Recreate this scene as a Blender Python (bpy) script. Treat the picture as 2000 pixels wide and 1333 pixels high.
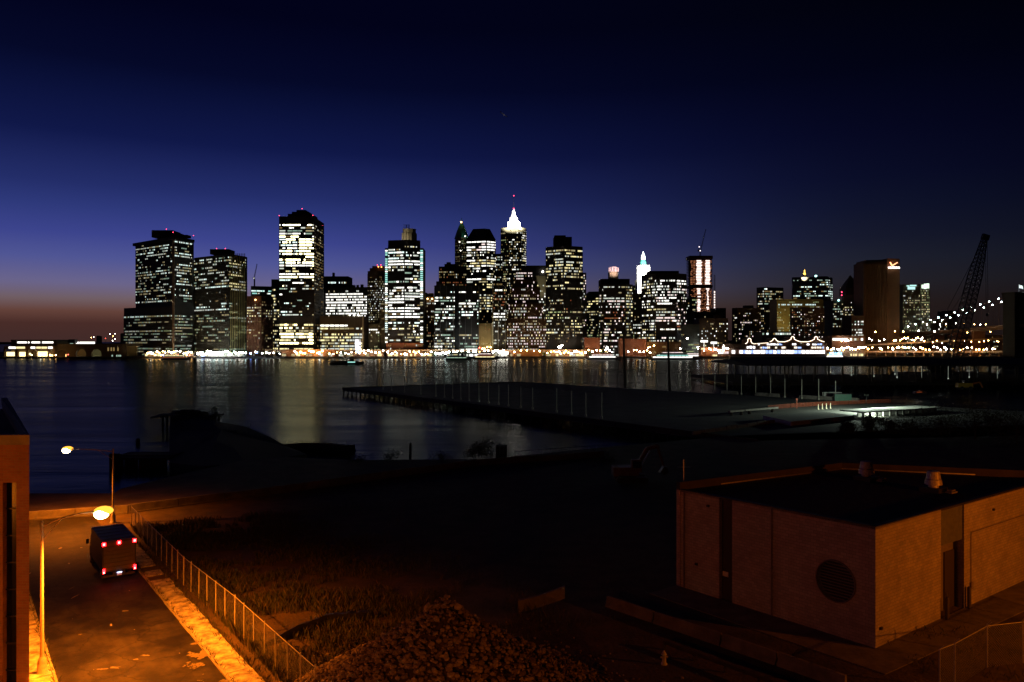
import bpy, bmesh, math, random
from mathutils import Vector, Matrix
random.seed(7)
S = bpy.context.scene
for o in list(bpy.data.objects): bpy.data.objects.remove(o)
F = 1500.0; CX = 1000.0; CY = 666.5; H = 19.5; WZ = -2.5
# ---------------------------------------------------------------- camera
cam = bpy.data.cameras.new('camera'); cam.sensor_width = 36; cam.lens = 27.0
cam.clip_start = 0.1; cam.clip_end = 40000
camo = bpy.data.objects.new('camera', cam); S.collection.objects.link(camo)
camo.location = (0, 0, H); camo.rotation_euler = (math.pi/2, 0, 0); S.camera = camo
# ---------------------------------------------------------------- sky (dusk, after sunset)
W = bpy.data.worlds.new('World'); S.world = W; W.use_nodes = True
nt = W.node_tree; nt.nodes.clear()
def N(t, **k):
    n = nt.nodes.new(t)
    for a, b in k.items(): setattr(n, a, b)
    return n
def lin(c): return tuple(((v/255)/12.92 if v/255 <= .04045 else ((v/255+.055)/1.055)**2.4) for v in c)
tc = N('ShaderNodeTexCoord'); sx = N('ShaderNodeSeparateXYZ'); nt.links.new(tc.outputs['Generated'], sx.inputs[0])
el = N('ShaderNodeMath', operation='ARCSINE'); nt.links.new(sx.outputs[2], el.inputs[0])
eln = N('ShaderNodeMath', operation='DIVIDE'); nt.links.new(el.outputs[0], eln.inputs[0]); eln.inputs[1].default_value = math.radians(50)
az = N('ShaderNodeMath', operation='ARCTAN2'); nt.links.new(sx.outputs[0], az.inputs[0]); nt.links.new(sx.outputs[1], az.inputs[1])
def ramp(stops):
    r = N('ShaderNodeValToRGB'); cr = r.color_ramp
    while len(cr.elements) > 1: cr.elements.remove(cr.elements[-1])
    for i, (e, c) in enumerate(stops):
        q = cr.elements[0] if i == 0 else cr.elements.new(e/50)
        q.position = e/50; q.color = (*lin(c), 1)
    nt.links.new(eln.outputs[0], r.inputs[0]); return r
RA = ramp([(0,(64,42,40)),(1.2,(72,44,40)),(2.0,(100,66,58)),(2.8,(112,94,100)),(3.8,(106,100,138)),(5.4,(80,86,148)),(7,(60,68,140)),(8.7,(46,57,122)),(10.2,(35,45,104)),(13.4,(16,24,72)),(18,(5,9,40)),(22,(2,3,26)),(50,(1,1,12))])
RB = ramp([(0,(40,29,28)),(2.5,(46,36,36)),(4,(44,42,50)),(5.5,(37,40,56)),(7,(28,32,54)),(9,(20,25,52)),(11,(14,18,48)),(14,(8,11,40)),(18,(3,5,26)),(22,(2,3,17)),(50,(1,1,9))])
mr = N('ShaderNodeMapRange', interpolation_type='SMOOTHSTEP'); nt.links.new(az.outputs[0], mr.inputs[0])
mr.inputs[1].default_value = math.radians(-19); mr.inputs[2].default_value = math.radians(26)
mx = N('ShaderNodeMix', data_type='RGBA'); nt.links.new(mr.outputs[0], mx.inputs[0])
nt.links.new(RA.outputs[0], mx.inputs[6]); nt.links.new(RB.outputs[0], mx.inputs[7])
mr2 = N('ShaderNodeMapRange', interpolation_type='SMOOTHSTEP'); nt.links.new(az.outputs[0], mr2.inputs[0])
mr2.inputs[1].default_value = math.radians(6); mr2.inputs[2].default_value = math.radians(52); mr2.inputs[3].default_value = 1; mr2.inputs[4].default_value = .12
mr3 = N('ShaderNodeMapRange', interpolation_type='SMOOTHSTEP'); nt.links.new(az.outputs[0], mr3.inputs[0])
mr3.inputs[1].default_value = math.radians(-150); mr3.inputs[2].default_value = math.radians(-60); mr3.inputs[3].default_value = .1; mr3.inputs[4].default_value = 1
mm = N('ShaderNodeMath', operation='MULTIPLY'); nt.links.new(mr2.outputs[0], mm.inputs[0]); nt.links.new(mr3.outputs[0], mm.inputs[1])
bg = N('ShaderNodeBackground'); nt.links.new(mx.outputs[2], bg.inputs[0]); nt.links.new(mm.outputs[0], bg.inputs[1])
wo = N('ShaderNodeOutputWorld'); nt.links.new(bg.outputs[0], wo.inputs[0])
S.view_settings.view_transform = 'Standard'; S.view_settings.look = 'None'; S.view_settings.exposure = 0; S.view_settings.gamma = 1
S.render.engine = 'CYCLES'; S.cycles.use_denoising = True; S.cycles.max_bounces = 5; S.cycles.diffuse_bounces = 2
S.cycles.glossy_bounces = 3; S.cycles.sample_clamp_indirect = 6; S.cycles.sample_clamp_direct = 0; S.cycles.caustics_reflective = False
# ---------------------------------------------------------------- materials
MAT = {}
def mat(name, col, rough=.7, metal=0, noise=0, scale=3, bump=0, col2=None, bscale=None, spec=.5, stretch=None):
    if name in MAT: return MAT[name]
    m = bpy.data.materials.new(name); m.use_nodes = True; t = m.node_tree; b = t.nodes['Principled BSDF']
    b.inputs['Base Color'].default_value = (*col, 1); b.inputs['Roughness'].default_value = rough; b.inputs['Metallic'].default_value = metal
    b.inputs['Specular IOR Level'].default_value = spec
    if noise or bump or col2:
        g = t.nodes.new('ShaderNodeNewGeometry'); mp = t.nodes.new('ShaderNodeMapping'); t.links.new(g.outputs['Position'], mp.inputs[0])
        if stretch: mp.inputs['Scale'].default_value = stretch
        n = t.nodes.new('ShaderNodeTexNoise'); n.inputs['Scale'].default_value = scale; n.inputs['Detail'].default_value = 6; n.inputs['Roughness'].default_value = .65
        t.links.new(mp.outputs[0], n.inputs['Vector'])
        if noise or col2:
            c2 = col2 or tuple(c*(1-noise) for c in col)
            r = t.nodes.new('ShaderNodeValToRGB'); r.color_ramp.elements[0].position = .36; r.color_ramp.elements[1].position = .66
            r.color_ramp.elements[0].color = (*c2, 1); r.color_ramp.elements[1].color = (*col, 1)
            t.links.new(n.outputs[0], r.inputs[0]); t.links.new(r.outputs[0], b.inputs['Base Color'])
        if bump:
            n2 = t.nodes.new('ShaderNodeTexNoise'); n2.inputs['Scale'].default_value = bscale or scale*4; n2.inputs['Detail'].default_value = 5
            t.links.new(mp.outputs[0], n2.inputs['Vector'])
            bp = t.nodes.new('ShaderNodeBump'); bp.inputs['Strength'].default_value = bump; bp.inputs['Distance'].default_value = .1
            t.links.new(n2.outputs[0], bp.inputs['Height']); t.links.new(bp.outputs[0], b.inputs['Normal'])
    MAT[name] = m; return m
def emit(name, col, s, sample=False):
    if name in MAT: return MAT[name]
    m = bpy.data.materials.new(name); m.use_nodes = True; t = m.node_tree; t.nodes.clear()
    e = t.nodes.new('ShaderNodeEmission'); e.inputs[0].default_value = (*col, 1); e.inputs[1].default_value = s
    o = t.nodes.new('ShaderNodeOutputMaterial'); t.links.new(e.outputs[0], o.inputs[0])
    m.cycles.emission_sampling = 'AUTO' if sample else 'NONE'
    MAT[name] = m; return m
def masonry(name, c1, c2, mortar, bw, bh, bump=.6, mort=.012, axis='H', nz=.25):
    m = bpy.data.materials.new(name); m.use_nodes = True; t = m.node_tree; b = t.nodes['Principled BSDF']; b.inputs['Roughness'].default_value = .85
    uv = t.nodes.new('ShaderNodeUVMap'); br = t.nodes.new('ShaderNodeTexBrick'); t.links.new(uv.outputs[0], br.inputs[0])
    br.inputs['Color1'].default_value = (*c1, 1); br.inputs['Color2'].default_value = (*c2, 1); br.inputs['Mortar'].default_value = (*mortar, 1)
    br.inputs['Scale'].default_value = 1; br.inputs['Mortar Size'].default_value = mort; br.inputs['Brick Width'].default_value = bw; br.inputs['Row Height'].default_value = bh
    n = t.nodes.new('ShaderNodeTexNoise'); g = t.nodes.new('ShaderNodeNewGeometry'); t.links.new(g.outputs['Position'], n.inputs['Vector']); n.inputs['Scale'].default_value = .5; n.inputs['Detail'].default_value = 8; n.inputs['Roughness'].default_value = .7
    mr_ = t.nodes.new('ShaderNodeMapRange'); mr_.inputs[1].default_value = .3; mr_.inputs[2].default_value = .7; mr_.inputs[3].default_value = 1-nz; mr_.inputs[4].default_value = 1+nz*.4
    t.links.new(n.outputs[0], mr_.inputs[0])
    mu = t.nodes.new('ShaderNodeMix'); mu.data_type = 'RGBA'; mu.blend_type = 'MULTIPLY'; mu.inputs[0].default_value = 1
    t.links.new(br.outputs[0], mu.inputs[6]); t.links.new(mr_.outputs[0], mu.inputs[7]); t.links.new(mu.outputs[2], b.inputs['Base Color'])
    bp = t.nodes.new('ShaderNodeBump'); bp.inputs['Strength'].default_value = bump; bp.inputs['Distance'].default_value = .02; bp.invert = True
    t.links.new(br.outputs['Fac'], bp.inputs['Height']); t.links.new(bp.outputs[0], b.inputs['Normal'])
    MAT[name] = m; return m
# ---------------------------------------------------------------- mesh builder
class MB:
    def __init__(s): s.v = []; s.f = []; s.m = []; s.sm = []
    def add(s, vs, fs, mi=0, smooth=False):
        k = len(s.v); s.v += [tuple(p) for p in vs]
        for f in fs: s.f.append(tuple(i+k for i in f)); s.m.append(mi); s.sm.append(smooth)
    def quad(s, a, b, c, d, mi=0): s.add([a, b, c, d], [(0, 1, 2, 3)], mi)
    def box(s, c, sz, rz=0, mi=0, taper=1.0, rx=0, ry=0):
        R = Matrix.Rotation(rz, 3, 'Z') @ Matrix.Rotation(ry, 3, 'Y') @ Matrix.Rotation(rx, 3, 'X'); c = Vector(c); vs = []
        for z in (-.5, .5):
            k = taper if z > 0 else 1
            for x, y in ((-.5, -.5), (.5, -.5), (.5, .5), (-.5, .5)):
                vs.append(c + R @ Vector((x*sz[0]*k, y*sz[1]*k, z*sz[2])))
        s.add(vs, [(0, 3, 2, 1), (4, 5, 6, 7), (0, 1, 5, 4), (1, 2, 6, 5), (2, 3, 7, 6), (3, 0, 4, 7)], mi)
    def slab(s, p, q, off0, off1, z0, z1, mi=0):
        # box along the 2-D line p->q, between two offsets along its camera-side normal
        p = Vector(p[:2]); q = Vector(q[:2]); u = (q-p).normalized(); n = Vector((u.y, -u.x))
        a, b, c, d = p+n*off1, q+n*off1, q+n*off0, p+n*off0
        s.prism([a, b, c, d], z0, z1, mi)
    def prism(s, poly, z0, z1, mi=0, caps=True, top=None):
        n = len(poly); tp = top or poly
        vs = [(p[0], p[1], z0) for p in poly] + [(p[0], p[1], z1) for p in tp]
        fs = [(i, (i+1) % n, n+(i+1) % n, n+i) for i in range(n)]
        if caps: fs += [tuple(range(n-1, -1, -1)), tuple(range(n, 2*n))]
        s.add(vs, fs, mi)
    def tube(s, p, q, r, n=8, r2=None, mi=0, smooth=True):
        p = Vector(p); q = Vector(q); d = (q-p); r2 = r if r2 is None else r2
        if d.length < 1e-6: return
        w = d.normalized(); a = w.orthogonal().normalized(); b = w.cross(a); vs = []
        for c, rr in ((p, r), (q, r2)):
            for i in range(n):
                t = 2*math.pi*i/n; vs.append(c + a*math.cos(t)*rr + b*math.sin(t)*rr)
        s.add(vs, [(i, (i+1) % n, n+(i+1) % n, n+i) for i in range(n)], mi, smooth)
        s.add(vs, [tuple(range(n-1, -1, -1)), tuple(range(n, 2*n))], mi)
    def path(s, pts, r, n=6, mi=0):
        for a, b in zip(pts, pts[1:]): s.tube(a, b, r, n, mi=mi)
    def lathe(s, prof, c, n=16, mi=0, smooth=True):
        vs = []
        for r, z in prof:
            for i in range(n):
                t = 2*math.pi*i/n; vs.append((c[0]+r*math.cos(t), c[1]+r*math.sin(t), c[2]+z))
        fs = []
        for j in range(len(prof)-1):
            for i in range(n): fs.append((j*n+i, j*n+(i+1) % n, (j+1)*n+(i+1) % n, (j+1)*n+i))
        s.add(vs, fs, mi, smooth)
        k = len(prof)-1
        s.add([vs[k*n+i] for i in range(n)], [tuple(range(n))], mi)
        s.add([vs[i] for i in range(n)], [tuple(range(n-1, -1, -1))], mi)
    def ball(s, c, r, mi=0, n=8, m=5, sz=1.0):
        s.lathe([(r*math.sin(math.pi*(j+.02)/m) if 0 < j < m else r*.02, -r*sz*math.cos(math.pi*j/m)) for j in range(m+1)], c, n, mi)
    def build(s, name, mats, parent=None, uv=False):
        me = bpy.data.meshes.new(name); me.from_pydata(s.v, [], s.f)
        if not isinstance(mats, (list, tuple)): mats = [mats]
        for m in mats: me.materials.append(m)
        me.polygons.foreach_set('material_index', s.m); me.polygons.foreach_set('use_smooth', s.sm)
        if uv:
            l = me.uv_layers.new(name='UVMap')
            for p in me.polygons:
                nn = p.normal
                for li in p.loop_indices:
                    co = me.vertices[me.loops[li].vertex_index].co
                    if abs(nn.z) > .7: l.data[li].uv = (co.x, co.y)
                    else:
                        t = Vector((-nn.y, nn.x)).normalized(); l.data[li].uv = (t.x*co.x+t.y*co.y, co.z)
        me.update()
        o = bpy.data.objects.new(name, me); S.collection.objects.link(o)
        if parent: setp(o, parent)
        return o
def setp(o, parent):
    o.parent = parent; M = Matrix.Identity(4); q = parent
    chain = []
    while q is not None: chain.append(q); q = q.parent
    for q in reversed(chain):
        M = M @ (q.matrix_parent_inverse if q.parent else Matrix.Identity(4)) @ q.matrix_basis
    o.matrix_parent_inverse = M.inverted()
def tag(o, label=None, cat=None, group=None, kind=None):
    if label: o['label'] = label
    if cat: o['category'] = cat
    if group: o['group'] = group
    if kind: o['kind'] = kind
    return o
def thing(name, label, cat, loc=(0, 0, 0), group=None, rz=0):
    o = bpy.data.objects.new(name, None); S.collection.objects.link(o); o.location = loc; o.rotation_euler = (0, 0, rz); o.empty_display_size = .1
    return tag(o, label, cat, group)
def copytree(o, parent=None):
    c = o.copy(); S.collection.objects.link(c); c.parent = parent
    if parent: c.matrix_parent_inverse = o.matrix_parent_inverse
    for ch in o.children: copytree(ch, c)
    return c
def ZP(py, Y): return H-(py-CY)/F*Y          # height of a photo row at depth Y
def XP(px, Y): return (px-CX)/F*Y
def G(px, py, z=0.0):                        # point on a level plane
    Y = (H-z)*F/(py-CY); return Vector((XP(px, Y), Y, z))
# ---------------------------------------------------------------- base materials
M_dirt = mat('dirt', (.11, .075, .05), .95, col2=(.04, .03, .02), scale=.35, bump=.8, bscale=4)
M_asph = mat('asphalt', (.085, .078, .07), .85, col2=(.04, .038, .036), scale=.8, bump=.5, bscale=25, spec=.25)
M_conc = mat('concrete', (.36, .34, .30), .85, noise=.35, scale=1.2, bump=.4, bscale=20)
M_concd = mat('weathered_concrete', (.2, .18, .16), .9, noise=.5, scale=.8, bump=.5, bscale=12)
M_gal = mat('galvanised_steel', (.5, .5, .5), .35, 1, noise=.3, scale=6)
M_post = mat('post_zinc', (.55, .53, .48), .5, .25, noise=.35, scale=5)
M_black = mat('dark_steel', (.03, .03, .03), .5, .3, noise=.3)
M_timber = mat('old_timber', (.05, .035, .025), .9, noise=.5, scale=2, bump=.5)
M_glass = mat('dark_glass', (.012, .014, .018), .25, 0)
M_tower = mat('tower_wall', (.06, .055, .05), .8, noise=.3, scale=.05)
M_red = emit('beacon_red', (1, .05, .12), 7)
def tower_wall(name, col): return mat('wall_'+name, col, .85, noise=.3, scale=.06)

# ================================================================ SETTING
def water():
    m = bpy.data.materials.new('river_water'); m.use_nodes = True; t = m.node_tree; t.nodes.clear()
    out = t.nodes.new('ShaderNodeOutputMaterial'); df = t.nodes.new('ShaderNodeBsdfDiffuse'); df.inputs[0].default_value = (.004, .005, .008, 1)
    gl = t.nodes.new('ShaderNodeBsdfGlossy'); gl.inputs['Color'].default_value = (.13, .13, .125, 1); ads = t.nodes.new('ShaderNodeAddShader')
    t.links.new(df.outputs[0], ads.inputs[0]); t.links.new(gl.outputs[0], ads.inputs[1]); t.links.new(ads.outputs[0], out.inputs[0])
    g = t.nodes.new('ShaderNodeNewGeometry')
    def nz(sc, scale, det, rot=.14, ro=.5):
        mp = t.nodes.new('ShaderNodeMapping'); mp.inputs['Scale'].default_value = sc; mp.inputs['Rotation'].default_value = (0, 0, rot); t.links.new(g.outputs['Position'], mp.inputs[0])
        n = t.nodes.new('ShaderNodeTexNoise'); n.inputs['Scale'].default_value = scale; n.inputs['Detail'].default_value = det; n.inputs['Roughness'].default_value = ro; n.inputs['Distortion'].default_value = .6; t.links.new(mp.outputs[0], n.inputs['Vector']); return n
    a = nz((.22, 1, 1), .07, 4); c = nz((.35, 1, 1), .5, 3, -.1)
    ad = t.nodes.new('ShaderNodeMath'); ad.operation = 'MULTIPLY_ADD'; t.links.new(c.outputs[0], ad.inputs[0]); ad.inputs[1].default_value = .16; t.links.new(a.outputs[0], ad.inputs[2])
    bp = t.nodes.new('ShaderNodeBump'); bp.inputs['Strength'].default_value = .3; bp.inputs['Distance'].default_value = .9
    t.links.new(ad.outputs[0], bp.inputs['Height']); t.links.new(bp.outputs[0], gl.inputs['Normal'])
    r = nz((.16, 1, 1), .035, 6, .2, .62); mr_ = t.nodes.new('ShaderNodeMapRange'); mr_.inputs[1].default_value = .35; mr_.inputs[2].default_value = .65; mr_.inputs[3].default_value = .16; mr_.inputs[4].default_value = .27
    t.links.new(r.outputs[0], mr_.inputs[0]); t.links.new(mr_.outputs[0], gl.inputs['Roughness'])
    mb = MB(); mb.quad((-15000, -300, WZ), (15000, -300, WZ), (15000, 18000, WZ), (-15000, 18000, WZ))
    tag(mb.build('water', m), kind='structure')
water()
def ground():
    g = lambda px, py: tuple(G(px, py)[:2])
    poly = [(-500, -200), (500, -200), (620, 330), (300, 262), (180, 188), (130, 182), (45, 158), (17, 141), (-4, 127), g(800, 898), g(700, 899), g(640, 897), g(560, 893), g(470, 900), g(340, 930), g(235, 955), g(222, 964), g(60, 964), (-300, 110)]
    mb = MB(); mb.prism(poly, -5, 0)
    tag(mb.build('ground', M_dirt), kind='structure')
ground()
mb = MB(); mb.prism([(-1400, 968), (700, 968), (1000, 1000), (2400, 900), (2600, 3500), (-700, 3500), (-900, 1500), (-1400, 1300)], -6, -.8)
tag(mb.build('far_shore_ground', M_dirt), kind='structure')
mb = MB()
pts = [(-6000+i*250, 15+10*math.sin(i*.9)+8*math.sin(i*2.3)) for i in range(40)]
mb.v = []; 
for x, h in pts: mb.v += [(x, 5200, -3), (x, 5200, h), (x, 5600, -3)]
for i in range(len(pts)-1):
    k = i*3; mb.f += [(k, k+3, k+4, k+1), (k+1, k+4, k+5, k+2)]; mb.m += [0, 0]; mb.sm += [False]*2
tag(mb.build('hills', M_dirt), kind='structure')

# ---------------------------------------------------------------- the street
O = Vector((-16.2, 43.9)); D = Vector((-.59, .807)); R = Vector((.807, .59))
def SR(s, r, z=0.0): p = O + D*s + R*r; return Vector((p.x, p.y, z))
def road():
    mb = MB(); ns, nr = 120, 14
    for i in range(ns+1):
        for j in range(nr+1):
            s = -46+102*i/ns; r = -7.9+7.9*j/nr
            z = .012+.035*(1-((r+3.95)/3.95)**2)
            mb.v.append(tuple(SR(s, r, z)))
    for i in range(ns):
        for j in range(nr):
            a = i*(nr+1)+j; mb.f.append((a, a+1, a+nr+2, a+nr+1)); mb.m.append(0); mb.sm.append(True)
    m = bpy.data.materials.new('street_asphalt'); m.use_nodes = True; t = m.node_tree; b = t.nodes['Principled BSDF']; b.inputs['Roughness'].default_value = .75; b.inputs['Specular IOR Level'].default_value = .3
    g = t.nodes.new('ShaderNodeNewGeometry')
    mpn = t.nodes.new('ShaderNodeMapping'); mpn.inputs['Rotation'].default_value = (0, 0, -.63); t.links.new(g.outputs['Position'], mpn.inputs[0])
    def nz(sc, d, ro=.6, st=None):
        n = t.nodes.new('ShaderNodeTexNoise'); n.inputs['Scale'].default_value = sc; n.inputs['Detail'].default_value = d; n.inputs['Roughness'].default_value = ro
        if st:
            mp = t.nodes.new('ShaderNodeMapping'); mp.inputs['Scale'].default_value = st; t.links.new(mpn.outputs[0], mp.inputs[0]); t.links.new(mp.outputs[0], n.inputs['Vector'])
        else: t.links.new(g.outputs['Position'], n.inputs['Vector'])
        return n
    a = nz(.35, 8, .7); r1 = t.nodes.new('ShaderNodeValToRGB'); r1.color_ramp.elements[0].position = .4; r1.color_ramp.elements[1].position = .62
    r1.color_ramp.elements[0].color = (.006, .0055, .005, 1); r1.color_ramp.elements[1].color = (.038, .034, .028, 1); t.links.new(a.outputs[0], r1.inputs[0])
    w = nz(.5, 4, .6, (1.0, .07, 1)); r2 = t.nodes.new('ShaderNodeValToRGB'); r2.color_ramp.elements[0].position = .4; r2.color_ramp.elements[1].position = .62
    r2.color_ramp.elements[0].color = (.6, .6, .6, 1); r2.color_ramp.elements[1].color = (1.15, 1.15, 1.15, 1); t.links.new(w.outputs[0], r2.inputs[0])
    mu = t.nodes.new('ShaderNodeMix'); mu.data_type = 'RGBA'; mu.blend_type = 'MULTIPLY'; mu.inputs[0].default_value = 1
    t.links.new(r1.outputs[0], mu.inputs[6]); t.links.new(r2.outputs[0], mu.inputs[7])
    p = nz(.8, 3, .5, (1.6, .8, 1)); r3 = t.nodes.new('ShaderNodeValToRGB'); r3.color_ramp.elements[0].position = .715; r3.color_ramp.elements[1].position = .73
    t.links.new(p.outputs[0], r3.inputs[0])
    mu2 = t.nodes.new('ShaderNodeMix'); mu2.data_type = 'RGBA'; t.links.new(r3.outputs[0], mu2.inputs[0]); t.links.new(mu.outputs[2], mu2.inputs[6]); mu2.inputs[7].default_value = (.34, .31, .26, 1)
    t.links.new(mu2.outputs[2], b.inputs['Base Color'])
    vo = t.nodes.new('ShaderNodeTexVoronoi'); vo.feature = 'DISTANCE_TO_EDGE'; vo.inputs['Scale'].default_value = .33
    wn = nz(1.2, 4); wa = t.nodes.new('ShaderNodeVectorMath'); wa.operation = 'MULTIPLY_ADD'; t.links.new(wn.outputs['Color'], wa.inputs[0]); wa.inputs[1].default_value = (.9, .9, .9); t.links.new(g.outputs['Position'], wa.inputs[2]); t.links.new(wa.outputs[0], vo.inputs['Vector'])
    cr_ = t.nodes.new('ShaderNodeMapRange'); cr_.inputs[1].default_value = .004; cr_.inputs[2].default_value = .02; cr_.inputs[3].default_value = .25; cr_.inputs[4].default_value = 1; t.links.new(vo.outputs['Distance'], cr_.inputs[0])
    mu3 = t.nodes.new('ShaderNodeMix'); mu3.data_type = 'RGBA'; mu3.blend_type = 'MULTIPLY'; mu3.inputs[0].default_value = 1; t.links.new(mu2.outputs[2], mu3.inputs[6]); t.links.new(cr_.outputs[0], mu3.inputs[7]); t.links.new(mu3.outputs[2], b.inputs['Base Color'])
    bn = nz(18, 4); bp = t.nodes.new('ShaderNodeBump'); bp.inputs['Strength'].default_value = .5; bp.inputs['Distance'].default_value = .03; t.links.new(bn.outputs[0], bp.inputs['Height']); t.links.new(bp.outputs[0], b.inputs['Normal'])
    rd = mb.build('road', m); tag(rd, kind='structure')
    # cross road at the end
    mb = MB(); P = [SR(46, -32), SR(43.5, 0), SR(38, 40), SR(42, 44), SR(54, -4), SR(54, -34)]
    mb.prism([(p.x, p.y) for p in P], .0, .008)
    tag(mb.build('cross_road', mat('gravel_road', (.12, .09, .06), .95, col2=(.06, .045, .035), scale=.5, bump=.6, bscale=6)), kind='structure')
    return rd
road()
def sidewalks():
    sw = bpy.data.objects.new('pavement', None); S.collection.objects.link(sw); sw.location = SR(0, .8); tag(sw, kind='structure')
    M_sl = mat('pavement_slab', (.66, .62, .52), .85, col2=(.13, .11, .08), scale=1.6, bump=.4, bscale=22)
    random.seed(3); s = -22.0
    while s < 36:
        L = random.uniform(1.45, 1.6)
        if not (random.random() < .1 and s > 12):
            mb = MB(); z = .1+random.uniform(-.015, .02); a, b = s+.012, s+L-.012; w = 1.62+random.uniform(-.1, .06)
            mb.prism([SR(a, .17), SR(a, w), SR(b, w), SR(b, .17)], 0, z)
            for k in range(len(mb.v)):
                v = mb.v[k]; mb.v[k] = (v[0], v[1], v[2]+(random.uniform(-.012, .012) if v[2] > .05 else 0))
            mb.build('slab', M_sl, sw)
        s += L
    s = -22.0
    while s < 40:
        mb = MB(); L = 2.4; z = .13+random.uniform(-.012, .01); o = random.uniform(-.03, .03)
        mb.prism([SR(s+.01, o), SR(s+.01, .155+o), SR(s+L-.01, .155+o), SR(s+L-.01, o)], 0, z); mb.build('kerb', M_conc, sw); s += L
    lw = bpy.data.objects.new('left_pavement', None); S.collection.objects.link(lw); lw.location = SR(0, -8.5); tag(lw, kind='structure')
    s = -22.0
    while s < 40:
        mb = MB(); L = 2.4; z = .14+random.uniform(-.012, .01)
        mb.prism([SR(s+.01, -8.05), SR(s+.01, -7.9), SR(s+L-.01, -7.9), SR(s+L-.01, -8.05)], 0, z); mb.build('kerb', M_conc, lw)
        mb = MB(); mb.prism([SR(s+.015, -10.8), SR(s+.015, -8.07), SR(s+L-.015, -8.07), SR(s+L-.015, -10.8)], 0, z-.02); mb.build('slab', M_sl, lw); s += L
    # broken painted / crumbled patches on the carriageway
    for (px, py, sx_, sy_) in ((156, 1241, .22, .1), (245, 1195, .4, .1), (200, 1309, .5, .1), (224, 1306, .7, .12), (285, 1282, .5, .08), (265, 1290, .3, .07), (146, 1167, .1, .4), (140, 1150, .07, .3)):
        g = G(px, py); mb = MB(); n = 15; pl = []
        for i in range(n):
            a = 2*math.pi*i/n; k = random.uniform(.35, 1.25); pl.append((g.x+math.cos(a)*sx_*.6*k, g.y+math.sin(a)*sy_*1.4*k))
        mb.prism(pl, .01, .06); mb.build('road_patch', M_concd, bpy.data.objects['road'])
sidewalks()
# ---------------------------------------------------------------- street lamps
M_sod = emit('sodium_lens', (1, .80, .42), 30); M_sod2 = emit('sodium_halo', (1, .40, .04), 2.2)
SODIUM = (1.0, .20, .006)
def street_lamp(name, label, base, arm, watts, hgt=9.0, rise=.5, group='sodium street lamps', cut=154, aim=None):
    bx, by = base[0], base[1]; t = thing(name, label, 'street lamp', (bx, by, 0), group)
    mb = MB(); mb.lathe([(.34, 0), (.34, .12), (.26, .2), (.24, .75), (.17, .95), (.13, 1.05)], (bx, by, 0), 10); mb.build('base', M_post, t)
    mb = MB(); mb.tube((bx, by, .9), (bx, by, hgt), .115, 10, .075); mb.ball((bx, by, hgt), .1); mb.build('pole', M_post, t)
    a = Vector((arm[0], arm[1], 0)); L = a.length; u = a.normalized(); pts = []
    for i in range(9):
        q = i/8; pts.append(Vector((bx, by, hgt-.25))+u*(L-.35)*q+Vector((0, 0, rise*(1-(1-q)**2)+.0)))
    mb = MB(); mb.path(pts, .05, 6)
    mb.path([Vector((bx, by, hgt-1.1)), pts[3]], .028, 6); mb.build('arm', M_post, t)
    h = pts[-1]; mb = MB(); an = math.atan2(u.y, u.x)
    mb.box(h+u*.3+Vector((0, 0, .06)), (.85, .34, .16), an, taper=.7); mb.box(h-u*.05, (.3, .2, .14), an); hd = mb.build('lamp_head', M_post, t)
    mb = MB(); c = h+u*.36+Vector((0, 0, -.02))
    mb.ball(c-Vector((0, .1, .1)), .40, 0, 14, 8, .75); mb.build('lens', M_sod, hd); mb = MB(); mb.ball(c+Vector((0, .14, .03)), .54, 0, 14, 8, .5); mb.build('halo_bowl', M_sod2, hd)  # oversized lens; orange glowing bowl added to imitate the lamp's halo
    ld = bpy.data.lights.new('sodium_bulb', 'SPOT' if cut else 'POINT'); ld.energy = watts; ld.color = SODIUM; ld.shadow_soft_size = .15
    if cut: ld.spot_size = math.radians(cut); ld.spot_blend = .7
    lo = bpy.data.objects.new('bulb', ld); S.collection.objects.link(lo); lo.location = c-Vector((0, .1, .66))
    if aim: lo.rotation_euler = Vector(aim).to_track_quat('-Z', 'Y').to_euler()
    setp(lo, t)
    return t
b1 = G(82, 1318); street_lamp('street_lamp', 'lit street lamp with arched arm on the pavement beside the brick building', b1, (XP(196, 45.3)-b1.x, .6), 32000, 8.9, .75)
b2 = G(221, 1022); street_lamp('street_lamp', 'lit street lamp at the far end of the street, its lamp over the water', b2, (-4.6, -.6), 14000, 7.9, .35)
street_lamp('street_lamp', 'assumed unseen sodium street lamp on the pavement below the viewpoint', SR(-25, -8.6), (2.0, 1.4), 2400, cut=0)  # out-of-view lamp, assumed from the light on rubble heap and walls
street_lamp('street_lamp', 'added unseen sodium lamp brightening the front of the brick building', (-38, 31), (1.2, 1.6), 2600, cut=130, aim=(.35, 1, .05))  # out-of-view lamp added to brighten the brick front wall
street_lamp('street_lamp', 'assumed unseen sodium street lamp beyond the fence corner opposite the block building', (50, 34), (-1.4, 2.2), 12000, cut=0)  # lamp outside the view, assumed from the lit right face of the block building

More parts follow.
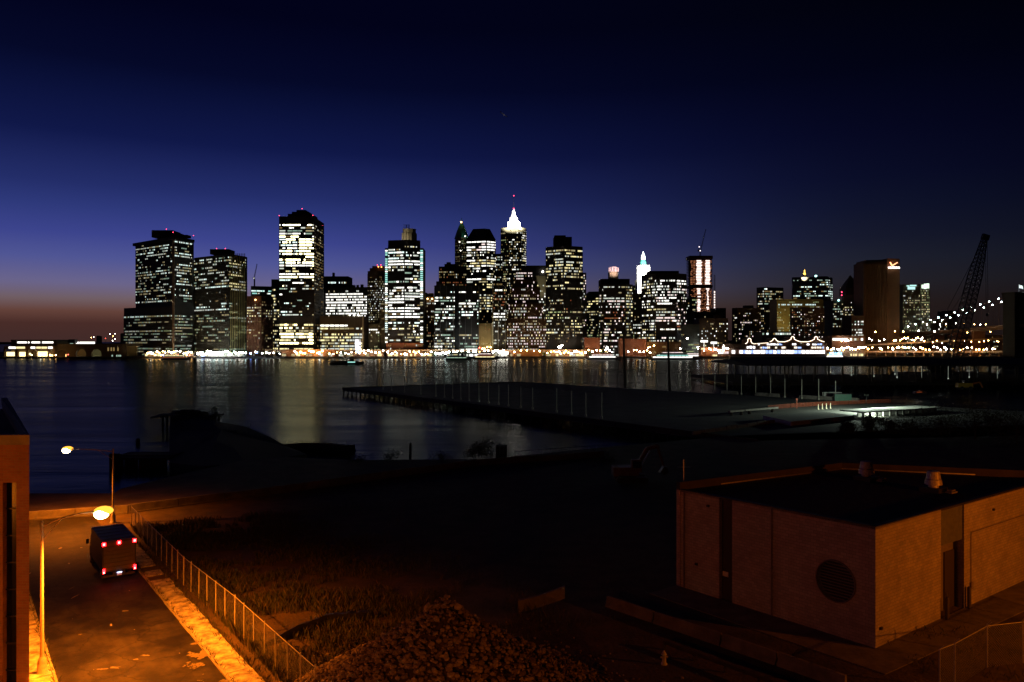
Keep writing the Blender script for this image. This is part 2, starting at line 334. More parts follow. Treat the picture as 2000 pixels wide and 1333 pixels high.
# ---------------------------------------------------------------- brick building on the left
def brick_building():
    c = Vector((XP(57, 42.5), 42.5)); zt = ZP(850, 42.5); d = Vector((-.575, .818)); l = Vector((-1, -.02))
    t = thing('brick_building', 'brick building at the street corner with a tall dark window strip', 'building', (c.x-5, c.y+5, 0))
    MBk = masonry('orange_brick', (.36, .17, .09), (.29, .13, .07), (.3, .24, .18), .42, .145, .7, .012)
    x0, x1 = XP(5, 42.5), XP(32, 42.5); zw = ZP(943, 42.5)
    p = lambda x: (x, c.y-(x-c.x)*(-.02)*0)
    mb = MB()
    # front wall in pieces round the window strip
    mb.prism([(x1, c.y), (c.x, c.y), (c.x-.3, c.y+.4), (x1, c.y+.4)], -1, zt-.55)
    mb.prism([(x0, c.y), (x1, c.y), (x1, c.y+.4), (x0, c.y+.4)], zw, zt-.55)
    mb.prism([(x0-22, c.y), (x0, c.y), (x0, c.y+.4), (x0-22, c.y+.4)], -1, zt-.55)
    e = c+d*34; mb.prism([(c.x, c.y), (e.x, e.y), (e.x-.4, e.y), (c.x-.4, c.y+.4)], -1, zt-.55)
    mb.prism([(c.x-.4, c.y+.4), (e.x-.4, e.y), (e.x-24, e.y), (x0-22, c.y+.4)], -1, zt-1.0)
    mb.build('wall', MBk, t, uv=True)
    mb = MB(); mb.prism([(x0-22, c.y-.06), (c.x+.06, c.y-.06), (e.x+.06, e.y), (e.x-.5, e.y), (c.x-.46, c.y+.5), (x0-22, c.y+.5)], zt-.55, zt); mb.build('coping', M_conc, t)
    w = MB(); w.quad((x0, c.y+.35, -1), (x1, c.y+.35, -1), (x1, c.y+.35, zw), (x0, c.y+.35, zw)); wo_ = w.build('window', M_glass, t)
    for k in range(9):
        z = zw-k*1.5; mb = MB(); mb.box(((x0+x1)/2, c.y+.3, z), (x1-x0, .08, .07)); mb.build('frame', M_black, wo_)
    # roof railing with ladder cage
    mb = MB(); q = c+d*13+Vector((-3.2, 0))
    for i in range(12):
        a = q+d*(i*1.1); mb.tube((a.x, a.y, zt-1), (a.x, a.y, zt+1.3), .03, 5)
    for z in (.1, .7, 1.3): mb.tube((q.x, q.y, zt+z), (q.x+d.x*12.1, q.y+d.y*12.1, zt+z), .03, 5)
    mb.build('roof_railing', M_gal, t)
brick_building()
# ---------------------------------------------------------------- box truck at the kerb
def truck():
    rc = G(233, 1112, 1.0); rc.z = 0; hd = math.atan2(D.y, D.x)
    t = thing('box_truck', 'dark box truck with lit red tail lights driving away down the street', 'truck', rc, rz=hd)
    T = Matrix.Translation(rc) @ Matrix.Rotation(hd, 4, 'Z')
    def B(mb, name, m, par=t):
        mb.v = [tuple(T @ Vector(v)) for v in mb.v]; return mb.build(name, m, par)
    M_bx = mat('truck_paint', (.02, .019, .018), .45, noise=.3, scale=1)
    mb = MB(); mb.box((3.0, 0, 2.15), (6.0, 2.45, 2.5)); 
    for k in range(5): mb.box((.6+k*1.2, 0, 3.42), (.06, 2.4, .04))
    bxo = B(mb, 'cargo_box', M_bx)
    mb = MB(); mb.box((-.02, 0, 3.33), (.08, 2.47, .16)); mb.box((-.02, 1.19, 2.1), (.08, .09, 2.4)); mb.box((-.02, -1.19, 2.1), (.08, .09, 2.4)); B(mb, 'rear_frame', M_black, bxo)
    mb = MB()
    for k in range(7): mb.box((-.025, 0, 1.15+k*.32), (.05, 2.25, .29))
    B(mb, 'rear_door', mat('roller_door', (.07, .06, .055), .5, noise=.2), bxo)
    mb = MB(); mb.box((4.2, 0, .72), (8.4, .9, .26)); mb.box((.05, 0, .55), (.12, 2.3, .16)); B(mb, 'chassis', M_black)
    mb = MB()
    pr = [(6.15, .55), (8.3, .55), (8.4, 1.25), (8.15, 1.4), (7.75, 2.4), (6.15, 2.5)]
    vs = [(x, -1.05, z) for x, z in pr]+[(x, 1.05, z) for x, z in pr]; n = len(pr)
    mb.add(vs, [tuple(range(n)), tuple(range(2*n-1, n-1, -1))]+[(i, n+i, n+(i+1) % n, (i+1) % n) for i in range(n)]); cb = B(mb, 'cab', M_bx)
    mb = MB(); mb.quad((8.17, -.95, 1.42), (8.17, .95, 1.42), (7.79, .9, 2.32), (7.79, -.9, 2.32)); B(mb, 'windscreen', M_glass, cb)
    for y in (-1.06, 1.06):
        mb = MB(); mb.quad((6.6, y, 1.45), (7.9, y, 1.45), (7.6, y, 2.25), (6.6, y, 2.25)); B(mb, 'side_window', M_glass, cb)
        mb = MB(); mb.box((7.9, y*1.2, 1.8), (.1, .22, .4)); B(mb, 'mirror', M_black, cb)
    for x in (1.6, 7.2):
        for y in (-.98, .98):
            mb = MB(); mb.tube((x, y-.15, .46), (x, y+.15, .46), .46, 18); w = B(mb, 'wheel', mat('tyre', (.02, .02, .02), .9))
            mb = MB(); mb.tube((x, y-.16, .46), (x, y+.16, .46), .24, 14); B(mb, 'rim', M_gal, w)
    M_t = emit('tail_light_red', (1, .004, .006), 40, True); M_tw = emit('tail_light_core', (1, .5, .45), 2.5)
    for y in (-1.13, 1.13):
        mb = MB(); mb.box((-.1, y, 1.02), (.07, .16, .34)); l = B(mb, 'tail_light', M_t, t)
        mb = MB(); mb.box((-.145, y, .93), (.02, .11, .15)); B(mb, 'bulb', M_tw, l)
    for y in (-1.12, .02, 1.12):
        mb = MB(); mb.box((-.085, y, 3.18), (.06, .24, .26)); l = B(mb, 'marker_light', M_t, t)
        mb = MB(); mb.box((-.125, y, 3.18), (.02, .15, .17)); B(mb, 'bulb', M_tw, l)
    mb = MB(); mb.box((-.05, 0, .62), (.03, .34, .18)); B(mb, 'licence_plate', mat('plate', (.6, .6, .65), .5), t)
    mb = MB(); mb.box((-.1, 0, .78), (.06, .36, .05)); B(mb, 'plate_lamp', emit('plate_lamp', (.55, .6, 1), 5, True), t)
truck()
# ---------------------------------------------------------------- chain-link fences
def wire_mat():
    m = bpy.data.materials.new('chain_link'); m.use_nodes = True; t = m.node_tree; b = t.nodes['Principled BSDF']
    b.inputs['Base Color'].default_value = (.45, .45, .45, 1); b.inputs['Metallic'].default_value = .8; b.inputs['Roughness'].default_value = .45; return m
M_wire = wire_mat()
def chain_fence(name, label, pts, h, step, cell=.16, lean=None, kink=False, wire=True):
    t = thing(name, label, 'fence', (pts[0][0], pts[0][1], 0)); mw = MB()
    for a, b in zip(pts, pts[1:]):
        a = Vector((a[0], a[1])); b = Vector((b[0], b[1])); L = (b-a).length; u = (b-a)/L; n = max(1, round(L/step))
        for i in range(n+1):
            p = a+u*L*i/n; mb = MB(); dx = random.uniform(-.03, .03)*(1 if lean else .3); hh = h+random.uniform(-.05, .1)
            mb.tube((p.x, p.y, 0), (p.x+dx, p.y, hh), .042, 7); mb.ball((p.x+dx, p.y, hh), .045, 0, 6, 4)
            if kink: mb.tube((p.x+dx, p.y, hh), (p.x+dx+u.y*.25, p.y-u.x*.25, hh+.3), .02, 5)
            mb.build('post', M_post, t)
        mb = MB(); mb.tube((a.x, a.y, h-.03), (b.x, b.y, h-.03), .022, 6); mb.build('rail', M_post, t)
        # woven wire: two families of thin diagonal strands
        if wire:
            k = -h
            while k < L:
                for sg in (1, -1):
                    s0, s1 = max(k, 0), min(k+h, L)
                    if s1 > s0:
                        z0, z1 = s0-k, s1-k
                        if sg < 0: z0, z1 = h-z0, h-z1
                        p, q = a+u*s0, a+u*s1; r = .006
                        mw.add([(p.x, p.y, z0-r), (q.x, q.y, z1-r), (q.x, q.y, z1+r), (p.x, p.y, z0+r)], [(0, 1, 2, 3)])
                k += cell
    if wire: tag(mw.build('wire_mesh', M_wire, t), kind='stuff')
    return t
chain_fence('chain_link_fence', 'chain-link fence with thin posts between pavement and weedy lot', [SR(-6, 2.75), SR(8, 2.7), SR(20, 2.2), SR(43, 2.4)], 2.25, 2.1, lean=True)
chain_fence('chain_link_fence', 'tall chain-link fence and gate beside the concrete block building', [(23.6, 42.4), (24.9, 43.2), (28.4, 45.9), (33.5, 47.2), (40, 52)], 2.5, 3.2, kink=True)
# ---------------------------------------------------------------- concrete block building with round vent
def block_building():
    ZT = 7.7; Np = Vector((23.0, 48.6)); f = Vector((-.619, .785)); e = Vector((.804, .595)); Lp = Np+f*16; Rp = Np+e*27.5
    Bp = Vector((30.3, 71.0)); Cp = Vector((44.4, 66.6))
    t = thing('block_building', 'low concrete block building with round vent and flat roof', 'building', (30, 60, 0))
    MK = masonry('pale_block', (.42, .36, .30), (.32, .275, .225), (.19, .165, .13), .42, .21, .5, .011, nz=.28)
    mb = MB(); nf = Vector((-f.y, f.x))*-1; nf = Vector((-.785, -.619)); ne = Vector((.595, -.804))
    def seg(p, d, n, a, b, z0, z1, th=.5, back=0):
        q0 = p+d*a-n*back; q1 = p+d*b-n*back; mb.prism([q0, q1, q1-n*th, q0-n*th], z0, z1)
    # left face: pieces round the strip; the vent is a round hole cut by a ring of quads
    ca, cz, cr = 2.66, 3.65, 1.32
    seg(Np, f, nf, ca+2.2, 10.75, 0, ZT); seg(Np, f, nf, 11.9, 16, 0, ZT)
    seg(Np, f, nf, .0, ca+2.2, 0, cz-2); seg(Np, f, nf, .0, ca+2.2, cz+2, ZT)
    def onf(a, z, dep=0): q = Np+f*a-nf*dep; return (q.x, q.y, z)
    # square panel (ca-2.66..ca+2.2) x (cz-2..cz+2) with a round opening
    a0, a1, z0, z1 = 0.0, ca+2.2, cz-2, cz+2; n = 32; out = []; inn = []; dp = []
    for i in range(n):
        an = 2*math.pi*i/n; cx_, cz_ = math.cos(an), math.sin(an)
        kx = ((a1-ca) if cx_ > 0 else (ca-a0))/max(abs(cx_), 1e-6); kz = 2/max(abs(cz_), 1e-6); k = min(kx, kz)
        out.append(onf(ca+cx_*k, cz+cz_*k)); inn.append(onf(ca+cx_*cr, cz+cz_*cr)); dp.append(onf(ca+cx_*cr, cz+cz_*cr, .45))
    vs = out+inn+dp; fs = []
    for i in range(n):
        j = (i+1) % n; fs += [(i, j, n+j, n+i), (n+i, n+j, 2*n+j, 2*n+i)]
    mb.add(vs, fs)
    for (aa, zz) in ((a0, z0), (a0, z1), (a1, z0), (a1, z1)):   # square corners of the panel
        best = sorted(range(n), key=lambda i: (Vector(out[i])-Vector(onf(aa, zz))).length)[:2]
        i, j = best; mb.add([onf(aa, zz), out[i], out[j]], [(0, 1, 2)])
    # right face round the door bay
    seg(Np, e, ne, 0.0, 8.8, 0, ZT); seg(Np, e, ne, 12.36, 27.5, 0, ZT)
    # back walls with parapet
    def wall2(p, q, z1, th=.4):
        d = (q-p).normalized(); nn = Vector((d.y, -d.x)); mb.prism([p, q, q+nn*th, p+nn*th], 0, z1)
    wall2(Lp, Bp, ZT-.03); wall2(Bp, Cp, ZT-.03)
    w = mb.build('wall', MK, t, uv=True)
    mb = MB()
    def wall3(p, q): d_ = (q-p).normalized(); nn = Vector((d_.y, -d_.x)); mb.prism([p, q, q+nn*.4, p+nn*.4], ZT-.03, ZT+.62)
    wall3(Lp, Bp); wall3(Bp, Cp); mb.build('parapet', mat('parapet_block', (.045, .032, .025), .9, noise=.4, scale=1), t)
    # fill: recessed backs
    mb = MB(); 
    q0, q1 = Np+f*10.7-nf*.35, Np+f*11.95-nf*.35; mb.quad((q0.x, q0.y, 0), (q1.x, q1.y, 0), (q1.x, q1.y, ZT), (q0.x, q0.y, ZT)); mb.build('recessed_panel', mat('dark_panel', (.03, .022, .018), .7), t)
    mb = MB(); q = Np+f*11.55-nf*.3; mb.box((q.x, q.y, 1.95), (.5, .04, .36), math.atan2(f.y, f.x)); mb.build('notice_plate', mat('notice', (.7, .66, .58), .5), t)
    # vent louvres
    vt = MB(); q = Np+f*ca-nf*.44
    vt.add([onf(ca+math.cos(2*math.pi*i/32)*(cr+.02), cz+math.sin(2*math.pi*i/32)*(cr+.02), .46) for i in range(32)], [tuple(range(32))]); vo = vt.build('round_vent', M_black, t)
    for k in range(-6, 7):
        zz = cz+k*.2; hw = math.sqrt(max(cr*cr-(k*.2)**2, 0))-.03
        if hw > .1:
            q = Np+f*ca-nf*.3; mb = MB(); mb.box((q.x, q.y, zz), (hw*2, .16, .03), math.atan2(f.y, f.x), rx=.6); mb.build('louvre', mat('vent_metal', (.24, .2, .17), .6, .1), vo)
    mb = MB(); rr = [(Np+f*(ca+math.cos(2*math.pi*i/32)*(cr+.04))+nf*.05) for i in range(33)]; mb.path([(p.x, p.y, cz+math.sin(2*math.pi*i/32)*(cr+.04)) for i, p in enumerate(rr)], .055, 6); mb.build('vent_ring', mat('ring_metal', (.16, .13, .1), .5, .3), t)
    for aa in (7.4, 15.2): q = Np+f*aa+nf*.08; mb = MB(); mb.tube((q.x, q.y, .1), (q.x, q.y, ZT-.1), .055, 7); [mb.box((q.x, q.y, zz), (.16, .16, .06)) for zz in (1.2, 3.4, 5.6)]; mb.build('downpipe', mat('pipe_paint', (.2, .16, .12), .6), t)
    q0, q1 = Np+e*13.4+ne*.05, Np+e*26+ne*.05; mb = MB(); mb.tube((q0.x, q0.y, 5.4), (q1.x, q1.y, 5.4), .03, 5); mb.tube((q0.x, q0.y, 5.4), (q0.x, q0.y, 1.6), .03, 5); mb.box((q0.x, q0.y, 1.5), (.35, .18, .5), .64); mb.build('conduit', MAT['pipe_paint'], t)
    # door bay
    q0, q1 = Np+e*8.75-ne*.14, Np+e*12.4-ne*.14; mb = MB()
    k = 26
    for i in range(k):
        a = q0+(q1-q0)*i/k; b = q0+(q1-q0)*(i+.7)/k; mb.prism([a, b, b-ne*.1, a-ne*.1], 5.05, ZT-.02)
    mb.prism([q0-ne*.1, q1-ne*.1, q1-ne*.2, q0-ne*.2], 5.0, ZT-.02); mb.build('metal_panel', mat('ribbed_metal', (.32, .34, .30), .45, .5, noise=.3), t)
    q0, q1 = Np+e*8.75-ne*.75, Np+e*12.4-ne*.75; mb = MB(); mb.prism([q0, q1, q1-ne*.1, q0-ne*.1], 0, 5.05)
    mb.prism([Np+e*8.8-ne*.5, Np+e*8.8-ne*.9, Np+e*8.7-ne*.9, Np+e*8.7-ne*.5], 0, 5.05); mb.prism([Np+e*12.4-ne*.5, Np+e*12.4-ne*.9, Np+e*12.5-ne*.9, Np+e*12.5-ne*.5], 0, 5.05)
    mb.build('door_recess', mat('recess', (.2, .17, .14), .8, noise=.3), t)
    mb = MB(); a, b = Np+e*10.8-ne*.66, Np+e*12.3-ne*.66; mb.prism([a, b, b-ne*.07, a-ne*.07], .05, 4.2); dr = mb.build('door', mat('door_paint', (.05, .04, .035), .5), t)
    mb = MB(); h_ = Np+e*11-ne*.6; mb.tube((h_.x, h_.y, 1.0), (h_.x, h_.y, 1.3), .03, 6); mb.build('handle', M_gal, dr)
    # roof
    mb = MB(); mb.prism([Np, Rp, Cp, Bp, Lp][::1], ZT-.12, ZT-.02); mb.build('roof', mat('roof_felt', (.03, .027, .025), .9, noise=.5, scale=.4, bump=.3), t)
    mb = MB(); 
    for p, q, n in ((Np, Lp, nf), (Np, Rp, ne)):
        mb.prism([p+n*.05, q+n*.05, q-n*.35, p-n*.35], ZT+.001 if n is nf else ZT+.004, ZT+.07)
    mb.build('roof_edge', M_black, t)
    mb = MB()
    for p, q in ((Lp+(Bp-Lp)*.22, Bp), (Bp, Bp+(Cp-Bp)*.74)):
        d = (q-p).normalized(); nn = Vector((d.y, -d.x)); mb.prism([p+nn*.42, q+nn*.42, q+nn*.5, p+nn*.5], ZT+.05, ZT+.14)
    mb.build('roof_flashing', mat('bright_flashing', (.7, .66, .6), .3, 1, noise=.3), t)
    # two ventilators
    for px, py in ((1692, 938), (1823, 960)):
        Yv = (H-ZT)*F/(py-CY); c = (XP(px, Yv), Yv, ZT)
        vo = thing('roof_ventilator', 'ribbed metal roof ventilator '+('nearest the rear parapet' if px < 1700 else 'nearest the door side, right of the other one'), 'roof ventilator', c, 'roof ventilators')
        mb = MB(); mb.box((c[0], c[1], ZT+.16), (1.5, 1.5, .36), .63); mb.build('curb', M_black, vo)
        mb = MB(); mb.lathe([(.38, .3), (.38, .5), (.64, .55), (.58, .95)], c, 24, smooth=False); mb.build('skirt', mat('vent_steel', (.5, .43, .3), .4, .12, noise=.5, scale=6), vo)
        mb = MB(); mb.lathe([(.48, .95), (.54, 1.0), (.45, 1.55), (.4, 1.6)], c, 24, smooth=False); mb.build('cap', MAT['vent_steel'], vo)
        mb = MB(); p = Vector(c)+Vector((.9, -.9, .12)); mb.box(p, (.9, .5, .12), .6); mb.box(p+Vector((0, 0, .14)), (.7, .36, .1), .7); mb.build('paver', M_concd, vo)
    # small fittings
    for d, n, a, z in ((f, nf, 12.9, 6.9), (f, nf, 14, 2.2), (e, ne, 17.2, 6.6), (e, ne, .6, 1.2)):
        q = Np+d*a+n*.06; mb = MB(); mb.box((q.x, q.y, z), (.22, .14, .16), math.atan2(d.y, d.x)); mb.build('wall_fitting', M_black, t)
    mb = MB(); mb.prism([Np+nf*3.2+ne*2.2, Rp+ne*3.2, Rp+ne*.0, Np, Lp, Lp+nf*3.2], 0, .06); tag(mb.build('apron_pavement', mat('apron', (.2, .17, .14), .9, noise=.5, scale=.7, bump=.4)), kind='structure')
    mb = MB(); q = Vector((13.9, 62.2)); mb.tube((q.x, q.y, 0), (q.x, q.y, ZT+2.2), .04, 6); mb.tube((q.x-.55, q.y, ZT+1.6), (q.x+.55, q.y, ZT+1.6), .025, 5)
    tag(mb.build('antenna_mast', M_gal), 'thin cross-shaped antenna mast at the rear corner of the block building', 'antenna')
    for px, py, lb in ((1850, 1212, 'steel bollard standing nearer the building corner by the door recess'), (1893, 1190, 'steel bollard on the far side of the door recess')):
        g = G(px, py); mb = MB(); mb.lathe([(.14, 0), (.14, 1.5), (.11, 1.6), (.03, 1.65)], g, 12); tag(mb.build('bollard', mat('bollard', (.05, .04, .03), .6, noise=.4)), lb, 'bollard', 'bollards by the door')
block_building()
# ---------------------------------------------------------------- rubble pile, debris, barriers
def rubble():
    random.seed(11); c = Vector((-3.6, 41.0)); hgt = 5.9; rad = 9.2
    t = thing('rubble_pile', 'tall conical heap of broken stone and rubble in the dark lot', 'rubble pile', (c.x, c.y, 0))
    M_s = [mat('rubble_stone_%d' % i, cc, .9, noise=.4, scale=3, bump=.5) for i, cc in enumerate([(.30, .23, .17), (.2, .15, .11), (.4, .32, .24)])]
    def prof(r): return hgt*(1-r/rad)*(1-.10*math.sin(r/rad*math.pi*1.0)) if r < rad else 0
    mb = MB(); n, m = 56, 22
    for j in range(m+1):
        for i in range(n):
            a = 2*math.pi*i/n; r = rad*1.02*j/m
            mb.v.append((c.x+math.cos(a)*r, c.y+math.sin(a)*r*.95, prof(r)-.25+random.uniform(-.12, .12)))
    for j in range(m):
        for i in range(n): mb.f.append((j*n+i, j*n+(i+1) % n, (j+1)*n+(i+1) % n, (j+1)*n+i)); mb.m.append(0); mb.sm.append(False)
    mb.build('heap_core', M_dirt, t)
    shapes = []
    for k in range(7):
        bm = bmesh.new(); bmesh.ops.create_icosphere(bm, subdivisions=1, radius=1)
        for v in bm.verts: v.co = Vector((v.co.x*random.uniform(.75, 1.2), v.co.y*random.uniform(.6, 1), v.co.z*random.uniform(.45, .8)))
        me = bpy.data.meshes.new('stone'); bm.to_mesh(me); bm.free(); me.materials.append(M_s[k % 3]); shapes.append(me)
    def spot():
        a = random.uniform(0, 2*math.pi); r = rad*math.sqrt(random.uniform(0, 1.1)); 
        return a, r, Vector((c.x+math.cos(a)*r+random.gauss(0, .1), c.y+math.sin(a)*r*.95, prof(r)))
    cnt = 0
    while cnt < 300:
        a, r, p = spot()
        if math.sin(a) > .55: continue
        o = bpy.data.objects.new('stone', random.choice(shapes)); S.collection.objects.link(o)
        s = random.uniform(.12, .25); o.scale = (s*random.uniform(.8, 1.4), s, s); o.location = p+Vector((0, 0, .03)); o.rotation_euler = (random.uniform(-.9, .9), random.uniform(-.9, .9), random.uniform(0, 6.3)); setp(o, t); cnt += 1
    mb = MB()
    base = [([v.co.copy() for v in me.vertices], [tuple(p.vertices) for p in me.polygons]) for me in shapes]
    for k in range(9500):
        a, r, p = spot(); s = min(.24, max(.05, random.lognormvariate(-2.3, .42)))
        vs, fs = base[k % 7]; E = Matrix.Rotation(random.uniform(0, 6.3), 3, 'Z') @ Matrix.Rotation(random.uniform(-1, 1), 3, 'X')
        mb.add([p+E @ (v*s) for v in vs], fs, k % 3)
    tag(mb.build('small_stones', M_s, t), kind='stuff')
    mb = MB()
    for k in range(900):
        a = random.uniform(0, 6.3); r = rad+abs(random.gauss(0, 1.6)); p = Vector((c.x+math.cos(a)*r, c.y+math.sin(a)*r*.95, .02)); s = random.uniform(.04, .14)
        vs, fs = base[k % 7]; E = Matrix.Rotation(random.uniform(0, 6.3), 3, 'Z'); mb.add([p+E @ (v*s) for v in vs], fs, k % 3)
    tag(mb.build('scattered_rubble', M_s), kind='stuff')
rubble()
def curved_slab():
    t = thing('curved_slab', 'curved broken concrete slab lying behind the rubble heap', 'slab', (2, 55, 0))
    mb = MB(); n = 14
    for i in range(n+1):
        q = i/n; x = XP(1012, 55)+q*(XP(1104, 55)-XP(1012, 55)); y = 55+.6*math.sin(q*2.5); b = .15+.9*q*q
        mb.v += [(x, y, b-.1), (x, y, b+.75), (x, y+.3, b+.75), (x, y+.3, b-.1)]
    for i in range(n):
        k = i*4
        for j in range(4): mb.f.append((k+j, k+4+j, k+4+(j+1) % 4, k+(j+1) % 4)); mb.m.append(0); mb.sm.append(False)
    mb.build('slab_body', M_concd, t)
    mb = MB()
    for k in range(6): p = (XP(1104, 55)-.1+.02*k, 55.5, .9+.12*k); mb.tube(p, (p[0]+random.uniform(.3, .7), 55.4+random.uniform(-.2, .2), p[2]+random.uniform(0, .2)), .015, 4)
    mb.build('bent_rebar', M_black, t)
curved_slab()
def barriers():
    A, B = Vector((7.0, 56.6)), Vector((18.6, 43.4)); d = (B-A).normalized(); n = Vector((d.y, -d.x)); L = (B-A).length; s = 0; k = 0
    LB = ['low concrete barrier farthest up the line towards the dark lot', 'low concrete barrier in the middle of the line beside the block building', 'low concrete barrier next to the nearest one in the line', 'nearest low concrete barrier running out of the picture bottom']
    ln = [4.4, 5.4, 3.9, 4.2]
    for k in range(4):
        a, b = s+.06, s+ln[k]-.06; s += ln[k]; dz = random.uniform(-.05, .05); mb = MB(); P0, P1 = A+d*a, A+d*b
        pr = [(-.3, 0), (.3, 0), (.28, .1), (.14, .32), (.1, .74), (-.1, .74), (-.14, .32), (-.28, .1)]
        vs = [(P0.x+n.x*o, P0.y+n.y*o, z+dz*(z > .2)) for o, z in pr]+[(P1.x+n.x*o, P1.y+n.y*o, z-dz*(z > .2)) for o, z in pr]; m = len(pr)
        mb.add(vs, [tuple(range(m-1, -1, -1)), tuple(range(m, 2*m))]+[(i, (i+1) % m, m+(i+1) % m, m+i) for i in range(m)])
        tag(mb.build('concrete_barrier', M_concd), LB[k], 'barrier', 'concrete barriers beside the block building')
    A = Vector((9.6, 48.6)); mb = MB(); t = thing('guard_rail', 'long low timber rail on short posts in front of the barriers', 'rail', (A.x, A.y, 0))
    e = A+d*9; mb.slab((A.x, A.y), (e.x, e.y), -.08, .08, .35, .55); mb.build('rail', M_timber, t)
    for k in range(5): q = A+d*(k*2.2+.1); mb = MB(); mb.box((q.x, q.y, .2), (.15, .15, .4)); mb.build('post', M_timber, t)
    g = G(1297, 1298); t = thing('hydrant', 'small pale hydrant standing in the dark by the timber rail', 'hydrant', g)
    mb = MB(); mb.lathe([(.2, 0), (.2, .06), (.13, .1), (.12, .55), (.16, .58), (.16, .63), (.12, .68), (.05, .8), (.03, .84)], g, 12); mb.build('barrel', mat('hydrant_paint', (.55, .5, .42), .5, noise=.3), t)
    for s_ in (-1, 1): mb = MB(); mb.tube(g+Vector((0, 0, .45)), g+Vector((.22*s_, -.05, .45)), .06, 8); mb.build('outlet', MAT['hydrant_paint'], t)
barriers()
def low_wall():
    P = [G(40, 1017), G(250, 1003), G(600, 956), G(930, 909), G(1180, 893)]
    t = thing('low_wall', 'long low concrete wall along the back of the vacant lot', 'wall', P[1])
    for a, b in zip(P, P[1:]):
        L = (b-a).length; n = max(1, round(L/5.5))
        for i in range(n):
            p, q = a+(b-a)*(i/n), a+(b-a)*((i+1)/n); u = (q-p).normalized()*.03; mb = MB()
            mb.slab((p+u).xy, (q-u).xy, -.15, .15, 0, .95+random.uniform(-.05, .05)); mb.slab((p+u).xy, (q-u).xy, .15, .3, 0, .2); mb.build('panel', M_concd, t)
low_wall()
def weeds():
    random.seed(21); mb = MB(); inside = lambda s, r: True
    def blade(p, h, w, lean):
        a = random.uniform(0, 6.3); dx, dy = math.cos(a)*w, math.sin(a)*w; b = random.uniform(0, 6.3); lx, ly = math.cos(b)*lean*h, math.sin(b)*lean*h
        mi = 0 if random.random() < .7 else 1
        mb.add([(p[0]-dx, p[1]-dy, 0), (p[0]+dx, p[1]+dy, 0), (p[0]+dx*.6+lx*.4, p[1]+dy*.6+ly*.4, h*.6), (p[0]+lx, p[1]+ly, h)], [(0, 1, 2), (0, 2, 3)], mi)
    from mathutils import noise
    k = 0
    while k < 33000:
        s = random.uniform(-6, 42); r = 2.3+abs(random.gauss(0, 8.5))
        if r > 30: continue
        p = SR(s, r); nv = noise.noise(Vector((p.x*.22, p.y*.22, 0)))+.5*noise.noise(Vector((p.x*.8, p.y*.8, 3)))
        if nv < -.12 and r > 3.4: k += .25; continue
        if (p.xy-Vector((-3.6, 41))).length < 9: k += .3; continue
        blade(p, random.uniform(.2, .6)*(1+max(nv, 0)*.8)*(1.3 if r < 4.5 else 1), random.uniform(.012, .03), random.uniform(.1, .6)); k += 1
    for q in range(5200):
        s = random.uniform(-20, 36); r = random.choice((random.gauss(1.6, .2), random.gauss(1.75, .12), random.gauss(.14, .06), random.gauss(-8.0, .08), random.gauss(2.5, .3)))
        blade(SR(s, r), random.uniform(.08, .4), random.uniform(.012, .025), .6)
    for q in range(2500):
        p = Vector((random.uniform(24, 40), random.uniform(40, 52), 0)); 
        if noise.noise(Vector((p.x*.4, p.y*.4, 9))) > 0: blade(p, random.uniform(.1, .45), .02, .6)
    tag(mb.build('grass', [mat('weed_green', (.035, .045, .015), .7), mat('weed_dry', (.085, .065, .03), .8)]), 'rough weeds and dry grass covering the vacant lot', 'grass', kind='stuff')
weeds()
def sand():
    random.seed(4); mb = MB()
    from mathutils import noise
    for k in range(9000):
        s_ = random.uniform(-9, 7); r_ = -abs(random.gauss(0, .55)); 
        if noise.noise(Vector((s_*.7, r_*1.5, 2)))+.25*noise.noise(Vector((s_*3, r_*3, 5))) < .02+abs(r_)*.16: continue
        n = 6; c = SR(s_, r_); a0 = random.random()*6; q = random.uniform(.02, .075); z = .055+random.uniform(0, .012)
        vs = [(c.x+math.cos(a0+i)*q*random.uniform(.7, 1.2), c.y+math.sin(a0+i)*q*random.uniform(.7, 1.2), z) for i in range(n)]
        mb.add(vs+[(c.x, c.y, z+.02)], [(i, (i+1) % n, n) for i in range(n)])
    tag(mb.build('sand', mat('spilled_sand', (.2, .17, .125), .95, noise=.3, scale=8)), 'pale sand and grit washed over the kerb into the gutter', 'sand', kind='stuff')
sand()
def bank():
    P = [G(520, 1262), G(640, 1222), G(760, 1200)]
    mb = MB(); n = 24; rows = []
    for i in range(n+1):
        q = i/n*2; a = P[int(min(q, 1.999))]; b = P[int(min(q, 1.999))+1]; p = a+(b-a)*(q-int(min(q, 1.999))); h = .75*math.sin(math.pi*min(1, .1+i/n*.9))+random.uniform(-.08, .08)
        rows.append([(p.x, p.y-.35, -.01), (p.x, p.y-.12, max(.05, h)), (p.x+.1, p.y+.5, max(.05, h*.9)), (p.x+.2, p.y+1.8, -.01)])
    for r_ in rows: mb.v += r_
    for i in range(n):
        for j in range(3): k = i*4+j; mb.f.append((k, k+4, k+5, k+1)); mb.m.append(0); mb.sm.append(False)
    tag(mb.build('earth_bank', mat('bank_shade', (.008, .008, .008), .6)), 'low earth bank with painted-in black shade between weeds and rubble heap', 'earth_bank')  # earth bank; near-black colour paints the shade on its face
bank()
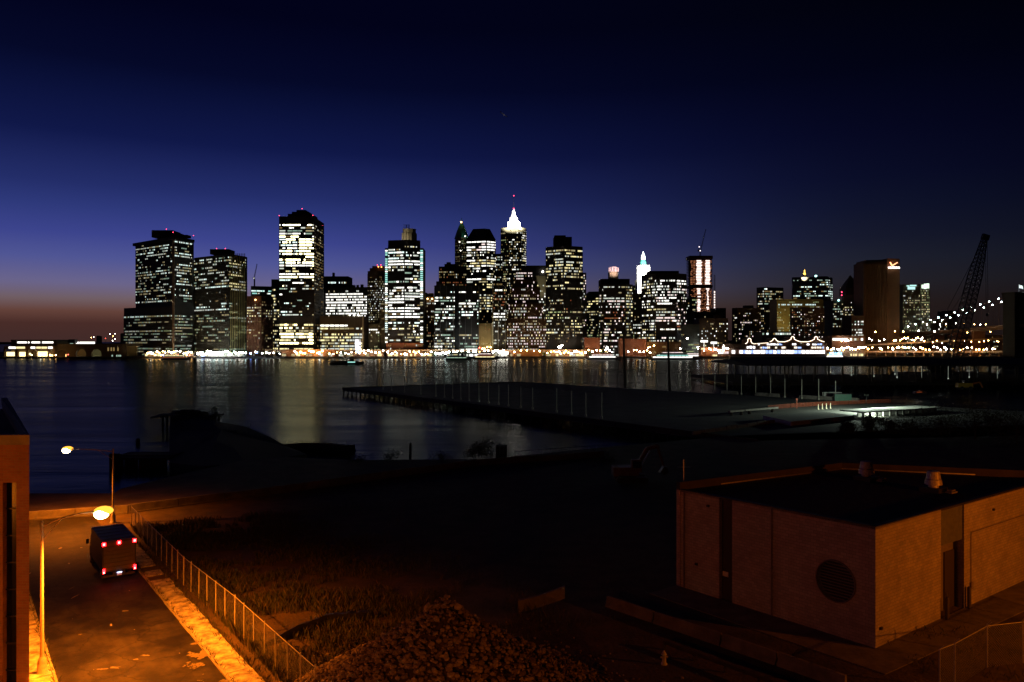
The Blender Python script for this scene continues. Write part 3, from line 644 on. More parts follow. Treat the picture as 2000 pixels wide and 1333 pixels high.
def excavator():
    b = G(1232, 942); t = thing('excavator', 'orange excavator with raised bent boom standing in the dark lot', 'excavator', b)
    M_o = mat('machine_orange', (.22, .07, .025), .5, noise=.3, scale=1)
    for y in (-1.2, 1.2):
        mb = MB(); c = b+Vector((0, y, .5)); mb.box(c, (3.6, .6, .8), 0, taper=.85); mb.tube(c+Vector((-1.75, -.3, 0)), c+Vector((-1.75, .3, 0)), .42, 12); mb.tube(c+Vector((1.75, -.3, 0)), c+Vector((1.75, .3, 0)), .42, 12); mb.build('track', M_black, t)
    mb = MB(); mb.box(b+Vector((-.7, 0, 1.65)), (3.3, 2.6, 1.1), 0, taper=.95); mb.box(b+Vector((-2.2, 0, 1.6)), (.7, 2.5, 1.2)); mb.build('body', M_o, t)
    mb = MB(); mb.box(b+Vector((.6, -.8, 2.4)), (1.5, 1.0, 1.7), 0, taper=.85); cb = mb.build('cab', M_o, t)
    mb = MB(); mb.box(b+Vector((.66, -1.28, 2.6)), (1.1, .06, .9)); mb.build('window', M_glass, cb)
    p0, p1, p2, p3 = b+Vector((.8, .3, 1.9)), b+Vector((2.3, .3, 4.6)), b+Vector((4.0, .3, 4.9)), b+Vector((4.6, .3, 2.2))
    mb = MB(); mb.tube(p0, p1, .32, 4, .36); mb.tube(p1, p2, .36, 4, .26); mb.build('boom', M_o, t)
    mb = MB(); mb.tube(p2+Vector((-.4, 0, .3)), p3, .26, 4, .18); mb.build('stick', M_o, t)
    mb = MB(); mb.tube(b+Vector((1.4, .3, 2)), p1+Vector((.4, 0, -.3)), .09, 6); mb.tube(p1+Vector((.6, 0, .35)), p2+Vector((-.3, 0, .4)), .09, 6); mb.build('hydraulic_ram', M_gal, t)
    mb = MB(); pr = [(0, 0), (.5, -.2), (.55, -.9), (0, -1.2), (-.6, -.9), (-.25, -.3)]; n = len(pr)
    mb.add([(p3.x+x, p3.y-.6, p3.z+z) for x, z in pr]+[(p3.x+x, p3.y+.6, p3.z+z) for x, z in pr], [tuple(range(n)), tuple(range(2*n-1, n-1, -1))]+[(i, n+i, n+(i+1) % n, (i+1) % n) for i in range(n)]); mb.build('bucket', M_black, t)
excavator()
# ---------------------------------------------------------------- vegetation helper
M_leaf = mat('leaf_dark', (.04, .055, .022), .7); M_leaf2 = mat('leaf_mid', (.07, .085, .03), .7); M_bark = mat('bark', (.05, .04, .03), .9, noise=.4)
def tree(name, label, cat, base, h, rx, n, seed, lf=.35, group=None, trunk=.3, z0=.25, matl=None):
    rnd = random.Random(seed); t = thing(name, label, cat, base, group); b = Vector(base)
    mb = MB(); top = b+Vector((rnd.uniform(-.3, .3), 0, h*.6)); mb.tube(b-Vector((0, 0, .2)), top, trunk*h*.06+.04, 7, .04)
    cl = []
    for k in range(9):
        a = rnd.uniform(0, 6.3); q = rnd.uniform(.15, .95); c = b+Vector((math.cos(a)*rx*q*.8, math.sin(a)*rx*q*.8, h*rnd.uniform(z0+.1, .88)*(1-.25*q))); cl.append((c, rx*rnd.uniform(.3, .5)))
        mb.tube(b+Vector((0, 0, h*rnd.uniform(.15, .45))), c, .05+.01*h*.3, 5, .02)
    mb.build('trunk', M_bark, t)
    mb = MB()
    for k in range(n):
        c, r = rnd.choice(cl); d = Vector((rnd.gauss(0, 1), rnd.gauss(0, 1), rnd.gauss(0, .8))).normalized()*r*rnd.uniform(.3, 1.08)
        p = c+d
        if p.z < b.z+.05: p.z = b.z+.05+rnd.random()*.3
        u = Vector((rnd.gauss(0, 1), rnd.gauss(0, 1), rnd.gauss(0, .6))).normalized()*lf*rnd.uniform(.5, 1.2); v = u.orthogonal().normalized()*lf*.4
        mb.add([p-u*.5, p+v*.5, p+u*.5, p-v*.5], [(0, 1, 2, 3)], rnd.random() < .35)
    mb.build('crown', matl or [M_leaf, M_leaf2], t); return t
k = 0
for px, py, h, rx, lb in ((1700, 842, 3.2, 3.6, 'low leafy shrub in front of the floodlit slab'), (1652, 846, 2.2, 3.2, 'lowest shrub beside the floodlit concrete box'), (1758, 848, 4.2, 4.2, 'leafy shrub mass right of the brightest floodlit patch'), (1838, 852, 7.2, 6.0, 'tall dark tree at the end of the floodlit slab'), (1905, 858, 7.8, 6.5, 'tall dark tree farther right, next to the picture edge trees'), (1985, 868, 7.5, 6.5, 'tall dark tree cut by the right picture edge')):
    k += 1; tree('shrub' if h < 5 else 'tree', lb, 'shrub' if h < 5 else 'tree', G(px, py), h, rx, 2600, 40+k, .42, 'trees and shrubs by the floodlit slab', z0=.05 if h < 5 else .1)
tree('shrub', 'dark bush on the near shore beside the spiked timber post', 'shrub', G(940, 897), 3.2, 3.0, 1500, 61, .35, z0=.0)
tree('shrub', 'small dark bush on top of the ruined pier mound', 'shrub', (XP(421, 178), 178, .8), 4.2, 1.5, 500, 62, .4, z0=.1)
for i, (px, py, h) in enumerate(((762, 900, 1.6), (700, 903, 1.4), (860, 899, 1.5), (1180, 905, 1.8))):
    tree('shrub', ['low weed clump on the near shore left of the mooring pile', 'low weed clump on the near shore behind the sunken barge', 'low weed clump on the near shore left of the dark bush', 'low weed clump on the shore behind the excavator'][i], 'shrub', G(px, py), h, 2.2, 350, 70+i, .3, 'weed clumps along the near shore', z0=0)
# ---------------------------------------------------------------- ruined pier, sunken barge, pilings
def ruins():
    random.seed(5)
    t = thing('ruined_pier', 'black overgrown ruined pier mound jutting into the river', 'pier', (-75, 170, WZ))
    w = lambda px, py, z: G(px, py, z)
    # earth-filled body
    fp = []
    for px, py, Y in ((332, 905, 128), (331, 870, 152), (331, 838, 182), (334, 817, 190), (370, 813, 192), (402, 814, 190), (432, 824, 182), (455, 829, 178), (482, 836, 172), (505, 845, 167), (528, 856, 162), (556, 869, 156), (600, 888, 140), (480, 903, 124), (400, 912, 120)):
        fp.append(Vector((XP(px, Y), Y, ZP(py, Y)+random.uniform(-.15, .25))))
    mb = MB(); n = len(fp); cen = Vector((sum(p.x for p in fp)/n, sum(p.y for p in fp)/n, .6))
    rings = [[(p.x, p.y, WZ-.5) for p in fp], [(p.x, p.y, p.z) for p in fp]]
    for q, zz in ((.66, .35), (.33, .7)): rings.append([((p.x-cen.x)*q+cen.x+random.uniform(-.6, .6), (p.y-cen.y)*q+cen.y+random.uniform(-1, 1), p.z*(1-zz)+cen.z*zz*.8+random.uniform(-.25, .25)) for p in fp])
    for r in rings: mb.v += r
    mb.v.append(tuple(cen))
    for j in range(len(rings)-1):
        for i in range(n): mb.f.append((j*n+i, j*n+(i+1) % n, (j+1)*n+(i+1) % n, (j+1)*n+i)); mb.m.append(0); mb.sm.append(False)
    k = (len(rings)-1)*n
    for i in range(n): mb.f.append((k+i, k+(i+1) % n, len(mb.v)-1)); mb.m.append(0); mb.sm.append(False)
    mb.build('mound', mat('wet_earth', (.012, .01, .008), .95, noise=.4, bump=.6), t)
    # timber deck at the head
    hp = lambda px, py, Y: Vector((XP(px, Y), Y, ZP(py, Y)))
    Y = 192
    for k in range(14):
        px = 318+k*8.4; mb = MB(); a = hp(px, 815+random.uniform(-2, 2), Y); mb.tube((a.x, Y, WZ-.5), a, .28, 7); mb.build('pile', M_timber, t)
    for k in range(11):
        px = 310+k*11; a = hp(px, 814-3*math.sin(k*.7)+random.uniform(-1.5, 1.5), Y-2+random.uniform(-2, 2)); mb = MB(); mb.box(a, (2.2, 6, .35), random.uniform(-.2, .2), ry=random.uniform(-.15, .15)); mb.build('plank', M_timber, t)
    for k in range(5):
        a = hp(345+k*13, 808-3*math.sin(k*.9), Y); mb = MB(); mb.box(a, (2.0, 3.5, 1.2), random.uniform(0, 1), taper=.6); mb.build('debris_heap', M_timber, t)
    mb = MB(); a = hp(334, 803, Y); mb.tube(a-Vector((0, 0, 1.5)), a+Vector((.4, 0, .5)), .15, 6); mb.build('stub', M_timber, t)
    t = thing('timber_bulkhead', 'low dark timber bulkhead reaching left from the ruined pier', 'bulkhead', (XP(280, 133), 133, WZ))
    for k in range(16):
        x_ = XP(226+k*7, 133); zt_ = ZP(884 if k < 3 else 893+random.uniform(-3, 3), 133); mb = MB(); mb.tube((x_, 131.5, WZ-.5), (x_+random.uniform(-.1, .1), 131.5, zt_), .3, 7); mb.build('pile', M_timber, t)
    for k in range(3): mb = MB(); mb.box((XP(280, 133), 133+k*2, -.6+random.uniform(-.2, .1)), (9.6, 1.8, .4), random.uniform(-.03, .03)); mb.build('plank', M_timber, t)
    t = thing('sunken_barge', 'long low sunken barge lying at the shore in the yellow reflection', 'barge', (XP(630, 155), 155, WZ))
    mb = MB(); n = 22
    for i in range(n+1):
        q = i/n; px = 545+q*148; Yb = 160-6*q; x = XP(px, Yb); z = ZP(874-9*math.sin(min(1, q*1.15)*2.6)+random.uniform(-1, 1), Yb)
        mb.v += [(x, Yb-5, WZ-.3), (x, Yb-4.6, z*.6), (x, Yb, z), (x, Yb+1, WZ-.3)]
    for i in range(n):
        for j in range(3): k = i*4+j; mb.f.append((k, k+4, k+5, k+1)); mb.m.append(0); mb.sm.append(False)
    mb.build('hull', M_timber, t)
    for k in range(8): a = hp(560+k*16+random.uniform(-4, 4), 869, 157); mb = MB(); mb.tube((a.x, 157, -1), (a.x+random.uniform(-.2, .2), 157, a.z+.35), .08, 5); mb.build('rib', M_timber, t)
    def pile(px, pyt, pyb, r, name, label, grp=None):
        g = G(px, pyb, WZ); mb = MB(); z = ZP(pyt, g.y); mb.tube((g.x, g.y, WZ-1), (g.x+.05, g.y, z), r, 8, r*.85); mb.ball((g.x+.05, g.y, z), r*.9, 0, 7, 4); return tag(mb.build(name, M_timber), label, 'pile', grp)
    pile(801, 868, 892, .28, 'mooring_pile', 'single dark mooring pile in the water off the near shore')
    pile(269, 860, 868, .5, 'mooring_pile', 'stub of a rotted pile sticking from the water left of the mound')
    pile(488, 826, 850, .14, 'mooring_pile', 'thin leaning stake on the slope of the ruined pier')
    # spiked timber post at the shore
    Yc = 127; t = thing('timber_dolphin', 'square dark timber stack with four spikes at the water edge', 'timber stack', (XP(978, Yc), Yc, 0))
    for i in range(3):
        for j in range(3): mb = MB(); mb.box((XP(972, Yc)+i*.62, Yc+j*.6, (ZP(872, Yc)-1)/2), (.58, .56, ZP(872, Yc)+1)); mb.build('timber', M_timber, t)
    for k in range(4): mb = MB(); x = XP(970+k*5.2, Yc); mb.tube((x, Yc+.2, ZP(874, Yc)), (x, Yc+.2, ZP(866-k % 2*2, Yc)), .05, 5); mb.build('spike', M_black, t)
    # water edge railing right of it
    pts = [(1005, 893), (1060, 888), (1120, 884), (1180, 880)]; t = thing('shore_railing', 'thin low railing along the water edge right of the timber stack', 'railing', G(1005, 893))
    P = [G(*q) for q in pts]
    for a, b in zip(P, P[1:]):
        mb = MB(); mb.tube(a+Vector((0, 0, .9)), b+Vector((0, 0, .9)), .04, 5); mb.build('rail', M_gal, t)
        for k in range(4): p = a+(b-a)*k/4; mb = MB(); mb.tube(p, p+Vector((0, 0, .95)), .03, 5); mb.build('post', M_gal, t)
ruins()
# ---------------------------------------------------------------- broad pier with perimeter posts
def pier():
    A, B, C, E, Fq = Vector((-70, 318)), Vector((5, 366)), Vector((105, 250)), Vector((185, 170)), Vector((48, 150))
    t = thing('pier', 'broad dark flat pier running out into the river, ringed with posts', 'pier', (30, 250, WZ))
    mb = MB(); mb.prism([A, Fq, E, C, B], -1.1, 0); mb.build('deck', mat('pier_deck', (.10, .10, .09), .8, noise=.5, scale=.12, bump=.3), t)
    mb = MB(); mb.slab(A, Fq, .02, .35, -.9, .3); mb.slab(B, A, .02, .35, -.9, .3); mb.build('kerb_beam', M_timber, t)
    d = (Fq-A).normalized()
    for k in range(46):
        p = A+d*(k*4.2+1); mb = MB(); mb.tube((p.x, p.y-.3, WZ-1), (p.x, p.y-.3, -.6), .3, 7); mb.build('pile', M_timber, t)
    t = thing('pier_fence', 'row of tall thin posts and top rails round the edge of the broad pier', 'fence', (A.x, A.y, 0))
    M_p = mat('post_paint', (.5, .48, .4), .6, noise=.3)
    def run(P, h, alt=1.0):
        for i, p in enumerate(P):
            hh = h*(1 if i % 3 else 1.05); mb = MB(); mb.tube((p.x, p.y, 0), (p.x, p.y, hh), .125, 6); mb.tube((p.x, p.y, 0), (p.x, p.y, .6), .3, 6); mb.build('post', M_p, t)
        for a, b in zip(P, P[1:]): mb = MB(); mb.tube((a.x, a.y, h*.97), (b.x, b.y, h*.97), .05, 5); mb.build('rail', M_black, t)
    fr = [G(px, py) for px, py in ((748, 761), (765, 763.5), (790, 767), (822, 771), (851, 775), (868, 777), (884, 779), (900, 781), (916, 783), (935, 785.5), (954, 788), (974, 791), (993, 794), (1017, 797), (1040, 800), (1087, 806), (1116, 810), (1144, 814), (1175, 818))]
    run(fr, 6.2)
    bk = [G(px, py) for px, py in ((738, 752.5), (795, 751), (824, 750), (867, 749), (890, 748.5), (913, 748), (935, 747.5), (957, 747), (975, 746.8), (1000, 746.5), (1022, 746.4), (1042, 746.6), (1064, 746.9), (1077, 747), (1091, 747.5), (1121, 748.5), (1137, 749), (1153, 750), (1168, 751), (1186, 752.5), (1206, 754), (1224, 756), (1242, 757), (1260, 757.5), (1282, 759), (1302, 760.5), (1325, 762), (1348, 763), (1372, 764.5), (1396, 767), (1420, 769), (1448, 771), (1476, 773), (1505, 775), (1533, 777), (1566, 779.5), (1599, 781.5), (1632, 783.5))]
    run(bk, 6.6)
    for (px, pyt, Y, lb) in ((1221, 648, 345, 'tall dark mooring mast standing behind the pier, left of its twin'), (1308, 662, 335, 'tall dark mooring mast standing behind the pier, right of its twin')):
        mb = MB(); x = XP(px, Y); mb.tube((x, Y, WZ-1), (XP(px-3, Y), Y, ZP(pyt, Y)), .6, 10, .42); mb.lathe([(.5, 0), (.5, .4), (.3, .6)], (XP(px-3, Y), Y, ZP(pyt, Y)), 10); tag(mb.build('mooring_mast', M_timber), lb, 'mast', 'mooring masts behind the pier')
    # concrete blocks along the rear edge
    lab = {0: 'pale concrete block at the left end of the row by the pier posts', 5: 'pale concrete block at the right end of the row, next to the green container'}
    for i, (px, py, L) in enumerate(((1425, 771, 7), (1488, 775, 5), (1512, 776.5, 4), (1583, 781, 8), (1610, 782.5, 6), (1660, 785, 6))):
        g = G(px, py-1); mb = MB(); mb.box(g+Vector((0, 0, .55)), (L, 1.0, 1.1), -.86+1.57-1.57, taper=.92); mb.box(g+Vector((0, 0, 1.14)), (L*.8, .5, .12), -.86)
        tag(mb.build('concrete_block', M_concd), lab.get(i, ['', 'second concrete block from the left in the row on the pier', 'third concrete block from the left in the row on the pier', 'fourth concrete block, just left of the small pale boat', 'fifth concrete block, under the small pale boat'][min(i, 4)]), 'concrete block', 'concrete blocks along the rear of the pier')
    g = G(1645, 784); t = thing('container', 'green waste container on the pier near the last posts', 'container', g)
    mb = MB(); mb.box(g+Vector((0, 0, 1.2)), (5, 2.4, 2.2), -.2); mb.build('body', mat('container_green', (.03, .16, .10), .5, noise=.3), t)
    for k in range(6): mb = MB(); mb.box(g+Vector((-2.2+k*.88, -1.22+.2*(2.2-k*.88)*0-(-.2)*(-2.2+k*.88)*-1, 1.2)), (.14, .2, 2.2), -.2); mb.build('rib', MAT['container_green'], t)
    mb = MB(); mb.box(g+Vector((0, 0, 2.36)), (5.1, 2.5, .12), -.2); mb.build('lid', M_black, t)
    g = G(1626, 778); t = thing('boat_hull', 'small pale boat stored on the pier behind the green container', 'boat', g)
    mb = MB(); pr = []
    for i in range(11):
        q = i/10; x = -3.2+6.4*q; wd = 1.1*math.sin(math.pi*min(1, .18+q*.82))**.6 if q < 1 else .05
        pr.append((x, wd))
    for x, wd in pr: mb.v += [(g.x+x, g.y-wd, 2.0), (g.x+x, g.y-wd*.6, .8), (g.x+x, g.y, .5), (g.x+x, g.y+wd*.6, .8), (g.x+x, g.y+wd, 2.0)]
    for i in range(10):
        for j in range(4): k_ = i*5+j; mb.f.append((k_, k_+5, k_+6, k_+1)); mb.m.append(0); mb.sm.append(True)
    mb.build('hull', mat('boat_white', (.6, .62, .6), .5, noise=.2), t)
    mb = MB(); mb.box(g+Vector((0, 0, 1.6)), (5.2, 1.2, .1)); mb.build('thwart', M_timber, t)
    for s_ in (-1.5, 1.5): mb = MB(); mb.box(g+Vector((s_, 0, .3)), (.3, 1.6, .6)); mb.build('cradle', M_timber, t)
pier()
# ---------------------------------------------------------------- floodlit works: slab on stub columns, box, fence, beams, assumed lamps
def works():
    random.seed(9)
    P = lambda px, py, z: G(px, py, z)
    zt = 1.5
    t = thing('concrete_platform', 'floodlit concrete platform on a row of stub columns beside the trees', 'platform', P(1700, 800, 0))
    a, b, c, d = P(1640, 800.5, zt), P(1685, 805, zt), P(1838, 795.5, zt), P(1790, 792.5, zt)
    mb = MB(); mb.prism([a.xy, b.xy, c.xy, d.xy], zt-.35, zt); mb.build('slab', mat('fresh_concrete', (.45, .46, .42), .8, noise=.25, scale=.4), t)
    u = (c-b)
    for k in range(12):
        p = b+u*(k+.15)/12+Vector((0, .35, 0)); mb = MB(); mb.box((p.x, p.y, (zt-.35)/2), (.45, .45, zt-.35), .3); mb.build('column', MAT['fresh_concrete'], t)
    mb = MB(); q = b+Vector((0, 3.2, 0)); r = c+Vector((0, 2.6, 0)); mb.slab(q.xy, r.xy, 0, .25, 0, zt-.36); mb.build('back_wall', MAT['fresh_concrete'], t)
    t = thing('concrete_box', 'low floodlit concrete box with sloping dark opening left of the platform', 'concrete box', P(1560, 815, 0))
    a, b, c, d = P(1490, 812, 1.0), P(1545, 824, 1.0), P(1668, 812, 1.0), P(1600, 804, 1.0)
    mb = MB(); mb.prism([a.xy, b.xy, c.xy, d.xy], .75, 1.0); mb.build('top_slab', MAT['fresh_concrete'], t)
    for p, q in ((b, b+(c-b)*.3), (b+(c-b)*.5, c), (a, b)): mb = MB(); mb.slab(p.xy, q.xy, -.35, -.02, 0, .74); mb.build('wall', MAT['fresh_concrete'], t)
    mb = MB(); p, q = b+(c-b)*.28, b+(c-b)*.52; mb.slab(p.xy, q.xy, -1.4, -.6, 0, .6); mb.build('recess', M_black, t)
    t = thing('barrier_mesh', 'orange plastic barrier mesh on thin stakes behind the platform', 'barrier mesh', P(1600, 797, 0))
    pts = [P(1500, 801, 0), P(1560, 796, 0), P(1640, 791.5, 0), P(1740, 787.5, 0)]; M_or = mat('orange_mesh', (.2, .035, .01), .8)
    for p, q in zip(pts, pts[1:]):
        n = 6
        for k in range(n):
            s_ = p+(q-p)*k/n; mb = MB(); mb.tube(s_, s_+Vector((0, 0, 1.4)), .05, 5); mb.build('stake', M_timber, t)
        mb = MB()
        for k in range(7): mb.slab(p.xy, q.xy, -.01, .01, .15+k*.17, .15+k*.17+.07)
        L = (q-p).length
        for k in range(int(L/.6)): s_ = p+(q-p)*(k*.6/L); mb.box(s_+Vector((0, -.02, .75)), (.1, .02, 1.1))
        tag(mb.build('netting', M_or, t), kind='stuff')
    for i, (x0, y0, x1, y1, lb) in enumerate(((1424, 805, 1452, 803, 'short pale beam on trestles, left piece of the pair'), (1454, 802.5, 1518, 797.5, 'long pale beam on trestles, right piece of the pair'))):
        t = thing('concrete_beam', lb, 'beam', P(x0, y0, 0), 'beams on trestles'); p, q = P(x0, y0, 1.0), P(x1, y1, 1.0)
        mb = MB(); mb.slab(p.xy, q.xy, -.4, .4, .9, 1.35); mb.build('beam_body', M_conc, t)
        for k in (.15, .85): s_ = p+(q-p)*k; mb = MB(); mb.box((s_.x, s_.y, .45), (.4, .9, .9), .4); mb.build('trestle', M_timber, t)
    for i, px in enumerate((1598, 1606, 1614, 1622)):
        g = P(px, 800-i*.6, 0); mb = MB(); mb.lathe([(.3, 0), (.3, .08), (.12, .12), (.06, 1.5), (.03, 1.6)], g, 8); tag(mb.build('marker_post', mat('marker', (.8, .7, .5), .6)), ['leftmost', 'second', 'third', 'rightmost'][i]+' of four short pale marker posts by the orange mesh', 'marker post', 'marker posts')
    g = P(1556, 798, 0); mb = MB(); mb.tube(g, g+Vector((0, 0, 2.6)), .14, 7); mb.box(g+Vector((0, 0, 2.6)), (.5, .3, .5)); tag(mb.build('sign_post', mat('rust_red', (.3, .06, .03), .7)), 'single reddish post with small head left of the marker posts', 'post')
    # assumed work light on a tripod, itself not in sight: lights the slabs
    g = P(1692, 806, 0); hz = 4.6; t = thing('assumed_work_light', 'assumed white work light on a tripod behind the edge of the platform', 'work light', g)
    for k in range(3): a_ = k*2.1; mb = MB(); mb.tube(g+Vector((math.cos(a_)*.7, math.sin(a_)*.7, 0)), g+Vector((0, 0, hz*.55)), .04, 5); mb.build('leg', M_black, t)
    mb = MB(); mb.tube(g+Vector((0, 0, hz*.45)), g+Vector((0, 0, hz)), .05, 6); mb.build('mast', M_black, t)
    mb = MB(); mb.box(g+Vector((0, 0, hz+.15)), (1.2, .12, .5)); mb.build('housing', M_black, t)
    mb = MB(); mb.box(g+Vector((0, .1, hz+.13)), (1.0, .05, .36)); mb.build('lens', emit('flood_lens', (.85, 1, .88), 30), t)
    ld = bpy.data.lights.new('flood_bulb', 'POINT'); ld.energy = 20000; ld.color = (.82, 1, .80); ld.shadow_soft_size = .3
    lo = bpy.data.objects.new('bulb', ld); S.collection.objects.link(lo); lo.location = g+Vector((0, .5, hz+.1)); setp(lo, t)
    g = P(1712, 814.1, 0); t = thing('assumed_work_light', 'assumed bright lamp on a short stand under the floodlit platform', 'work light', g)  # unseen lamp, assumed from the bright wall under the slab
    mb = MB(); mb.lathe([(.3, 0), (.3, .05), (.04, .08), (.04, .7)], g, 8); mb.build('stand', M_black, t); mb = MB(); mb.box(g+Vector((0, 0, .8)), (.5, .16, .28)); mb.build('housing', M_black, t); mb = MB(); mb.box(g+Vector((0, .1, .8)), (.44, .04, .22)); mb.build('lens', MAT['flood_lens'], t)
    ld = bpy.data.lights.new('under_bulb', 'POINT'); ld.energy = 1500; ld.color = (.85, 1, .80); ld.shadow_soft_size = .15
    lo = bpy.data.objects.new('bulb', ld); S.collection.objects.link(lo); lo.location = g+Vector((0, .25, .75)); setp(lo, t)
    # low wall stretch in front
    t = thing('retaining_wall', 'low broken concrete wall stub in front of the pier root', 'wall', P(1450, 842, 0))
    a, b = P(1352, 850, 0), P(1513, 826, 0)
    for k in range(8): p, q = a+(b-a)*(k+.04)/8, a+(b-a)*(k+.96)/8; mb = MB(); mb.slab(p.xy, q.xy, -.2, .2, 0, .8+random.uniform(-.12, .1)); mb.build('block', M_concd, t)
works()
# ---------------------------------------------------------------- pier shed frame, parked machines, crawler crane
def shed():
    x0, x1, y0, y1, zt = 118, 330, 372, 440, ZP(712, 372)
    t = thing('pier_shed', 'long dark open pier shed with a low roof on many thin columns', 'shed', (220, 400, 0))
    mb = MB(); mb.prism([(x0-4, y0-2), (x1, y0-2), (x1, y1), (x0-4, y1)], zt-.8, zt)
    n = 8
    for k in range(n):
        xa = x0-4+(x1-x0+4)*k/n; xb = x0-4+(x1-x0+4)*(k+1)/n; zm = zt+1.9+(k % 2)*.25
        mb.add([(xa, y0-2, zt), (xb, y0-2, zt), (xb, y1, zt), (xa, y1, zt), (xa, (y0+y1)/2, zm), (xb, (y0+y1)/2, zm)], [(0, 1, 5, 4), (3, 4, 5, 2), (0, 4, 3), (1, 2, 5)])
    mb.build('roof', mat('shed_roof', (.02, .02, .022), .9), t)
    mb = MB(); mb.prism([(x0-14, y0-10), (x1+60, y0-10), (x1+60, y1+10), (x0-14, y1+10)], -1.4, 0); mb.build('deck', M_timber, t)
    for yy in (y0, (y0+y1)/2, y1-1):
        for k in range(31):
            x = x0+(x1-x0)*k/30; mb = MB(); mb.box((x, yy, (zt-.8)/2), (.45, .45, zt-.8)); mb.build('column', M_black, t)
    for k in range(30):
        x = x0+(x1-x0)*(k+.5)/30
        if random.random() < .6: mb = MB(); w = (x1-x0)/30; mb.tube((x-w/2, y0, zt-1.0), (x, y0, zt-2.6), .12, 4); mb.tube((x+w/2, y0, zt-1.0), (x, y0, zt-2.6), .12, 4); mb.build('brace', M_black, t)
    for k in range(46):
        x = x0-12+k*6.2; mb = MB(); mb.tube((x, y0-9.5, WZ-1), (x, y0-9.5, -1), .3, 6); mb.build('pile', M_timber, t)
    # lamps hung in the shed
    for i, (px, py) in enumerate(((1663, 733), (1622, 727), (1707, 735), (1748, 731), (1752, 737), (1800, 739), (1852, 740), (1893, 737), (1907, 742), (1932, 735), (1948, 740))):
        Y = 395+(i % 3)*8; mb = MB(); p = Vector((XP(px, Y), Y, ZP(py, Y))); mb.ball(p, .32, 0, 8, 5); mb.tube(p, (p.x, p.y, zt-.7), .04, 4)
        mb.build('hanging_lamp', emit('dim_lamp', (.9, 1, .85), .5), t)
    M_y = mat('machine_yellow', (.5, .33, .04), .5, noise=.3)
    g = G(1893, 762); t = thing('parked_machine', 'dim yellow loader with orange arm parked by the pier shed', 'loader', g)
    mb = MB(); mb.box(g+Vector((-2, 0, 1.9)), (6, 2.4, 1.7), 0, taper=.92); mb.build('body', M_y, t)
    mb = MB(); mb.tube(g+Vector((1, 0, 2.4)), g+Vector((4.2, 0, 3.1)), .4, 4); mb.tube(g+Vector((4.2, 0, 3.1)), g+Vector((5.4, 0, .9)), .35, 4); mb.build('arm', mat('arm_orange', (.45, .14, .02), .5), t)
    mb = MB(); mb.box(g+Vector((-1.5, 0, 3.2)), (2, 1.8, 1.2), 0, taper=.85); mb.build('cab', M_glass, t)
    for s_ in (-3.6, -.2):
        for y in (-1.2, 1.2): mb = MB(); mb.tube(g+Vector((s_, y-.25, .75)), g+Vector((s_, y+.25, .75)), .75, 14); mb.build('wheel', MAT['tyre'], t)
    g = G(1796, 770); t = thing('parked_car', 'dark parked car with a faint red rear light near the shed', 'car', g)
    mb = MB(); mb.box(g+Vector((0, 0, .62)), (4.4, 1.8, .65), .1, taper=.96); mb.box(g+Vector((.1, 0, 1.2)), (2.4, 1.6, .55), .1, taper=.75); mb.build('body', mat('car_paint', (.05, .012, .01), .3), t)
    for s_ in (-1.4, 1.4):
        for y in (-.85, .85): mb = MB(); mb.tube(g+Vector((s_, y-.1, .32)), g+Vector((s_, y+.1, .32)), .32, 12); mb.build('wheel', MAT['tyre'], t)
    mb = MB(); mb.box(g+Vector((-.6, -.95, .75)), (2.0, .06, .12), .1); mb.build('rear_light', emit('dim_red', (1, .2, .06), .35), t)
shed()
def lattice(mb, a, b, w0, w1, n, r=.12, side=Vector((0, 1, 0))):
    a = Vector(a); b = Vector(b); u = (b-a).normalized(); s = side; v = u.cross(s).normalized(); s = v.cross(u).normalized(); prev = None
    for i in range(n+1):
        q = i/n; w = w0+(w1-w0)*q; c = a+(b-a)*q; cur = [c+v*w*x+s*w*y for x, y in ((-.5, -.5), (.5, -.5), (.5, .5), (-.5, .5))]
        if prev:
            for k in range(4): mb.tube(prev[k], cur[k], r, 4, smooth=False); mb.tube(prev[k], cur[(k+1) % 4], r*.6, 4, smooth=False)
        for k in range(4): mb.tube(cur[k], cur[(k+1) % 4], r*.6, 4, smooth=False)
        prev = cur
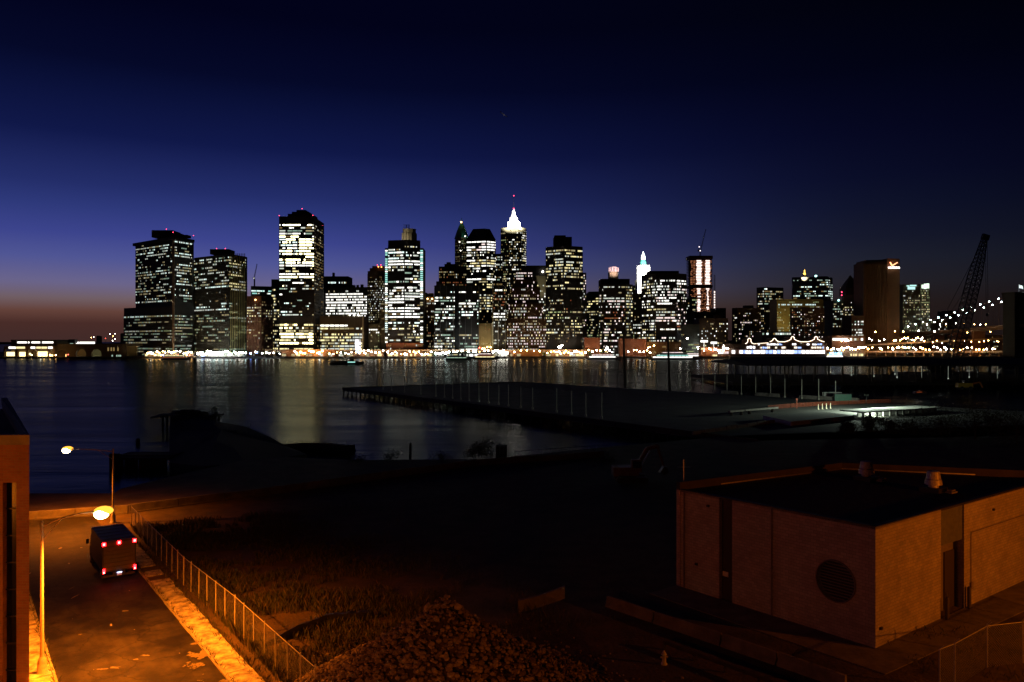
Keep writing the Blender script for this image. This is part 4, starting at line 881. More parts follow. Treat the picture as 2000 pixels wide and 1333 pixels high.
def crane():
    Y = 475; bx = XP(1856, Y); t = thing('crawler_crane', 'tall crawler crane with dark lattice boom behind the pier shed', 'crane', (bx, Y, 0))
    tip = Vector((XP(1923, Y), Y, ZP(466, Y))); foot = Vector((XP(1858, Y), Y, 3)); mid1 = foot+(tip-foot)*.12; mid2 = foot+(tip-foot)*.72
    mb = MB(); lattice(mb, foot, mid1, 1.2, 6.6, 3, .35); lattice(mb, mid1, mid2, 6.6, 5.6, 16, .35); lattice(mb, mid2, tip, 5.6, 2.2, 9, .33); mb.build('boom', M_black, t)
    mb = MB(); mb.box(tip+Vector((.5, 0, .8)), (4.2, 2.0, 3.2), 0, ry=.3); mb.build('boom_head', M_black, t)
    mb = MB(); mb.tube(tip+Vector((1.6, 0, 0)), (XP(1930, Y), Y, ZP(610, Y)), .12, 5); mb.tube(tip+Vector((.6, 0, 0)), (XP(1926, Y), Y, ZP(610, Y)), .12, 5); mb.build('hoist_rope', M_black, t)
    mb = MB(); mb.tube(tip, (bx-16, Y, 12), .14, 5); mb.tube(mid2, (bx-16, Y, 12), .1, 5); mb.build('pendant', M_black, t)
    mb = MB(); mb.lathe([(.3, 0), (.8, .6), (.8, 1.6), (.3, 2)], (XP(1928, Y), Y, ZP(612, Y)-2), 8); mb.build('hook_block', M_black, t)
    mb = MB(); mb.box((bx-7, Y, 3.6), (13, 5, 3.4)); mb.box((bx-14, Y, 3.4), (3.5, 5.6, 3)); mb.build('upper_body', M_black, t)
    mb = MB(); mb.box((bx+.5, Y-1.8, 4.2), (2.6, 1.6, 2.6), taper=.85); mb.build('cab', M_black, t)
    mb = MB(); mb.tube((bx-9, Y, 5), (bx-16, Y, 12), .3, 6); mb.tube((bx-14, Y, 5), (bx-16, Y, 12), .25, 6); mb.build('gantry', M_black, t)
    for s_ in (-3, 3): mb = MB(); mb.box((bx-5, Y+s_, .9), (12, 1.5, 1.7), taper=.88); mb.build('track', M_black, t)
    mb = MB(); mb.prism([(bx-30, Y-14), (bx+25, Y-14), (bx+25, Y+14), (bx-30, Y+14)], WZ-1, 0); tag(mb.build('barge', M_timber), 'flat dark work barge carrying the crawler crane', 'barge')
crane()
# ================================================================ CITY ACROSS THE RIVER
E_ = {
 'W': emit('window_white', (1, .98, .90), 2.0), 'w': emit('window_white_soft', (.94, 1, .88), .72),
 'C': emit('window_cool', (.78, 1, .95), 1.5), 'c': emit('window_cool_soft', (.66, .95, .74), .42),
 'Y': emit('window_warm', (1, .86, .42), 1.2), 'y': emit('window_warm_soft', (1, .85, .46), .42),
 'o': emit('window_dim', (1, .66, .25), .2), 'P': emit('window_pink', (1, .80, .76), 1.2), 'r': emit('window_red', (1, .30, .12), .22),
 'B': emit('window_brilliant', (1, .90, .46), 9), 'L': emit('window_brilliant_warm', (1, .85, .40), 5), 'A': emit('window_aqua', (.45, 1, .88), .9), 'g': emit('window_greenish', (.80, .95, .45), .35)}
EK = list(E_.keys()); EI = {k: i for i, k in enumerate(EK)}; EM = [E_[k] for k in EK]
UQ = {}
def unit_quad(k):
    if k not in UQ:
        me = bpy.data.meshes.new('window'); me.from_pydata([(0, 0, 0), (1, 0, 0), (1, 0, 1), (0, 0, 1)], [], [(0, 1, 2, 3)]); me.materials.append(E_[k]); UQ[k] = me
    return UQ[k]
BUILT = []
def flood(root, loc, target, watts, col=(1, .97, .92), ang=70):  # spotlights out of sight, assumed from the lit crowns and facades
    ld = bpy.data.lights.new('assumed_floodlight', 'SPOT'); ld.energy = watts; ld.color = col; ld.spot_size = math.radians(ang); ld.spot_blend = .6; ld.shadow_soft_size = .6
    o = bpy.data.objects.new('assumed_floodlight', ld); S.collection.objects.link(o); o.location = loc
    o.rotation_euler = (Vector(target)-Vector(loc)).to_track_quat('-Z', 'Y').to_euler(); setp(o, root)
def dens(zones, py):
    for z in zones:
        if z[0] <= py < z[1]: return z
    return zones[-1]
def facade(root, p, q, z0, z1, fl, bay, zones, rnd, wall, stuff, big, spand=.42, pier_every=4, pier_w=.5, dep=.45, win_w=.8):
    spand = min(.64, spand*1.16); pier_w *= 1.25
    """p,q 2-D left->right as seen from the camera."""
    p = Vector(p); q = Vector(q); L = (q-p).length
    if L < 1: return
    u = (q-p)/L; n = Vector((u.y, -u.x)); nb = max(1, int(round(L/bay))); bw = L/nb; nf = max(1, int((z1-z0)/fl)); fh = (z1-z0)/nf; Y = (p.y+q.y)/2
    for i in range(nf+1):
        wall.slab(p, q, 0, dep*.8, z0+i*fh-(spand*fh*.5 if i else 0), min(z1, z0+i*fh+spand*fh*.5))
    if pier_every:
        for j in range(0, nb+1, pier_every):
            c = p+u*min(max(j*bw, pier_w/2), L-pier_w/2); wall.slab(c-u*pier_w/2, c+u*pier_w/2, 0, dep, z0, z1)
    for i in range(nf):
        zc = z0+(i+.5)*fh; py = CY+(H-zc)*F/Y; Z = dens(zones, py); d, run, pal = Z[2], Z[3], Z[4]
        rowk = rnd.random(); d_ = min(1, d*rnd.choice((.35, .7, .95, 1.1, 1.3, 1.7))) if d < .85 else min(1, d*rnd.choice((.85, 1, 1.1)))
        cont = run > 1 ; j = 0; on = rnd.random() < d_
        zb, zt_ = z0+i*fh+spand*fh*.5, z0+(i+1)*fh-spand*fh*.5-(fh*.06 if rnd.random() < .4 else 0)
        while j < nb:
            ln = max(1, int(rnd.expovariate(1/run)+.6)) if on else max(1, int(rnd.expovariate(1/max(.6, run*(1-d_)/max(d_, .03)))+.6))
            ln = min(ln, nb-j)
            if on:
                k = rnd.choice(pal)
                if win_w >= .95:
                    segs = []; a_ = j
                    while a_ < j+ln: b_ = min(j+ln, (a_//max(pier_every, 1)+1)*max(pier_every, 1), a_+rnd.choice((1, 2, 3, 4, 4))); segs.append((a_, b_)); a_ = b_
                else: segs = [(a, a+1) for a in range(j, j+ln)]
                for a, b in segs:
                    kk = k if rnd.random() < .65 else rnd.choice(pal+'ow')
                    m = (1-win_w)*.5*bw if win_w < .95 else .13*bw
                    P0 = p+u*(a*bw+m)+n*.06; P1 = p+u*(b*bw-m)+n*.06
                    if (P1-P0).length*F/Y >= 10: big.append((P0, P1, zb, zt_, kk))
                    else: stuff.add([(P0.x, P0.y, zb), (P1.x, P1.y, zb), (P1.x, P1.y, zt_), (P0.x, P0.y, zt_)], [(0, 1, 2, 3)], EI[kk])
            j += ln; on = not on
            if run >= 90: on = True
def building(name, label, tiers, col=(.05, .047, .043), extra=None, seed=None, cat='building', group='skyline towers', beacons=(), blocks=(), windows_cap=70, base_z=-.8):
    """tiers: dicts with corners [(px,Y)...] left to right, top, bottom (photo rows at first corner), facade options"""
    rnd = random.Random(seed if seed is not None else len(BUILT)*13+5); BUILT.append(name)
    c0 = tiers[0]['c'][0]; root = thing(name, label, cat, (XP(c0[0], c0[1]), c0[1], base_z), group); stuff = MB(); big = []
    mw = tower_wall('%d' % len(BUILT), col)
    for T in tiers:
        C = [Vector((XP(px, Y), Y)) for px, Y in T['c']]; Yr = T.get('Y', T['c'][T.get('ref', 0)][1]); zt = ZP(T['top'], Yr); zb = ZP(T['bot'], Yr) if 'bot' in T else base_z
        dpt = T.get('d', 35); back = [Vector((c.x+.12*c.x/c.y*dpt, c.y+dpt)) for c in (C[-1], C[0])]
        if len(C) > 2: back = [C[-1]+Vector((0, 6)), Vector((C[-1].x*.5+C[0].x*.5, max(c.y for c in C)+dpt)), C[0]+Vector((0, 6))]
        wall = MB(); tp = T.get('taper')
        poly = C+back
        if tp:
            cen = Vector((sum(v.x for v in poly)/len(poly), sum(v.y for v in poly)/len(poly))); wall.prism(poly, zb, zt, top=[cen+(v-cen)*tp for v in poly])
        else: wall.prism(poly, zb, zt)
        if T.get('z'):
            wt = ZP(T.get('wtop', T['top']+4), Yr); wb = ZP(T['wbot'], Yr) if 'wbot' in T else max(zb, base_z)
            for i in range(len(C)-1):
                zz = T['z'] if not isinstance(T['z'], dict) else T['z'].get(i, T['z'].get(0))
                if zz: facade(root, C[i], C[i+1], max(wb, zb+.1), wt, T.get('fl', 3.9), T.get('bay', 1.6), zz, rnd, wall, stuff, big, T.get('sp', .42), T.get('pe', 4), T.get('pw', .5), T.get('dep', .45), T.get('ww', .8))
        wall.build(T.get('name', 'wall'), T.get('m', mw), root)
    for (px0, px1, pt, pb, Y, dd) in blocks:
        mb = MB(); x0, x1 = XP(px0, Y), XP(px1, Y); mb.prism([(x0, Y), (x1, Y), (x1, Y+dd), (x0, Y+dd)], ZP(pb, Y), ZP(pt, Y)); mb.build('rooftop_block', mw, root)
    for (px, py, Y) in beacons:
        mb = MB(); p = (XP(px, Y), Y, ZP(py, Y)); mb.ball(p, .5, 0, 8, 5); mb.build('beacon', M_red, root); mb = MB(); mb.tube((p[0], p[1], p[2]-4), (p[0], p[1], p[2]-.5), .12, 5); mb.build('beacon_post', M_black, root)
    big.sort(key=lambda b: -(b[1]-b[0]).length); rest = big[windows_cap:]
    for P0, P1, zb, zt, k in big[:windows_cap]:
        o = bpy.data.objects.new('window', unit_quad(k)); S.collection.objects.link(o); d = P1-P0
        o.location = (P0.x, P0.y, zb); o.rotation_euler = (0, 0, math.atan2(d.y, d.x)); o.scale = (d.length, 1, zt-zb); setp(o, root)
    for P0, P1, zb, zt, k in rest: stuff.add([(P0.x, P0.y, zb), (P1.x, P1.y, zb), (P1.x, P1.y, zt), (P0.x, P0.y, zt)], [(0, 1, 2, 3)], EI[k])
    if stuff.f: tag(stuff.build('small_windows', EM, root), kind='stuff')
    if extra: extra(root, mw)
    return root
B = building
# -- far left: tower with flared cornice on a broad podium
def x1(root, mw):
    Y = 1010; mb = MB(); C = [Vector((XP(259, 1078), 1078)), Vector((XP(339, 1005), 1005)), Vector((XP(380, 1040), 1040)), Vector((XP(300, 1120), 1120))]
    mb.prism(C, ZP(468.5, 1010), ZP(463, 1010)); mb.build('cornice', mw, root)
    mb = MB(); mb.slab((XP(337, 1004), 1004), (XP(341, 1004), 1004), 0, 1.2, -.8, ZP(468, 1004)); mb.build('corner_pier', tower_wall('brown_pier', (.22, .15, .10)), root)
B('office_tower', 'dark tower with flared cornice and broad lower podium, scattered greenish windows', [
  dict(c=[(265, 1072), (339, 1010), (375, 1040)], ref=1, top=464, wtop=469, wbot=590, z={0: [(469, 474, .75, 8, 'wWC'), (474, 500, .5, 6, 'wcyC'), (500, 592, .42, 3.2, 'wcyyC'), (0, 999, .4, 3, 'wcy')], 1: [(469, 476, .7, 8, 'wCy'), (476, 592, .5, 5, 'wcyyC'), (0, 999, .4, 4, 'cy')]}, fl=3.7, bay=1.9, pe=2, pw=.35, ww=.62, sp=.45),
  dict(c=[(242, 1078), (339, 1007), (376, 1040)], ref=1, top=598, wtop=614, name='podium', z=[(612, 620, .8, 12, 'ycC'), (620, 690, .55, 7, 'cyygcw'), (0, 999, .4, 5, 'cyg')], fl=3.7, bay=1.9, pe=1, pw=.35, ww=.6, sp=.45)],
  extra=x1, blocks=[(296, 337, 450, 464, 1030, 25), (343, 352, 456, 464, 1030, 12), (352, 366, 459, 464, 1035, 12)], beacons=[(325, 448, 1030), (338, 454, 1030), (378, 460.5, 1040)])
B('office_tower', 'slim dark tower squeezed between the flared-cornice tower and the ribbed tower', [dict(c=[(370, 1130), (384, 1130)], top=537, wtop=545, z=[(545, 999, .55, 2, 'yYwc')], fl=3.8, bay=1.8, ww=.7)])
def x2(root, mw):
    for i in range(9):
        px = 451+i*3.4; mb = MB(); Y = 1002+i*3.3; mb.slab((XP(px-.5, Y), Y), (XP(px+.5, Y), Y), 0, 1.0, 0, ZP(495.5, Y)); mb.build('rib', tower_wall('ochre_rib', (.5, .45, .2)), root)
    flood(root, (XP(474, 975), 975, 4), (XP(466, 1018), 1018, 75), 70000, (1, .92, .5), 75)
    flood(root, (XP(410, 975), 975, 4), (XP(412, 1022), 1022, 40), 14000, (.95, 1, .6), 80)
B('ribbed_tower', 'tower with bright vertical ribs on its right side and a square rooftop block', [
  dict(c=[(379, 1050), (447, 1000), (480, 1035)], ref=1, top=496, wtop=500, z={0: [(500, 572, .4, 5, 'wCcy'), (572, 592, .02, 1, 'o'), (592, 606, .4, 5, 'wC'), (606, 690, .34, 6, 'cyg'), (0, 999, .2, 4, 'c')], 1: [(500, 572, .5, 5, 'wyYg'), (572, 592, .05, 1, 'o'), (592, 690, .38, 7, 'gyc'), (0, 999, .3, 4, 'yg')]}, fl=3.7, bay=1.75, pe=2, pw=.4, ww=.78, sp=.42),
  ], extra=x2, blocks=[(410, 447, 487, 497, 1022, 22)], beacons=[(423, 486, 1022), (440, 486, 1022)], col=(.07, .065, .05))
def lampx(px, py, Y, m=None, r=1.0):
    def f(root, mw): mb = MB(); mb.ball((XP(px, Y), Y, ZP(py, Y)), r, 0, 8, 5); mb.build('roof_lamp', m or emit('lamp_orange', (1, .6, .22), 9, True), root)
    return f
B('brick_block', 'red-brown brick block with an orange lamp at its roof corner, beside the ribbed tower', [dict(c=[(482, 1015), (510, 1010), (531, 1030)], top=579, wtop=588, z=[(600, 620, .45, 3, 'yYw'), (620, 645, .12, 2, 'yo'), (645, 655, .35, 3, 'yY'), (0, 999, .1, 1, 'yo')], fl=3.6, bay=2.0, ww=.55, pe=2, dep=.6)], col=(.20, .075, .035), extra=lampx(499, 586, 1008))
def x3(root, mw):
    mb = MB(); Y = 1102; x = XP(497, Y); mb.box((x, Y, ZP(552, Y)), (1.6, 1.6, ZP(541, Y)-ZP(560, Y))); lattice(mb, (x, Y, ZP(541, Y)), (XP(502, Y), Y, ZP(516, Y)), 1.2, .7, 10, .12); mb.tube((x, Y, ZP(541, Y)), (XP(493.5, Y), Y, ZP(544, Y)), .5, 5); mb.build('rooftop_crane', M_black, root)
    mb = MB(); mb.box((x-.5, Y-.8, ZP(544, Y)), (1.4, .3, 1.6)); mb.build('crane_lamp', E_['w'], root)
B('glass_block', 'pale glass block with a small crane on its roof behind the brick block', [dict(c=[(490, 1100), (531, 1110)], top=559, wtop=561, z=[(566, 577, .75, 7, 'CCAc'), (577, 600, .3, 3, 'cyc'), (0, 999, .3, 2, 'yc')], fl=3.6, bay=1.7, ww=.8)], col=(.10, .12, .11), extra=x3)
B('dark_block', 'narrow dark block with yellow window rows left of the tallest slab tower', [dict(c=[(530, 1045), (548, 1045)], top=546, wtop=558, z=[(558, 999, .5, 3, 'yYYy')], fl=3.9, bay=1.9, ww=.8)])
# tallest slab tower
B('slab_tower', 'tallest dark slab tower with dense bright white window bands and stepped crown', [
  dict(c=[(545, 995), (613, 995), (631, 1050)], top=423, wtop=437, wbot=618, z={0: [(437, 446, .8, 14, 'BWC'), (446, 462, .6, 4, 'wcWy'), (462, 520, .93, 12, 'BBBWC'), (520, 532, .6, 5, 'yYw'), (532, 545, .93, 14, 'BBLW'), (545, 562, .7, 5, 'LCWw'), (562, 580, .5, 5, 'CwcW'), (580, 620, .32, 2.5, 'cwyC'), (0, 999, .5, 4, 'wy')], 1: [(437, 570, .45, 3, 'oooy'), (0, 999, .12, 2, 'o')]}, fl=3.75, bay=2.15, pe=4, pw=.5, ww=.97, sp=.44),
  dict(c=[(545.5, 994), (612.5, 994), (631, 1049)], top=618, bot=700, wtop=632, name='lower_block', z={0: [(632, 645, .85, 8, 'BLY'), (645, 652, .5, 5, 'yY'), (652, 690, .97, 30, 'LBLY'), (0, 999, .5, 4, 'y')], 1: [(0, 999, .25, 2, 'oo')]}, fl=3.75, bay=2.15, pe=3, pw=.45, ww=.97, sp=.34)],
  blocks=[(562, 609, 418, 423, 1012, 30), (570, 603, 414, 418, 1016, 24), (579, 597, 410.5, 414, 1020, 18)], beacons=[(545.5, 421.5, 996), (611, 421, 996), (590, 408, 1022), (630, 440.5, 1048)], col=(.055, .045, .036), windows_cap=190)
B('office_block', 'dark flat-topped ribbed block behind the bright white grid building', [dict(c=[(633, 1150), (680, 1150)], top=540, wtop=543, wbot=575, z=[(552, 558, .35, 5, 'C'), (0, 999, .03, 1, 'o')], fl=4.2, bay=2, pe=1, pw=.5, dep=.8)], col=(.07, .065, .06), blocks=[(649, 653, 533, 540, 1160, 4), (682, 692, 557, 566, 1140, 10)])
B('white_grid_building', 'wide building filled with bright white windows in an even grid', [dict(c=[(636, 1080), (717, 1070)], top=562, wtop=567, wbot=632, z=[(567, 571, .6, 4, 'yw'), (571, 618, .94, 10, 'WWWW'), (618, 632, .3, 3, 'Wy')], fl=3.7, bay=2.0, pe=1, pw=.45, ww=.8, sp=.36)], col=(.11, .10, .07), blocks=[(640, 646, 556, 562, 1090, 8), (696, 700, 557, 562, 1090, 5), (704, 709, 556, 562, 1090, 5)])
def x5(root, mw):
    for px in (683, 692, 700): mb = MB(); mb.ball((XP(px, 1003), 1003, ZP(616, 1003)), .9, 0, 8, 5); mb.build('roof_lamp', emit('lamp_white', (1, .95, .82), 9, True), root)
    mb = MB(); mb.slab((XP(707.5, 1000), 1000), (XP(710.5, 1000), 1000), 0, 1, 0, ZP(618, 1000)); mb.build('end_pier', tower_wall('pale_pier', (.5, .42, .25)), root)
B('stepped_office_block', 'low wide office block with rows of yellow lit windows beside the tallest slab', [dict(c=[(625, 1004), (711, 1004)], top=618, wtop=622, z={0: [(622, 632, .1, 2, 'o'), (632, 640, .65, 12, 'WY'), (640, 685, .85, 9, 'YYyw'), (0, 999, .3, 2, 'y')]}, fl=3.75, bay=2.1, pe=3, pw=.5, ww=.97, sp=.36)], col=(.11, .08, .045), extra=x5)
B('apartment_tower', 'dark brown apartment tower with an orange lit crown and random windows', [dict(c=[(718, 1050), (738, 1042), (754, 1050)], top=530, wtop=536, z=[(536, 550, .1, 1, 'o'), (550, 625, .45, 1.2, 'yywW'), (0, 999, .25, 1.2, 'yo')], fl=3.0, bay=2.0, ww=.5, sp=.5, pe=1, pw=.5)], col=(.11, .075, .045), blocks=[(722, 752, 524, 530, 1050, 20), (727, 750, 520, 524, 1054, 14)], beacons=[(737, 518, 1052), (744, 518, 1052)], extra=lambda r, m: [lampx(739, 521.5, 1047, emit('lamp_deep_orange', (1, .35, .08), 5, True), .9)(r, m), lampx(745, 522, 1047, MAT['lamp_deep_orange'], .9)(r, m)])
B('stone_block', 'narrow stone block lit ochre, right of the brown apartment tower', [dict(c=[(742, 1015), (754, 1015)], top=596, wtop=600, z=[(0, 999, .06, 1, 'oy')], fl=3.4, bay=2.2, ww=.5, pe=1, dep=.8)], col=(.24, .18, .09))
B('stone_block', 'low greenish lit block in front of the brown apartment tower', [dict(c=[(720, 1010), (741, 1010)], top=633, wtop=636, z=[(636, 650, .3, 2, 'YW'), (0, 999, .2, 1, 'yg')], fl=3.4, bay=2.2, ww=.6)], col=(.18, .15, .08))
# bright tower with lit edges
def x7(root, mw):
    for px0, px1, Y in ((752, 757.5, 1003), (820.5, 826.5, 1003)):
        for k in range(46):
            py = 489+k*4.05
            if random.random() < (.9 if k < 24 else .6):
                kk = random.choice('AACW') if k < 18 else random.choice('WwCy'); o = bpy.data.objects.new('edge_window', unit_quad(kk)); S.collection.objects.link(o); o.location = (XP(px0+.5, Y), Y-.6, ZP(py+2.6, Y)); o.scale = (XP(px1-.5, Y)-XP(px0+.5, Y), 1, 1.7); setp(o, root)
    Yc = 1100; M_st = tower_wall('pale_stone', (.35, .31, .22))
    mb = MB(); c = (XP(799.5, Yc), Yc, 0)
    for r, a, b in ((10.4, 471, 457), (9.3, 457, 449.5), (10.0, 449.5, 448.3)): mb.lathe([(r, ZP(a, Yc)), (r, ZP(b, Yc))], c, 8, smooth=False)
    mb.build('stone_crown', M_st, root)
    mb = MB()
    for k in range(8):
        a = k*math.pi/4+.39
        mb.box((c[0]+math.cos(a)*10.4, Yc+math.sin(a)*10.4, ZP(464, Yc)), (1.2, 1.2, ZP(456, Yc)-ZP(472, Yc)), a)
    mb.build('buttress', M_st, root)
    mb = MB()
    for px in (788.5, 794, 799): mb.tube((XP(px, Yc), Yc, ZP(449, Yc)), (XP(px, Yc), Yc, ZP(437+abs(px-797), Yc)), .6, 4)
    for py in (440, 444): mb.tube((XP(788, Yc), Yc, ZP(py, Yc)), (XP(799.5, Yc), Yc, ZP(py, Yc)), .5, 4)
    mb.build('antenna_frame', M_black, root); flood(root, (c[0]-14, Yc-26, ZP(474, Yc)), (c[0], Yc-4, ZP(460, Yc)), 12000, (1, .85, .55), 70)
B('glass_tower', 'bright white-banded glass tower with aqua lit edges and a stone crown above', [
  dict(c=[(758, 1000), (790, 994), (820, 1000)], top=470, wtop=480, wbot=668, z=[(480, 488, .35, 3, 'ywY'), (488, 510, .5, 4, 'WwyC'), (510, 518, .97, 20, 'WWW'), (518, 534, .5, 4, 'yWwc'), (534, 556, .45, 4, 'wWYc'), (556, 612, .66, 7, 'WWWw'), (612, 620, .9, 14, 'WW'), (620, 627, .0, 1, 'o'), (627, 633, .85, 8, 'WC'), (633, 660, .5, 3, 'yYwW'), (0, 999, .4, 4, 'wy')], fl=3.7, bay=1.9, ww=.97, pe=6, pw=.4, sp=.42),
  dict(c=[(752, 1004), (826.5, 1004)], top=485, d=30, name='wing'), dict(c=[(754, 990), (826, 990)], top=670, d=9, name='brick_base', m=tower_wall('base_brick', (.3, .10, .04)), wtop=672, z=[(672, 682, .3, 2, 'or')], bay=2.4, ww=.6)], extra=x7, windows_cap=90)
B('dark_block', 'thin dark stepped block just right of the aqua-edged tower', [dict(c=[(826, 1060), (837, 1060)], top=598), dict(c=[(824, 1062), (833, 1062)], top=572, name='upper_step')], col=(.09, .065, .045))
B('stone_tower', 'brown stepped stone block with two bright roof lamps beside the twin-wing black tower', [dict(c=[(833, 1040), (850, 1040)], top=580, wtop=585, z=[(590, 610, .45, 1.5, 'yYw'), (610, 650, .15, 1, 'oy'), (650, 690, .3, 1, 'roy')], fl=3.5, bay=2.0, ww=.5, pe=1)], blocks=[(837, 846, 573, 580, 1044, 10)], col=(.2, .12, .05), extra=lambda r, m: [lampx(835, 584, 1037)(r, m), lampx(844, 584, 1037)(r, m)])
B('stepped_tower', 'dark brown stepped tower with one row of amber windows behind the black twin wings', [dict(c=[(857, 1110), (920, 1110)], top=521, wtop=524, wbot=570, z=[(531, 538, .6, 4, 'yo'), (538, 570, .2, 1.4, 'oor')], fl=3.7, bay=2.2, ww=.5, pe=1), dict(c=[(852, 1112), (926, 1112)], top=550, name='lower_step')], blocks=[(868, 890, 516, 521, 1118, 14), (872, 880, 512.5, 516, 1120, 8)], col=(.10, .055, .035))
def x9(root, mw):
    for px in (848.5, 860, 872, 886, 898, 909, 921, 934.5): mb = MB(); Y = 989.5; mb.slab((XP(px-.35, Y), Y), (XP(px+.35, Y), Y), 0, .6, 0, ZP(558, Y)); mb.build('fin', tower_wall('grey_fin', (.12, .12, .13)), root)
B('twin_wing_tower', 'black glass tower in two wings with a dark central strip and cool white windows', [
  dict(c=[(848, 992), (888, 991)], top=558, wtop=568, z=[(568, 578, .35, 2, 'wC'), (578, 616, .5, 3, 'wWCcW'), (616, 626, .85, 6, 'WC'), (626, 650, .2, 3, 'cwC'), (650, 690, .6, 3, 'wycW'), (0, 999, .3, 2, 'w')], fl=3.7, bay=1.8, ww=.9, pe=6, pw=.3),
  dict(c=[(896, 991), (935, 992)], top=558, name='right_wing', wtop=568, z=[(568, 574, .4, 4, 'W'), (574, 605, .45, 3, 'wWcW'), (605, 618, .85, 6, 'WC'), (618, 650, .22, 3, 'cwC'), (650, 690, .55, 3, 'wycW'), (0, 999, .3, 2, 'w')], fl=3.7, bay=1.8, ww=.9, pe=6, pw=.3),
  dict(c=[(888, 994), (896, 994)], top=558, name='core')], col=(.03, .03, .033), extra=x9)
def x10(root, mw):
    Y = 1250; c = (XP(901, Y), Y+8, 0); M_gr = mat('copper_green', (.05, .30, .22), .6, noise=.3, scale=.1)
    mb = MB(); mb.lathe([(12.2, ZP(466, Y)), (8.4, ZP(452, Y)), (4.6, ZP(441, Y)), (2.0, ZP(435, Y)), (.6, ZP(429, Y)), (.2, ZP(424, Y))], c, 8, smooth=False); mb.build('copper_spire', M_gr, root)
    mb = MB(); mb.ball((c[0], Y-1, ZP(434.5, Y)), 1.3, 0, 8, 6); mb.build('spire_lamp', emit('lamp_orange', (1, .6, .22), 9, True), root)
    for px, py in ((908, 462), (897, 473), (899, 490)): mb = MB(); mb.ball((XP(px, Y-12), Y-6, ZP(py, Y-6)), .8, 0, 8, 5); mb.build('flood_lamp', MAT['lamp_white'], root)
B('spire_tower', 'stone tower with a green copper pyramid spire', [dict(c=[(889, 1252), (900, 1244), (913, 1252)], top=465, wtop=470, z=[(470, 545, .3, 1.2, 'yog'), (0, 999, .2, 1, 'o')], fl=3.6, bay=1.9, ww=.5, pe=1, dep=.8)], col=(.20, .16, .09), extra=x10)
B('pyramid_roof_tower', 'tower with bright white bands under a dark truncated pyramid roof', [
  dict(c=[(911, 1090), (950, 1082), (968, 1092)], top=467, wtop=471, z=[(471, 489, .86, 12, 'WWWP'), (489, 508, .4, 2, 'wyW'), (508, 520, .9, 12, 'WWY'), (520, 542, .45, 3, 'wyW'), (542, 550, .95, 20, 'YWW'), (550, 610, .6, 5, 'yYYw'), (0, 999, .5, 4, 'Yyw')], fl=3.7, bay=1.9, ww=.95, pe=4, pw=.5), 
  dict(c=[(911, 1091), (950, 1083), (968, 1093)], top=447, bot=468, taper=.58, name='pyramid_roof', m=tower_wall('dark_roof', (.035, .045, .04)))], col=(.07, .06, .05))
B('dark_block', 'narrow dark block between the pyramid-roof tower and the white-spired tower', [dict(c=[(966, 1160), (981, 1160)], top=496, wtop=500, z=[(500, 560, .4, 3, 'cow'), (0, 999, .3, 2, 'y')], fl=3.8, bay=2, ww=.8)], col=(.05, .055, .07))
# floodlit spire tower
def x13(root, mw):
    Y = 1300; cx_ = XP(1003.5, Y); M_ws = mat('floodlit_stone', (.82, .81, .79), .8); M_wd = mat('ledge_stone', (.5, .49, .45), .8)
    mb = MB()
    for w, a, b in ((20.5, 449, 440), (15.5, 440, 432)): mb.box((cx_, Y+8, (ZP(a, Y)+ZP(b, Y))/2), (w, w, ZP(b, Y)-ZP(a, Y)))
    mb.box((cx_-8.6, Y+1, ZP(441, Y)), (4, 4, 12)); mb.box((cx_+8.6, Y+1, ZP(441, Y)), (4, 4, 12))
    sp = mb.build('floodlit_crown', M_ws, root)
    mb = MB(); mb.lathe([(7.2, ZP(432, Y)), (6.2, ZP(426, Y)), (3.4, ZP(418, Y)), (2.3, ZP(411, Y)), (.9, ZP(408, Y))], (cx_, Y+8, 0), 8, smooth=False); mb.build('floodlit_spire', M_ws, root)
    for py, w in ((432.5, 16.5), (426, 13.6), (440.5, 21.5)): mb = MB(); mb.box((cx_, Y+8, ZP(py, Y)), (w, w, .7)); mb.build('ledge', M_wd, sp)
    for k in range(4): mb = MB(); mb.box((cx_-3.9+k*2.6, Y+1.3, ZP(427.6, Y)), (1.0, .6, 2.0)); mb.build('dormer', M_black, sp)
    mb = MB(); mb.tube((cx_, Y+8, ZP(408, Y)), (cx_, Y+8, ZP(382, Y)), .2, 5); mb.build('mast', M_black, root); mb = MB(); mb.ball((cx_, Y+8, ZP(381, Y)), .8, 0, 8, 5); mb.build('mast_beacon', M_red, root)
    mb = MB(); mb.ball((cx_, Y+8, ZP(406.5, Y)), 1.2, 0, 8, 5); mb.build('tip_beacon', M_red, root)
    mb = MB(); mb.ball((XP(1017, Y-4), Y-4, ZP(447, Y)), 1.5, 0, 10, 6); mb.build('flood_lamp', emit('flood_aqua', (.75, 1, 1), 12, True), root)
    for s_ in (-1, 1): flood(root, (cx_+s_*22, Y-26, ZP(445, Y)), (cx_, Y+6, ZP(430, Y)), 420000, ang=80)
B('spire_skyscraper', 'dark skyscraper topped by a brilliant white floodlit spire and red tip', [
  dict(c=[(978, 1305), (994, 1296), (1018, 1296), (1028, 1310)], top=446, wtop=450, z={0: [(455, 540, .35, 3, 'ygo'), (540, 560, .6, 6, 'Yy'), (0, 999, .3, 2, 'y')], 1: [(455, 560, .22, 1.3, 'yWwo'), (0, 999, .2, 1, 'o')], 2: [(460, 468, .95, 9, 'W'), (468, 560, .8, 3, 'wyWY'), (0, 999, .5, 2, 'y')]}, fl=3.8, bay=1.9, ww=.7, pe=2)], col=(.13, .115, .06), extra=x13)
